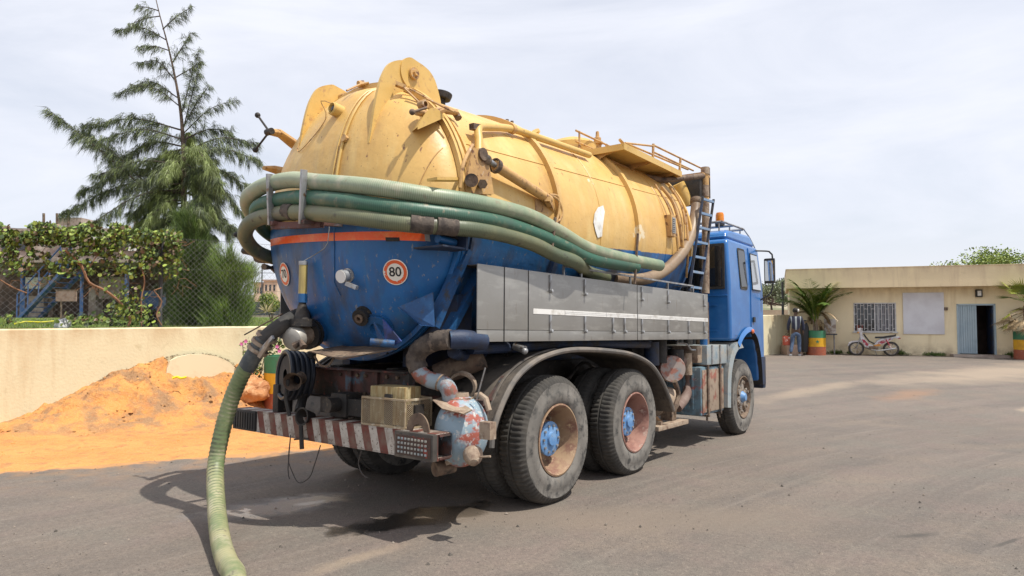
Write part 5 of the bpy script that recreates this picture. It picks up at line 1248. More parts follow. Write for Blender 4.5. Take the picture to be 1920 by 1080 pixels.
# ------------------------------------------------------------ foliage tools
def leafquad(m, p, d, up, ln, w, mi=0):
    s = d.cross(up)
    if s.length < 1e-4: s = Vector((1, 0, 0))
    s = s.normalized() * w; q = p + d * ln
    m.v += [tuple(p), tuple(p + d * ln * .45 + s), tuple(q), tuple(p + d * ln * .45 - s)]; n_ = len(m.v); m.f.append((n_ - 4, n_ - 3, n_ - 2, n_ - 1)); m.mi.append(mi)
def rdir(r_=rr_):
    while True:
        v = Vector((r_.uniform(-1, 1), r_.uniform(-1, 1), r_.uniform(-1, 1)))
        if .1 < v.length < 1: return v.normalized()
def leafmat(name, c, rough=.55, var=.35):
    m = mat(name, c, [(tuple(x * (1 - var) for x in c), 2.5, .45, .6), (tuple(min(1, x * (1 + var)) for x in c), 7, .52, .66)], rough, trans=None)
    m.node_tree.nodes['Principled BSDF'].inputs['Subsurface Weight'].default_value = 0; return m
def cloud(m, c, rad, n_, size, nm=3, flat=1, shell=.5, r_=rr_):
    c = Vector(c)
    for k in range(n_):
        d = rdir(r_); q = c + Vector((d.x * rad[0], d.y * rad[1], d.z * rad[2])) * (shell + (1 - shell) * r_.random()); leafquad(m, q, (d * .6 + rdir(r_)).normalized(), rdir(r_), size * r_.uniform(.6, 1.3), size * .32, r_.randrange(nm))
def locobj(m, origin, name, mats, smooth=0):
    o = Vector(origin); m.v = [(v[0] - o.x, v[1] - o.y, v[2] - o.z) for v in m.v]; ob = m.build(name, mats, smooth=smooth); ob.location = o; return ob

# casuarina
C1, C2, C3 = leafmat('casuarina dark', (.065, .09, .05)), leafmat('casuarina mid', (.13, .16, .07)), leafmat('casuarina light', (.19, .24, .07))
M_bark = mat('brown bark', (.13, .09, .065), [((.07, .05, .04), 8, .45, .6), ((.2, .16, .12), 20, .55, .7)], .9, bump=(20, .6, .03))
TY0 = 15.0
tree = empty('casuarina_tree', at(352, 612, TY0)); tree.location.z = 1.2; tag(tree, 'tall feathery casuarina tree leaning left behind the wall', 'tree')
tfo = -tree.location
def ta(px, py, dy=0): return at(px, py, TY0 + dy) + tfo

trk = smooth_path([ta(353, 614), ta(350, 520), ta(345, 420), ta(345, 330), ta(341, 230), ta(331, 160), ta(316, 90), ta(300, 30), ta(288, -20)], .2)
MB().tube(trk, [.11 * (1 - k / len(trk)) ** 1.4 + .008 for k in range(len(trk))], 8).build('trunk', M_bark, tree)
brs = MB(); nd = MB()
def needle_tuft(p, d, n_, ln, spread=.5, mi=None):
    for _ in range(n_):
        dd = (d * .6 + rdir() * spread + Vector((0, 0, -.85))).normalized(); q = p + rdir() * .03; s_ = dd.cross(rdir()); 
        if s_.length < .01: continue
        s_ = s_.normalized() * .0042; l_ = ln * rr_.uniform(.5, 1.25); e = q + dd * l_ + Vector((0, 0, -.16 * l_))
        nd.v += [tuple(q - s_), tuple(q + s_), tuple(e)]; k = len(nd.v); nd.f.append((k - 3, k - 2, k - 1)); nd.mi.append(mi if mi is not None else rr_.choices((0, 1, 2), (.45, .38, .17))[0])
def branch(a, b, droop=.12, dens=1.0, w=.018, tuft=.17, light=None, twig=.30):
    a, b = Vector(a), Vector(b); L_ = (b - a).length; m_ = a.lerp(b, .5) + Vector((0, 0, droop * L_)); pts = smooth_path([a, m_, b], .06)
    brs.tube(pts, [w * (1 - .85 * k / len(pts)) + .002 for k in range(len(pts))], 5)
    n_ = len(pts)
    for i, p in enumerate(pts):
        t = i / n_
        if t < .12: continue
        d = (pts[min(i + 1, n_ - 1)] - pts[max(0, i - 1)]).normalized()
        for _ in range(2 if dens > .6 else 1):
            side = (d * .9 + rdir() * .9 + Vector((0, 0, -.12))).normalized(); tl = twig * (1.05 - .7 * t) * rr_.uniform(.5, 1.2); q = p
            st_ = 5
            brs_pts = [p]
            for k in range(st_):
                q = q + (side + Vector((0, 0, -.10 * k))).normalized() * tl / st_; brs_pts.append(q)
                needle_tuft(q, (side * .8 + d * .3), int(6 * dens + .5), tuft, .45, light)
            brs.tube(brs_pts, .003, 3, caps=False)
        needle_tuft(p, d, int(4 * dens), tuft, .6, light)
BR = [((300, 30), (245, 45), .05), ((297, 20), (262, 12), .05), ((305, 55), (357, 14), .05), ((312, 75), (222, 56), .12), ((318, 95), (262, 88), .1), ((322, 120), (358, 62), .0), ((328, 150), (262, 118), .18), ((330, 145), (372, 120), 0),
      ((336, 185), (224, 178), .22), ((338, 200), (250, 160), .15), ((340, 215), (372, 95), .0), ((343, 240), (392, 160), .05), ((344, 240), (375, 118), .0), ((344, 250), (440, 188), .12), ((345, 262), (432, 245), .12), ((345, 245), (160, 236), .10), ((345, 262), (190, 262), .14), ((346, 275), (225, 300), .15),
      ((300, 380), (96, 210), .02), ((270, 340), (160, 250), .04), ((346, 285), (478, 268), .14), ((346, 300), (484, 300), .12), ((346, 320), (465, 350), .14), ((346, 310), (180, 330), .12), ((346, 330), (150, 362), .12), ((346, 345), (118, 402), .10), ((346, 355), (170, 420), .12),
      ((346, 340), (455, 400), .16), ((347, 360), (430, 440), .16), ((347, 360), (250, 400), .12), ((347, 380), (235, 445), .14), ((347, 380), (400, 480), .14), ((347, 400), (300, 470), .12), ((347, 390), (440, 430), .14), ((346, 300), (290, 330), .1), ((346, 290), (400, 300), .1)]
for i, (a, b, dr_) in enumerate(BR):
    dz_ = rr_.uniform(-.6, .6) * (abs(a[0] - b[0]) / 90); hi = b[1] < 200
    branch(ta(*a), ta(*b, dz_), dr_, .66 if hi else .95, .013 if hi else .02, .15 if hi else .2, twig=.26 if hi else .38)
for k in range(40):   # the thick middle
    y_ = rr_.uniform(270, 440); L_ = rr_.uniform(45, 120) * (.7 + .5 * sstep(240, 420, y_)); a_ = rr_.uniform(0, 6.28)
    branch(ta(346, y_), ta(346 + L_ * math.cos(a_), y_ + rr_.uniform(-8, 50), math.sin(a_) * 1.3), .14, 1.15, .02, .22, 2 if rr_.random() < .33 else None)
for k in range(26):
    y_ = rr_.uniform(400, 590); L_ = rr_.uniform(25, 75); a_ = rr_.uniform(0, 6.28)
    branch(ta(350, y_), ta(350 + L_ * math.cos(a_), y_ + rr_.uniform(-10, 40), math.sin(a_) * .8), .14, 1.2, .014, .24)
brs.build('limbs', mat('dark twig bark', (.07, .055, .045), rough=.9), tree, smooth=60)
fo = nd.build('foliage', [C1, C2, C3], tree, smooth=0); fo['kind'] = 'stuff'
# young growth at its foot: upright feathery bushes
def feather_bush(px0, px1, ytop, ybot, Y, n_, mats, label, name='casuarina_shrub', ln=.26):
    base = at((px0 + px1) / 2, ybot, Y); base.z = 1.2; m = MB(); w = (px1 - px0) / 2 / FPX * Y; h = (ybot - ytop) / FPX * Y
    for k in range(n_):
        z = rr_.random() ** .8; a = rr_.random() * 6.28
        cl = noise.noise(Vector((math.cos(a) * 1.6, math.sin(a) * 1.6, z * 4 + px0)))
        rad = w * (1.0 - .6 * z ** 3) * math.sqrt(rr_.random()) * (1 + .9 * cl)
        p = Vector((rad * math.cos(a), rad * math.sin(a) * .8, z * h * (.90 + .60 * cl)))
        d = (Vector((math.cos(a) * .4, math.sin(a) * .4, .9)) + rdir() * .45).normalized(); s_ = d.cross(rdir()).normalized() * .0042; l_ = ln * rr_.uniform(.5, 1.3)
        e = p + d * l_; m.v += [tuple(p - s_), tuple(p + s_), tuple(e)]; q = len(m.v); m.f.append((q - 3, q - 2, q - 1)); m.mi.append(min(2, max(0, int(1.3 + cl * 2.2 + rr_.uniform(-.8, .8)))))
    root = empty(name, base); tag(root, label, 'shrub')
    f_ = m.build('foliage', mats, root, smooth=0); f_['kind'] = 'stuff'
    s = MB()
    for k in range(6): a = k * 1.05; s.tube([(0, 0, -.05), (w * .3 * math.cos(a), w * .3 * math.sin(a), h * .5), (w * .5 * math.cos(a), w * .5 * math.sin(a), h * .85)], [.03, .018, .006], 5)
    s.build('stem', M_bark, root); return root
F1, F2, F3 = leafmat('shrub dark green', (.07, .11, .03)), leafmat('shrub green', (.13, .21, .04)), leafmat('shrub light green', (.22, .32, .055))
feather_bush(388, 470, 478, 612, 13.6, 15000, [F1, F2, F3], 'bright green feathery shrub, the right one of the two under the casuarina')
feather_bush(322, 398, 425, 612, 13.9, 20000, [F1, F1, F2], 'dark green feathery shrub against the casuarina trunk')
# creeper on the fence
V1, V2, V3, V4 = leafmat('creeper green', (.13, .20, .035)), leafmat('creeper light green', (.26, .33, .06)), leafmat('creeper dark green', (.045, .075, .02)), leafmat('creeper dry brown', (.20, .14, .09))
vine = empty('creeper', (at(160, 600, 12)), 0); vine.location.z = 1.2; tag(vine, 'leafy green and brown creeper climbing over the chain link fence', 'creeper')
vo = -vine.location
def fence_hit(px, py):
    s_lo = wall_hit(px, 600); d = (P1 - P0).normalized(); nn = Vector((-d.y, d.x, 0)) * .5; a = P0 + nn; e = P1 - P0
    r_ = wray(px, py); t = (a.x * e.y - a.y * e.x) / (r_.x * e.y - e.x); return Vector((0, 0, CAMZ)) + r_ * t
def leaf_mesh(m, nm='leaf'):
    pts = [(0, 0), (.32, .08), (.45, .38), (.30, .72), (0, 1.0), (-.30, .72), (-.45, .38), (-.32, .08)]
    v = [(x, y, .10 * abs(x) - .12 * y * y) for x, y in pts] + [(0, .4, -.03)]; b = MB().add(v, [(i, (i + 1) % 8, 8) for i in range(8)]); return b.mesh(nm, m, 0)
lmes = [leaf_mesh(m) for m in (V1, V2, V3, V4)]
bulk = MB(); cnt = 0
spots = []
for k in range(7600):
    px = rr_.uniform(-30, 335); top_ = 424 + 10 * noise.noise(Vector((px * .02, 1, 0))) + (px > 240) * 12; py = top_ + abs(rr_.gauss(0, 1)) * 42
    if py > 525: continue
    if noise.noise(Vector((px * .035, py * .05, 2))) < -.18 - .002 * (450 - py): continue
    spots.append((px, py))
for cx, cy, rx, ry, n_ in ((235, 578, 32, 34, 420), (262, 590, 22, 20, 140), (30, 500, 34, 24, 90), (130, 500, 60, 20, 120), (280, 480, 50, 36, 260), (215, 520, 30, 24, 60), (160, 602, 48, 9, 170), (12, 602, 16, 8, 60)):
    for _ in range(n_): spots.append((rr_.gauss(cx, rx * .55), min(612, rr_.gauss(cy, ry * .55))))
rr_.shuffle(spots)
for px, py in spots:
    p = fence_hit(px, py) + Vector((.6, -.8, 0)) * rr_.uniform(-.35, .30) + vo
    if p.z < .02: p.z = .02 + rr_.random() * .1
    sz = rr_.uniform(.035, .085); mi = rr_.choices((0, 1, 2, 3), (.34, .30, .18, .18))[0]
    eul = Euler((rr_.uniform(.4, 2.2), rr_.uniform(-.6, .6), rr_.uniform(-1.2, .6)))
    if cnt < 290 and py < 520:
        o = bpy.data.objects.new('leaf', lmes[mi]); COL.objects.link(o); o.parent = vine; o.location = p; o.rotation_euler = eul; o.scale = (sz, sz, sz); cnt += 1
    else:
        Mx = Matrix.LocRotScale(p, eul, Vector((sz, sz, sz))); src = lmes[mi]; o_ = len(bulk.v)
        bulk.v += [tuple(Mx @ v.co) for v in src.vertices]; bulk.f += [tuple(i + o_ for i in f.vertices) for f in src.polygons]; bulk.mi += [mi] * len(src.polygons)
b_ = bulk.build('foliage', [V1, V2, V3, V4], vine, smooth=0); b_['kind'] = 'stuff'
st_ = MB(); M_stem = mat('bare orange brown stem', (.26, .14, .08), [((.18, .10, .06), 6, .5, .6)], .85)
for pth, w in (([(120, 470), (150, 498), (165, 530), (195, 545), (225, 570), (242, 600), (238, 612)], .022), ([(262, 612), (262, 560), (268, 530), (262, 500)], .012), ([(300, 610), (290, 590), (300, 565), (285, 545), (300, 540)], .012), ([(0, 525), (25, 540), (50, 550)], .01), ([(165, 505), (180, 480), (200, 460)], .008)) :
    st_.tube(smooth_path([fence_hit(*q) + vo + Vector((.1, -.13, 0)) for q in pth], .08), w, 6)
for k in range(46):
    px, py = rr_.uniform(0, 330), rr_.uniform(440, 560); st_.tube([fence_hit(px + j * rr_.uniform(4, 12), py + rr_.uniform(-12, 12)) + vo for j in range(5)], .004, 4)
st_.build('stem', M_stem, vine)
# purple shrub, topiary, periwinkles
def shrub(name, px, py, Y, r3, n_, size, mats, label, cat='shrub', stem=0, zb=1.2, parts=True):
    c = at(px, py, Y); root = empty(name, (c.x, c.y, zb)); m = MB(); off = c - root.location
    k_ = 9
    for i in range(k_): 
        d = rdir(); cc = off + Vector((d.x * r3[0], d.y * r3[1], d.z * r3[2])) * .5; cloud(m, cc, [x * .6 for x in r3], n_ // k_, size, len(mats), shell=.2)
    f_ = m.build('foliage', mats, root, smooth=0); f_['kind'] = 'stuff'
    s = MB()
    for a in range(4): s.tube([(0.02 * a, 0, -.05), off + Vector((r3[0] * .4 * math.cos(a * 1.6), r3[1] * .4 * math.sin(a * 1.6), 0))], [.02, .006], 5)
    s.build('stem', M_bark, root); tag(root, label, cat); return root
shrub('purple_shrub', 280, 590, 12.4, (.22, .2, .22), 900, .07, [leafmat('purple leaf', (.05, .022, .03)), leafmat('purple brown leaf', (.09, .04, .045)), V3], 'low dark purple leaved shrub at the wall top near the fence post')
shrub('round_shrub', 508, 568, 18.5, (.33, .3, .30), 3400, .05, [F2, V2, leafmat('yellow green leaf', (.26, .27, .04))], 'small clipped round yellow green shrub on the lawn', stem=1)
c = at(500, 585, 17.8); ag = MB()
for k in range(40): d = (Vector((rr_.uniform(-1, 1), rr_.uniform(-.6, .3), rr_.uniform(-.2, 1)))).normalized(); leafquad(ag, Vector((0, 0, .0)), d, rdir(), rr_.uniform(.2, .42), .012)
ag = ag.build('spiky_plant', mat('straw leaf', (.40, .34, .18), rough=.8), smooth=0); ag.location = c; tag(ag, 'dry straw coloured spiky plant in front of the round shrub', 'plant')

# banded planters in green, yellow and red, with a star
bg_, by_, br_ = mat('planter green', (.04, .20, .10), [((.06, .15, .09), 5, .45, .65), ((.3, .3, .2), 30, .66, .72)], .6), mat('planter yellow', (.70, .38, .015), [((.55, .28, .02), 5, .45, .65)], .6), mat('planter red', (.34, .085, .04), [((.28, .09, .055), 5, .45, .65), ((.4, .2, .12), 14, .58, .7)], .65)
M_soil = mat('potting soil', (.07, .045, .03), rough=.95)
def planter(base, r_, h, label, star_dir):
    root = empty('planter', base); tag(root, label, 'planter', 'green yellow and red banded planters')
    for i, (z0, z1, m) in enumerate(((0, .36, br_), (.36, .71, by_), (.71, 1, bg_))):
        MB().lathe([(z0 * h, r_ + .002 * i)] + [(z1 * h, r_ + .002 * i)] + ([(h, r_ - .04), (h - .06, r_ - .04)] if i == 2 else []), (0, 0, 0), (0, 0, 1), 40).build('painted_band', m, root)
    MB().lathe([(h - .05, 0), (h - .05, r_ - .04)], (0, 0, 0), (0, 0, 1), 24).build('soil', M_soil, root)
    st = []
    for k in range(10):
        a = math.pi / 2 + k * math.pi / 5; q = (.085 if k % 2 == 0 else .034); st.append((q * math.cos(a), q * math.sin(a)))
    v = []
    for layer in (0.001, .006):
        for x, z in st:
            a = star_dir + x / r_; v.append(((r_ + layer + .002) * math.cos(a), (r_ + layer + .002) * math.sin(a), h * .56 + z))
    MB().add(v, [tuple(range(10, 20))] + [(i, (i + 1) % 10, 10 + (i + 1) % 10, 10 + i) for i in range(10)]).build('star', bg_, root, smooth=0)
    return root
pb = at(535, 768, 12.05); pb.z = gz(pb.x, pb.y) - .02
planter(pb, .37, 1.02, 'banded planter beside the sand heap, left of the truck', R(-60))
vin = MB(); flw = MB(); c = at(470, 665, 11.9)
for cx, cy, n_ in ((474, 690, 260), (500, 652, 200), (472, 655, 120), (525, 645, 120)):
    q = at(cx, cy, 11.95)
    for k in range(n_): leafquad(vin, q + rdir() * rr_.uniform(.02, .22), rdir(), rdir(), .06, .018, rr_.randrange(2))
for px, py in ((453, 645), (461, 640), (503, 653), (520, 650), (478, 676), (498, 648), (488, 664), (524, 658), (470, 698)):
    q = at(px, py, 11.6); a0 = rr_.random() * 6
    for k in range(5): a = a0 + k * 1.257; flw.v; leafquad(flw, q, Vector((math.cos(a), -.2, math.sin(a))), Vector((0, 1, 0)), .042, .015)
pv = empty('periwinkle', (c.x, c.y, gz(c.x, c.y))); o_ = -pv.location
for m_, n_, mm in ((vin, 'foliage', [V1, V3]), (flw, 'flowers', [mat('pink petal', (.62, .16, .42), rough=.6)])):
    m_.v = [tuple(Vector(v) + o_) for v in m_.v]; ob = m_.build(n_, mm, pv, smooth=0); ob['kind'] = 'stuff'
s = MB()
for px, py in ((476, 690), (500, 655), (478, 650), (455, 645)): s.tube([Vector((rr_.uniform(-.1, .1), 0, 0)), at(px, py, 11.95) + o_], .008, 4)
s.build('stem', M_bark, pv); tag(pv, 'periwinkle plant with small pink flowers by the banded planter', 'plant')

# --- plant building far left
ind = empty('plant_building', at(150, 600, 27)); ind.location.z = 1.25; tag(ind, 'dusty open concrete building with a slab floor beyond the fence', 'building'); io = -ind.location
def ibox(px0, py0, px1, py1, Y, dep, name, m, par=None):
    a, b = at(px0, py1, Y), at(px1, py0, Y); return MB().box(Vector((a.x, Y, a.z)) + io, Vector((b.x, Y + dep, b.z)) + io).build(name, m, par or ind)
M_conc = mat('weathered concrete', (.38, .31, .26), [((.26, .20, .17), 1.2, .42, .65), ((.46, .40, .34), 3, .5, .7), ((.12, .09, .07), 5, .6, .72)], .9)
M_shade = mat('shade brown plaster', (.16, .11, .09), [((.08, .06, .05), 1.5, .45, .65)], .95)  # dark brown puts the shade of the open interiors into the colour
M_bst = mat('blue steel', (.04, .09, .22), [((.09, .12, .2), 4, .5, .65)], .5)
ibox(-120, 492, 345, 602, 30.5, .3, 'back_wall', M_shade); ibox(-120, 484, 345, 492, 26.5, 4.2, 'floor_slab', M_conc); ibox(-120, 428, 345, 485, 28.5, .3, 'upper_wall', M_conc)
for a, b, c_, d in ((105, 408, 152, 440), (250, 415, 262, 440), (300, 410, 330, 430)): ibox(a, b, c_, d, 28.3, 1.5, 'roof_tank', M_conc)
for a in (82, 107, 128): MB().tube([at(a, 400, 28) + io, at(a, 440, 28) + io], .05, 6).build('pipe', M_rust, ind)
MB().tube([at(85, 426, 28) + io, at(130, 424, 28) + io], .03, 6).build('pipe', M_steel, ind)
for a, b in ((-30, -22), (36, 42), (148, 152), (232, 238), (322, 328)): ibox(a, 484, b, 602, 26.6, .2, 'column', M_bst if a > 0 else M_conc)
for a, b, c_, d, m in ((44, 520, 76, 541, M_white), (165, 540, 180, 600, M_conc), (52, 555, 82, 600, M_conc), (185, 520, 225, 560, M_conc), (90, 560, 100, 600, M_rust), (205, 440, 240, 470, M_frame), (60, 495, 140, 500, M_steel), (262, 545, 300, 590, M_bst), (150, 440, 200, 452, M_white), (240, 436, 300, 470, M_white)):
    ibox(a, b, c_, d, 28.0 if b > 495 else 28.2, .5 if b > 495 else .28, 'wall_panel' if m in (M_white, M_conc) else 'machine_housing', m)
for a, b, c_, d in ((4, 436, 26, 470), (32, 436, 60, 470), (160, 455, 196, 478), (305, 440, 330, 470)): ibox(a, b, c_, d, 28.46, .03, 'window', M_glass)
sc_ = empty('steel_staircase', at(90, 598, 25)); sc_.location.z = 1.3; tag(sc_, 'blue steel staircase rising to the slab of the open building', 'staircase'); so = -sc_.location
a, b = at(36, 600, 25), at(138, 488, 25); MB().bar(a + so, b + so, .10, .26, up=(0, 1, 0)).build('stringer', M_bst, sc_); MB().bar(a + so + Vector((0, 1, 0)), b + so + Vector((0, 1, 0)), .10, .2, up=(0, 1, 0)).build('stringer', M_bst, sc_)
for k in range(12): q = a.lerp(b, (k + .5) / 12) + so; MB().box(q + Vector((-.13, 0, 0)), q + Vector((.13, 1, .03))).build('step', M_bst, sc_)
rl = MB()
for h in (.5, .95): rl.tube([a + so + Vector((-.1, 0, h)), b + so + Vector((-.1, 0, h))], .028, 6)
for k in range(6): q = a.lerp(b, k / 5) + so + Vector((-.1, 0, 0)); rl.tube([q, q + Vector((0, 0, .95))], .024, 6)
rl.build('handrail', M_bst, sc_)
q = at(124, 604, 19); sb = empty('notice_board', (q.x, q.y, 1.25)); tag(sb, 'rusty blank notice board on a single post beside the staircase', 'sign'); o_ = -sb.location
a, b = at(105, 565, 19) + o_, at(144, 545, 19) + o_; MB().box((a.x, -.02, a.z), (b.x, .02, b.z)).build('board', mat('faded brown board', (.30, .21, .17), [((.2, .12, .09), 5, .5, .65)], .9), sb); MB().tube([(a.x + .15, 0, -.1), (a.x + .15, 0, a.z + .05)], .025, 6).build('post', M_rust, sb)
MB().box((a.x - .02, -.025, b.z), (b.x + .02, .025, b.z + .03)).build('frame', M_rust, sb)
# far side of the garden: kerb, railing, hill and houses
MB_k = MB(); MB_k.box((-30, 34.5, 1.0), (14, 34.8, 1.42)); tag(MB_k.build('garden_kerb', M_conc), 'low pale kerb along the far edge of the lawn', 'kerb')
fr_ = empty('far_railing', (-12, 36, 1.3)); tag(fr_, 'dark metal railing panels across the far side of the lawn', 'railing')
M_rail = mat('dark grey railing', (.07, .075, .09), rough=.7)
for k in range(16):
    x = -10 + k * 1.4; MB().box((x, -.03, 0), (x + .05, .03, 2.9 if k % 3 == 0 else 1.0)).build('rail_post', M_rail, fr_); MB().box((x + .05, -.01, .0), (x + 1.4, .01, .86)).build('railing_panel', M_rail, fr_)
    for z in (1.4, 1.9, 2.4): MB().box((x, -.008, z), (x + 1.4, .008, z + .012)).build('rail_wire', M_rail, fr_)
hm = MB(); M_hill = mat('scrub covered hill', (.30, .26, .18), [((.14, .15, .08), .06, .45, .6), ((.42, .36, .27), .15, .5, .65)], .95)
hx = [-160 + k * 5 for k in range(60)]; rows = [[Vector((x, y, (-.5 if j == 0 else h_ * (1 + .25 * noise.noise(Vector((x * .03, j, 0))))))) for j, (y, h_) in enumerate(((95, 0), (110, 3.2), (130, 5.0), (170, 5.6), (230, 3)))] for x in hx]
for a, b in zip(rows[:-1], rows[1:]):
    for j in range(4): hm.quad(a[j], b[j], b[j + 1], a[j + 1])
tag(hm.build('hill', M_hill, smooth=60), kind='structure')
M_hs = mat('pale house wall', (.52, .45, .36), [((.4, .33, .26), .5, .45, .65)], .9)
for i, (a, b, c_, d, lab) in enumerate(((476, 532, 492, 556, 'pale flat roofed far house at the left of the gap'), (494, 527, 520, 550, 'wider pale far house beyond the round shrub'))):
    p0, p1 = at(a, d, 88), at(c_, b, 88); h = empty('far_house', (p0.x, 88, p0.z - 3)); tag(h, lab + ' on the hill', 'house', 'far houses on the hill')
    w = p1.x - p0.x; z1 = p1.z - p0.z + 3; MB().box((0, 0, 0), (w, 6, z1)).build('wall', M_hs, h); MB().box((-.15, -.15, z1), (w + .15, 6.15, z1 + .2)).build('roof', M_conc, h)
    for k in range(3): MB().box((w * (.12 + .3 * k), -.03, z1 - 1.3), (w * (.26 + .3 * k), -.002, z1 - .5)).build('window', M_glass, h)

# ------------------------------------------------------------ BUILDING on the right
A0 = Vector((11.95, 28.6, 0)); RZ = math.atan2(-3.1, 7.71); cu, su = math.cos(RZ), math.sin(RZ)
bz = gz(A0.x, A0.y) - .0
bl = empty('office_building', (A0.x, A0.y, bz), RZ); tag(bl, 'long low cream building with a deep flat fascia and a pale blue door', 'building')
def bhit(px, py, n_=0):
    """building coordinates (along, height) of a pixel on the plane n_ metres in front of the wall"""
    d = wray(px, py); oy = -n_; ax_, ay = A0.x - su * oy, A0.y + cu * oy
    t = (ax_ * su - ay * cu) / (d.x * su - cu); p = Vector((0, 0, CAMZ)) + d * t
    return ((p.x - A0.x) * cu + (p.y - A0.y) * su, p.z - bz)
def bworld(u, n_, z=0): return Vector((A0.x + u * cu + n_ * su, A0.y + u * su - n_ * cu, bz + z))
M_bw = plaster('building cream plaster', (.86, .73, .49), (.52, .39, .22), foot=(.55, .0), head=(2.2, 2.75)); M_fas = plaster('fascia plaster', (.78, .63, .40), (.50, .37, .25), head=(3.1, 3.6))
w0, wz1 = bhit(1600, 568); w1, wz0 = bhit(1681, 622); d0, dz1 = bhit(1793, 570); d1, dz0 = bhit(1869, 665); dm, _ = bhit(1832, 600)
BW = 13.5; fz0 = bhit(1480, 541, .7)[1]; fz1 = bhit(1480, 506, .7)[1]; bm_h = fz0 + .1
def wallgrid(us, zs, holes, th=.2):
    m = MB()
    for i in range(len(us) - 1):
        for j in range(len(zs) - 1):
            if (i, j) in holes: continue
            m.box((us[i], 0, zs[j]), (us[i + 1], th, zs[j + 1]))
    return m
us = [0, w0, w1, d0, d1, BW]; zs = [-.2, dz0, wz0, wz1, dz1, bm_h]
zs = sorted(zs)
i_w0, i_w1 = zs.index(wz0), zs.index(wz1); i_d0, i_d1 = zs.index(dz0), zs.index(dz1)
holes = {(1, j) for j in range(i_w0, i_w1)} | {(3, j) for j in range(i_d0, i_d1)}
# one skin, faces only where they show
m = MB()
for i in range(len(us) - 1):
    for j in range(len(zs) - 1):
        if (i, j) in holes: continue
        m.quad((us[i], 0, zs[j]), (us[i + 1], 0, zs[j]), (us[i + 1], 0, zs[j + 1]), (us[i], 0, zs[j + 1]))
for (a, b, c_, d) in ((w0, w1, wz0, wz1), (d0, d1, dz0, dz1)):
    m.quad((a, 0, c_), (a, .22, c_), (a, .22, d), (a, 0, d)); m.quad((b, 0, c_), (b, .22, c_), (b, .22, d), (b, 0, d)); m.quad((a, 0, d), (b, 0, d), (b, .22, d), (a, .22, d)); m.quad((a, 0, c_), (b, 0, c_), (b, .22, c_), (a, .22, c_))
m.quad((0, 0, -.2), (0, 6, -.2), (0, 6, bm_h), (0, 0, bm_h)); m.quad((BW, 0, -.2), (BW, 6, -.2), (BW, 6, bm_h), (BW, 0, bm_h)); m.quad((0, 6, -.2), (BW, 6, -.2), (BW, 6, bm_h), (0, 6, bm_h))
m.build('wall', M_bw, bl, smooth=0)
MB().box((-.12, -.72, fz0), (BW + .3, 6.6, fz1)).build('flat_roof', M_fas, bl, smooth=0)
MB().box((-.14, -.74, fz1), (BW + .32, 6.62, fz1 + .03)).build('roof_edge', M_fas, bl, smooth=0)
MB().box((0.1, .9, -.1), (BW, 5.9, -.05)).build('inner_floor', M_shade, bl)
MB().box((d0 - .6, 2.5, -.1), (d1 + .6, 2.6, bm_h)).build('inner_wall', M_shade, bl)
# window
wn = empty('window'); wn.parent = bl; M_grl = mat('greyish white grille paint', (.58, .57, .56), [((.4, .36, .33), 6, .5, .65)], .6)
MB().box((w0, .08, wz0), (w1, .10, wz1)).build('pane', M_glass, wn)
MB().box((w0 + .02, .03, wz0 - .02), (w1, .05, wz0 + .03)).box((w0, -.02, wz1 - .04), (w1, .06, wz1)).box((w0, -.02, wz0), (w0 + .04, .06, wz1)).box((w1 - .04, -.02, wz0), (w1, .06, wz1)).box((w0 - .05, -.06, wz0 - .05), (w1 + .05, .02, wz0)).build('frame', M_grl, wn)
M_cur = mat('pale curtain', (.42, .42, .44), [((.22, .22, .25), 3, .45, .65, (3, 1, .2))], .9)
nW = w1 - w0
cm_ = MB()
for i in range(60):
    a, b = w0 + nW * (.50 + .49 * i / 60), w0 + nW * (.50 + .49 * (i + 1) / 60); cm_.quad((a, .075 - .012 * math.sin(i), wz0 + .05), (b, .075 - .012 * math.sin(i + 1), wz0 + .05), (b, .075 - .012 * math.sin(i + 1), wz1 - .04), (a, .075 - .012 * math.sin(i), wz1 - .04))
cm_.build('curtain', M_cur, wn)
MB().box((w0 + .1, .066, wz0 + .05), (w0 + nW * .22, .076, wz0 + .26)).build('red_cloth', mat('red cloth', (.25, .07, .05), rough=.9), wn)
for k in range(12):
    x = w0 + nW * (k + .0) / 12 if k else w0 + .03; MB().box((x - .010, .0, wz0 + .03), (x + .010, .016, wz1 - .04)).build('grille_bar', M_grl, wn)
for k in range(12):
    x0_, x1_ = w0 + nW * k / 12, w0 + nW * (k + 1) / 12
    for zz in ((.22, .60, .90) if k % 2 == 0 else (.10, .42, .78)): z = wz0 + (wz1 - wz0) * zz; MB().box((x0_, .002, z), (x1_, .014, z + .018)).build('grille_bar', M_grl, wn)
MB().box((w0 + nW / 2 - .02, -.015, wz0), (w0 + nW / 2 + .02, .02, wz1)).build('mullion', M_grl, wn)
# whiteboard panel
a, b = bhit(1692, 549), bhit(1771, 627); 
bo = MB(); bo.box((a[0], -.05, b[1]), (b[0], -.003, a[1]), bev=.015); bo = bo.build('wall_board', mat('pale lilac white board', (.66, .66, .69), [((.58, .57, .60), 1.5, .45, .65)], .6), bl)
u_, z_ = bhit(1773, 579); MB().box((u_ - .05, -.08, z_ - .06), (u_ + .07, -.0, z_ + .06), bev=.02).build('wall_fitting', M_rust, bl)
# lamp over the door
a, b = bhit(1828, 543), bhit(1841, 557)
lp = MB().box((a[0], -.14, b[1]), (b[0], -.0, a[1]), bev=.02).build('wall_lamp', M_rubber, bl); MB().box((a[0] + .05, -.15, b[1] + .05), (b[0] - .05, -.138, a[1] - .05)).build('lamp_glass', M_white, lp)
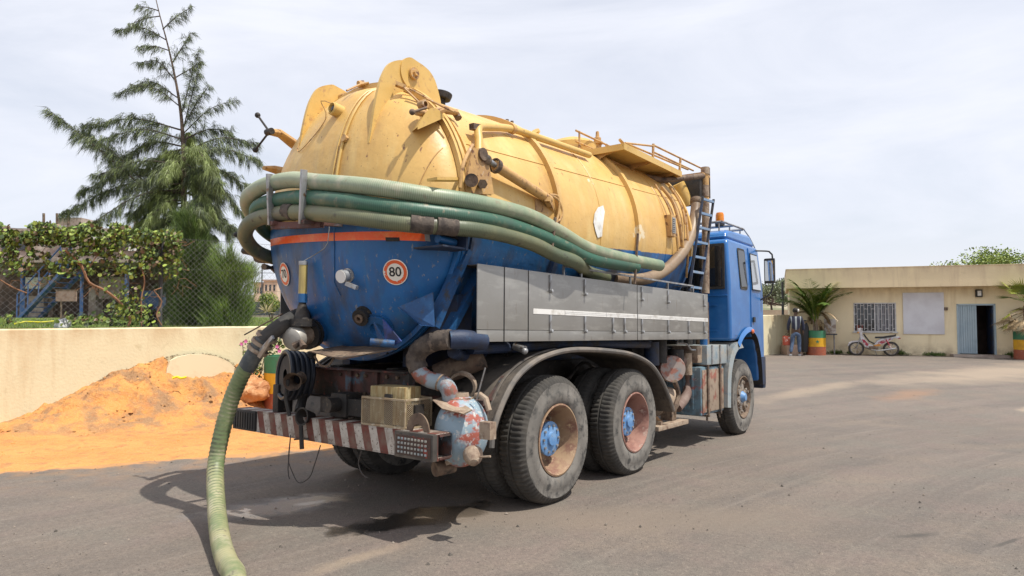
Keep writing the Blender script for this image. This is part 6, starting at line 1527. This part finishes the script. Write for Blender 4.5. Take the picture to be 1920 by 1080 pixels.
# door
dr_ = empty('door'); dr_.parent = bl; M_db = mat('pale blue door paint', (.37, .46, .51), [((.31, .40, .46), 2, .45, .65)], .6)
MB().box((d0, -.02, dz0), (d0 + .06, .12, dz1)).box((d1 - .06, -.02, dz0), (d1, .12, dz1)).box((d0, -.02, dz1 - .06), (d1, .12, dz1)).build('door_frame', M_db, dr_)
np_ = 8
for k in range(np_):
    a_, b_ = d0 + .06 + (dm - d0 - .06) * k / np_, d0 + .06 + (dm - d0 - .06) * (k + 1) / np_; MB().box((a_ + .004, .04 + .006 * (k % 2), dz0 + .02), (b_ - .004, .08, dz1 - .06)).build('door_board', M_db, dr_)
MB().box((d1 - .10, .10, dz0 + .02), (d1 - .06, .85, dz1 - .06)).build('open_leaf', M_blued, dr_)
MB().box((d0 - .25, -.55, -.1), (d1 + .3, .2, dz0), bev=.015).build('door_step', M_conc, bl)
# planters and palms by the building
M_p1, M_p2, M_p3 = leafmat('palm green', (.10, .17, .025)), leafmat('palm yellow green', (.24, .27, .035)), leafmat('palm dry tan', (.30, .21, .11))
def frond(root, base, d, ln, droop, m, w=.10, dens=34, name='frond'):
    d = Vector(d).normalized(); pts = []; p = Vector(base); v = d.copy(); b = MB()
    for k in range(14): pts.append(p.copy()); p = p + v * ln / 13; v = (v + Vector((0, 0, -droop / 13))).normalized()
    b.tube(pts, [.014 * (1 - k / 15) for k in range(14)], 4)
    for k in range(dens):
        t = (.18 + .8 * k / dens) * 13; i = min(12, int(t)); q = pts[i].lerp(pts[i + 1], t - i); dd = (pts[i + 1] - pts[i]).normalized(); s = dd.cross(Vector((0, 0, 1)))
        if s.length < .05: s = Vector((1, 0, 0))
        s.normalize(); l_ = ln * .30 * math.sin(math.pi * (.12 + .8 * k / dens)) * rr_.uniform(.8, 1.15)
        for sg in (1, -1): leafquad(b, q, (dd * .7 + s * sg * .7 + Vector((0, 0, -.25 + rr_.uniform(-.2, .1)))).normalized(), Vector((0, 0, 1)), l_, .024)
    b.build(name, m, root, smooth=0)
def palm(name, base, n_, ln, label, seed, up=.8, mats=(M_p1, M_p2, M_p3), wts=(.45, .3, .25), fh=.6):
    r_ = random.Random(seed); root = empty(name, base); tag(root, label, 'palm')
    for k in range(4): MB().tube([(.05 * math.cos(k * 1.6), .05 * math.sin(k * 1.6), -.05), (.12 * math.cos(k * 1.6), .12 * math.sin(k * 1.6), fh + .15 * k)], [.035, .02], 6).build('stem', M_rustl, root)
    for k in range(n_):
        a = k * 2.4 + r_.uniform(-.3, .3); m = r_.choices(mats, wts)[0]; dry = m is mats[2]; e = r_.uniform(.1, .9) if dry else r_.uniform(.45, 1.7) * up
        frond(root, (.05 * math.cos(a), .05 * math.sin(a), fh * r_.uniform(.4, 1.2)), (math.cos(a) * .8, math.sin(a) * .55, e), ln * r_.uniform(.65, 1.1) * (.5 if dry else 1), (2.6 if dry else 1.5) * r_.uniform(.7, 1.2), m)
    return root
def pot_at(px, label): 
    u, z = bhit(px, 664, .9); p = bworld(u, .95); p.z = gz(p.x, p.y) - .02; return p
pL = pot_at(1530, ''); planter(pL, .375, 1.02, 'banded planter with a star, beside the walking man at the building corner', R(-105))
palm('areca_palm', pL + Vector((0, 0, .98)), 46, 1.8, 'tall yellowing areca palm in the planter at the building corner', 3, 1.75)
pR = pot_at(1926, ''); planter(pR, .42, 1.05, 'banded planter right of the blue door at the photo edge', R(-105))
# fan palm
fp = empty('fan_palm', pR + Vector((0, 0, 1.0))); tag(fp, 'fan palm with drooping brown fans in the planter right of the door', 'palm')
MB().tube([(0, 0, -.1), (.02, 0, .5), (0, 0, 1.0)], [.13, .12, .09], 10).build('trunk', M_bark, fp)
r_ = random.Random(9)
for k in range(40):
    a = k * 2.4; low = k < 24; e = r_.uniform(-.5, .15) if low else r_.uniform(.35, 1.4); z0 = r_.uniform(.35, 1.0) if low else r_.uniform(1.0, 1.5)
    d = Vector((math.cos(a), math.sin(a) * .8, e)).normalized(); ln = r_.uniform(.45, .8); q = Vector((0, 0, z0)) + d * ln + Vector((0, 0, -.08)); b = MB().tube([(0, 0, z0), q], .010, 4)
    s = d.cross(Vector((0, 0, 1))).normalized()
    for j in range(19):
        t = (j - 9) / 9 * 1.35; dd = (d * math.cos(t) + s * math.sin(t) + Vector((0, 0, -.55 if low else -.15))).normalized(); leafquad(b, q, dd, d.cross(s), r_.uniform(.38, .62), .018)
    b.build('fan_leaf', (M_p3 if r_.random() < .7 else mat_tan) if low and False else ((M_p3, M_p2)[r_.random() < .15] if low else (M_p1, M_p2)[r_.random() < .5]), fp, smooth=0)
# meter box on a stand
u, z = bhit(1557, 660, .35); mb_ = empty('meter_box', bworld(u, .35)); mb_.rotation_euler.z = RZ; tag(mb_, 'grimy white utility box on a pipe stand beside the palm', 'box')
zz0, zz1 = bhit(1557, 625, .35)[1], bhit(1557, 598, .35)[1]
MB().box((-.22, -.12, zz0), (.22, .12, zz1), bev=.02).build('cabinet', mat('grimy white cabinet', (.55, .51, .46), [((.28, .22, .18), 5, .48, .62)], .7), mb_); MB().box((-.26, -.15, zz0 - .06), (.26, .15, zz0 - .02)).build('shelf', M_blued, mb_)
for x in (-.18, .15): MB().tube([(x, 0, -.05), (x, 0, zz0 - .05)], .03, 8).build('leg', M_steel, mb_)
# weeds along the foot of the building
def weed(px, n_, w, label, h=.14):
    u, _ = bhit(px, 664, .12); p = bworld(u, .14); p.z = gz(p.x, p.y); m = MB()
    for k in range(n_):
        q = Vector((rr_.gauss(0, w * .45) * cu, rr_.gauss(0, .05) + 0, rr_.random() * h * .5)); leafquad(m, q, (rdir() + Vector((0, -.2, 1.0))).normalized(), rdir(), h * rr_.uniform(.4, 1.1), .012, rr_.randrange(2))
    o = empty('weed', p); wf = m.build('foliage', [V1, V3], o, smooth=0); wf['kind'] = 'stuff'; tag(o, label, 'weed', 'weeds along the building foot')
for px, n_, w, lab in ((1568, 260, .35, 'dark weed clump under the utility box'), (1686, 110, .14, 'upright weed just behind the motorbike tail'), (1696, 60, .3, 'low weed right of the motorbike'), (1748, 220, .45, 'long weed patch under the white board'), (1765, 90, .2, 'small weed left of the door step'), (1893, 120, .2, 'leafy weed between the door step and the planter'), (1592, 60, .12, 'thin weed left of the motorbike')): weed(px, n_, w, lab, .22 if px in (1686, 1893) else .15)

# motorbike
u, z = bhit(1638, 662, .75); mk = empty('motorbike', bworld(u, .75)); mk.location.z = gz(mk.location.x, mk.location.y); mk.rotation_euler.z = RZ
tag(mk, 'white and red underbone motorbike parked below the barred window', 'motorbike')
M_mw = mat('white bike plastic', (.52, .51, .53), [((.3, .26, .24), 8, .52, .66)], rough=.4); M_mr = mat('dark red bike plastic', (.30, .03, .05), [((.55, .5, .5), 9, .56, .6)], .35); M_mo = mat('orange bike decal', (.55, .22, .03), rough=.4); M_seat = mat('black seat', (.02, .02, .022), rough=.5)
for x in (-.62, .62):
    w = MB().lathe([(-.04, .215), (-.048, .24), (-.038, .275), (0, .292), (.038, .275), (.048, .24), (.04, .215)], (x, 0, .285), (0, 1, 0), 30).build('wheel', M_rubber, mk)
    m = MB().lathe([(-.03, .195), (-.03, .218), (.03, .218), (.03, .195), (-.03, .195)], (x, 0, .285), (0, 1, 0), 30); m.cyl((x, -.05, .285), (x, .05, .285), .045)
    for k in range(6): a = k * math.pi / 3; m.bar((x + .04 * math.cos(a), 0, .285 + .04 * math.sin(a)), (x + .20 * math.cos(a + .25), 0, .285 + .20 * math.sin(a + .25)), .03, .03)
    m.build('rim', M_spider, w)
for y in (-.07, .07): MB().tube([(-.62, y, .285), (-.50, y, .62), (-.43, y, .86)], .018, 8).build('fork', M_steel, mk)
MB().prism([(-.93, .36), (-.90, .50), (-.78, .58), (-.62, .60), (-.46, .62), (-.40, .56), (-.46, .54), (-.62, .55), (-.78, .52), (-.88, .42)], .12, axis=1, off=-.06).build('front_mudguard', M_mw, mk)
MB().prism([(-.50, .92), (-.42, .94), (-.34, .72), (-.20, .52), (-.02, .42), (-.02, .34), (-.16, .30), (-.30, .34), (-.38, .50), (-.46, .66)], .20, axis=1, off=-.10).build('leg_shield', M_mw, mk)
MB().prism([(-.42, .66), (-.32, .64), (-.20, .48), (-.16, .40), (-.26, .40), (-.36, .50)], .21, axis=1, off=-.105).build('red_panel', M_mr, mk)
MB().prism([(-.36, .86), (-.30, .74), (-.16, .56), (.02, .46), (.10, .50), (.02, .52), (-.14, .60), (-.26, .78), (-.32, .88)], .16, axis=1, off=-.08).build('inner_shield', M_seat, mk)
MB().prism([(.02, .46), (.14, .62), (.32, .72), (.74, .80), (.80, .76), (.66, .66), (.40, .52), (.22, .42), (.06, .40)], .20, axis=1, off=-.10).build('side_cowl', M_mw, mk)
MB().prism([(.14, .52), (.30, .62), (.62, .70), (.60, .66), (.36, .52), (.24, .46)], .21, axis=1, off=-.105).build('red_panel', M_mr, mk)
MB().prism([(.0, .42), (.20, .50), (.28, .46), (.22, .40), (.04, .38)], .205, axis=1, off=-.1025).build('orange_panel', M_mo, mk)
MB().prism([(.06, .70), (.08, .77), (.34, .78), (.56, .82), (.76, .84), (.80, .88), (.78, .79), (.52, .74), (.34, .70)], .22, axis=1, off=-.11).build('seat', M_seat, mk)
MB().prism([(.74, .78), (.90, .80), (.93, .74), (.80, .70)], .14, axis=1, off=-.07).build('tail', M_mw, mk); MB().box((.86, -.06, .69), (.95, .06, .74), bev=.01).build('tail_light', M_mr, mk)
MB().box((-.55, -.09, .90), (-.38, .09, 1.10), bev=.05).build('headlight_cowl', M_mw, mk); MB().box((-.57, -.16, .90), (-.52, .16, .95), bev=.015).build('indicator', M_mo, mk)
MB().tube([(-.30, -.32, 1.0), (-.42, -.18, 1.04), (-.44, 0, 1.05), (-.42, .18, 1.04), (-.30, .32, 1.0)], .016, 8).build('handlebar', M_seat, mk)
for y in (-.22, .22): MB().tube([(-.42, y, 1.04), (-.46, y, 1.16)], .008, 5).sph((-.45, y, 1.18), .04, (.5, 1, 1)).build('mirror', M_seat, mk)
MB().box((-.18, -.12, .24), (.16, .12, .40), bev=.04).cyl((-.18, 0, .34), (-.30, 0, .37), .07).build('engine', M_rust, mk); MB().tube([(-.1, -.13, .24), (.2, -.14, .22), (.44, -.14, .25), (.78, -.14, .32)], [.018, .02, .035, .035], 8).build('exhaust', M_steel, mk)
MB().bar((.1, .1, .32), (.62, .1, .285), .02, .045).build('swing_arm', M_steel, mk); MB().tube([(.02, -.1, .28), (.10, -.24, .0)], .012, 6).build('side_stand', M_seat, mk)
MB().tube([(.45, -.1, .65), (.60, -.1, .32)], .025, 8).build('shock_absorber', M_mr, mk)

# walking man
pp = at(1493, 665, 26.6); gzz = gz(pp.x, pp.y); sc = 1.07
man = empty('person', (pp.x, pp.y, gzz), R(-18)); tag(man, 'person seen from behind in jeans and a dark striped top, walking with a bag', 'person')
def skin(name, verts, edges, rads, m, par, sub=2):
    me = bpy.data.meshes.new(name); me.from_pydata([Vector(v) * sc for v in verts], edges, []); o = bpy.data.objects.new(name, me); COL.objects.link(o); o.parent = par
    sk = o.modifiers.new('skin', 'SKIN'); me.skin_vertices.new() if not me.skin_vertices else None
    for i, r_ in enumerate(rads): me.skin_vertices[0].data[i].radius = (r_[0] * sc, r_[1] * sc) if isinstance(r_, tuple) else (r_ * sc, r_ * sc)
    me.skin_vertices[0].data[0].use_root = True; sk.use_smooth_shade = True
    s = o.modifiers.new('sub', 'SUBSURF'); s.levels = sub; s.render_levels = sub; me.materials.append(m); return o
M_skin = mat('dark brown skin', (.075, .04, .025), rough=.5); M_jean = mat('blue jeans', (.07, .11, .19), [((.11, .16, .25), 8, .5, .65), ((.04, .06, .11), 3, .5, .65)], .85)
N = NB('dark top with pale stripes'); s_ = N.n('SeparateXYZ'); N.l(N.coord(), s_.inputs[0])
k_ = N.math('MULTIPLY', N.math('GREATER_THAN', N.math('SINE', N.math('MULTIPLY', N.math('ADD', s_.outputs[0], .045), 34)), .45), N.math('LESS_THAN', N.math('ABSOLUTE', s_.outputs[0]), .19))
N.l(N.mix(k_, (.022, .026, .05), (.30, .33, .34)), N.b.inputs['Base Color']); N.b.inputs['Roughness'].default_value = .85; M_top = N.m
# body: seen from behind, +y away from the camera
V = [(0, 0, .93), (0, .0, 1.12), (0, .0, 1.34), (0, .01, 1.46), (0, .01, 1.55), (0, .03, 1.66), (0, .03, 1.74),
     (-.18, 0, 1.40), (-.25, -.02, 1.15), (-.25, .08, .93), (-.25, .10, .85), (.18, 0, 1.40), (.25, .02, 1.15), (.25, .02, .92), (.25, .03, .84),
     (-.09, 0, .88), (-.13, -.02, .50), (-.20, -.12, .10), (-.21, -.03, .04), (.09, .0, .88), (.11, .10, .50), (.12, .06, .10), (.12, .20, .04)]
E_ = [(0, 1), (1, 2), (2, 3), (3, 4), (4, 5), (5, 6), (2, 7), (7, 8), (8, 9), (9, 10), (2, 11), (11, 12), (12, 13), (13, 14), (0, 15), (15, 16), (16, 17), (17, 18), (0, 19), (19, 20), (20, 21), (21, 22)]
Rd = [(.15, .11), (.14, .10), (.16, .11), (.06, .06), (.055, .055), (.085, .10), (.06, .075), .06, .042, .032, .04, .06, .042, .032, .04, .085, .058, .038, .04, .085, .058, .038, .04]
body = skin('body', V, E_, Rd, M_skin, man)
skin('jacket', [(0, 0, .92), (0, 0, 1.12), (0, 0, 1.34), (0, .01, 1.47), (-.18, 0, 1.41), (-.26, -.02, 1.15), (-.26, .07, .95), (.18, 0, 1.41), (.26, .02, 1.15), (.26, .02, .94)], [(0, 1), (1, 2), (2, 3), (2, 4), (4, 5), (5, 6), (2, 7), (7, 8), (8, 9)], [(.17, .13), (.165, .125), (.18, .13), (.08, .08), .085, .065, .055, .085, .065, .055], M_top, man)
skin('jeans', [(0, 0, .95), (0, 0, .90), (-.095, 0, .84), (-.135, -.02, .50), (-.20, -.12, .12), (.095, 0, .84), (.115, .10, .50), (.12, .06, .12)], [(0, 1), (1, 2), (2, 3), (3, 4), (1, 5), (5, 6), (6, 7)], [(.16, .125), (.155, .12), .105, .078, .062, .105, .078, .062], M_jean, man)
MB().sph((0, .03 * sc, 1.70 * sc), .105 * sc, (1, 1.1, .95), 16, 10).build('hair', mat('black hair', (.012, .011, .01), rough=.8), man)
MB().sph((.085 * sc, -.02 * sc, 1.70 * sc), .045 * sc, (1, .8, 1.2)).build('ear_muff', M_white, man)
for x, y, yy in ((-.21, -.10, 0), (.12, .10, 0)): MB().box(((x - .05) * sc, (y - .10) * sc, .0), ((x + .05) * sc, (y + .17) * sc, .085), bev=.03).build('shoe', mat('grey trainer', (.35, .35, .36), rough=.7) if x < 0 else bpy.data.materials['grey trainer'], man)
hm_ = MB()
for sx_ in (-1, 1):
    hx_, hy_ = .25 * sx_ * sc, (.10 if sx_ < 0 else .03) * sc
    for k in range(4): hm_.tube([(hx_, hy_ + (k - 1.5) * .02, .83 * sc), (hx_, hy_ + (k - 1.5) * .022, .79 * sc), (hx_ - .012 * sx_, hy_ + (k - 1.5) * .02, (.755 + .008 * abs(k - 1)) * sc)], .009, 5)
    hm_.tube([(hx_ - .02 * sx_, hy_ + .03, .85 * sc), (hx_ - .035 * sx_, hy_ + .045, .81 * sc)], .010, 5)
hm_.build('fingers', M_skin, man)
q = man.location + Vector((-.36, .10, 0)); bgx = empty('red_bag', (q.x, q.y, gzz)); tag(bgx, 'red carrier bag hanging from the walking man\'s left hand', 'bag')
MB().box((-.12, -.08, .42), (.14, .08, .80), bev=.04).build('bag_body', mat('dull red bag', (.30, .05, .025), [((.5, .45, .4), 8, .60, .66)], .7), bgx); MB().tube(smooth_path([(-.06, 0, .78), (.03, 0, .90), (.10, 0, .78)]), .008, 5).build('handle', M_seat, bgx)
q = at(1487, 654, 27.6); cr = MB().box((-.38, -.3, 0), (.28, .3, .42), bev=.02).build('cardboard_box', mat('pinkish cardboard', (.48, .34, .26), [((.36, .25, .19), 3, .45, .65)], .9)); cr.location = (q.x, q.y, gz(q.x, q.y)); tag(cr, 'pinkish cardboard box on the ground behind the walking man', 'box')
q = at(1508, 650, 27.3); coat = MB().tube([(0, 0, 1.42), (.02, 0, 1.1), (.02, 0, .5), (0, 0, .12)], [.10, .17, .16, .12], 10).build('dark_coat', M_seat); coat.location = (q.x, q.y, gz(q.x, q.y)); tag(coat, 'long dark coat hung on the left side of the corner planter', 'coat')
# fence post and trees at the far right
q = at(1468, 590, 31); fp_ = MB().tube([(0, 0, 0), (0, 0, 3.0)], .06, 8).build('tall_post', M_post); fp_.location = (q.x, q.y, .0); tag(fp_, 'thin dark post behind the wall left of the building', 'post')
bk_ = MB(); bk_.box((9, 45, -.5), (24, 45.3, 1.78)); tag(bk_.build('boundary_wall', mat('tan block wall', (.42, .32, .22), [((.33, .25, .17), 2, .45, .65)], .9)), 'low tan block wall far behind the garden wall by the post', 'wall')
def crown_tree(name, base, h, rad, n_, size, mats, label, clumps=26, flat=.5, trunk_r=.2, seed=5, group=None):
    r_ = random.Random(seed); root = empty(name, base); m = MB(); tr = MB(); top_ = Vector((0, 0, h * .55)); tr.tube([(0, 0, -.2), (.1, 0, h * .3), top_], [trunk_r, trunk_r * .8, trunk_r * .6], 8)
    for k in range(clumps):
        a = r_.random() * 6.28; q = math.sqrt(r_.random()); c = Vector((q * rad * math.cos(a), q * rad * math.sin(a), h * (.72 + .2 * (1 - q * q)) + r_.uniform(-.5, .4) * flat * h * .2)); tr.tube([top_, top_.lerp(c, .5) + Vector((0, 0, -.1 * h * q)), c], [trunk_r * .4, trunk_r * .2, .02], 5, caps=False)
        cr_ = rad * r_.uniform(.16, .30); cloud(m, c, (cr_, cr_, cr_ * flat), n_ // clumps, size, len(mats), shell=.15, r_=r_)
    tr.build('trunk', M_bark, root); f_ = m.build('crown', mats, root, smooth=0); f_['kind'] = 'stuff'; tag(root, label, 'tree', group); return root
crown_tree('spreading_tree', (34.0, 44, -.2), 6.2, 4.9, 9000, .17, [V1, V2, V2], 'spreading green tree behind the flat roof at the right', 40, .55, .25, 5)
HZ = [leafmat('far tree hazy grey green', (.13, .16, .085)), leafmat('far tree hazy green', (.17, .20, .10)), leafmat('far tree hazy pale', (.22, .24, .14))]  # distance haze painted in as greyed, paler leaf greens
for i, (px, Y, h, rad, lab) in enumerate(((1446, 62, 4.1, 2.6, 'grey green far tree beside the cab mirror'), (1478, 66, 4.6, 2.8, 'grey green far tree behind the thin post'), (1512, 64, 3.9, 2.4, 'grey green far tree half hidden by the areca palm'), (1415, 66, 4.3, 2.6, 'grey green far tree mostly behind the cab'))):
    q = at(px, 590, Y); crown_tree('far_tree', (q.x, q.y, .2), h, rad, 3600, .2, HZ, lab, 22, .9, .15, 20 + i, 'far trees beyond the right wall')
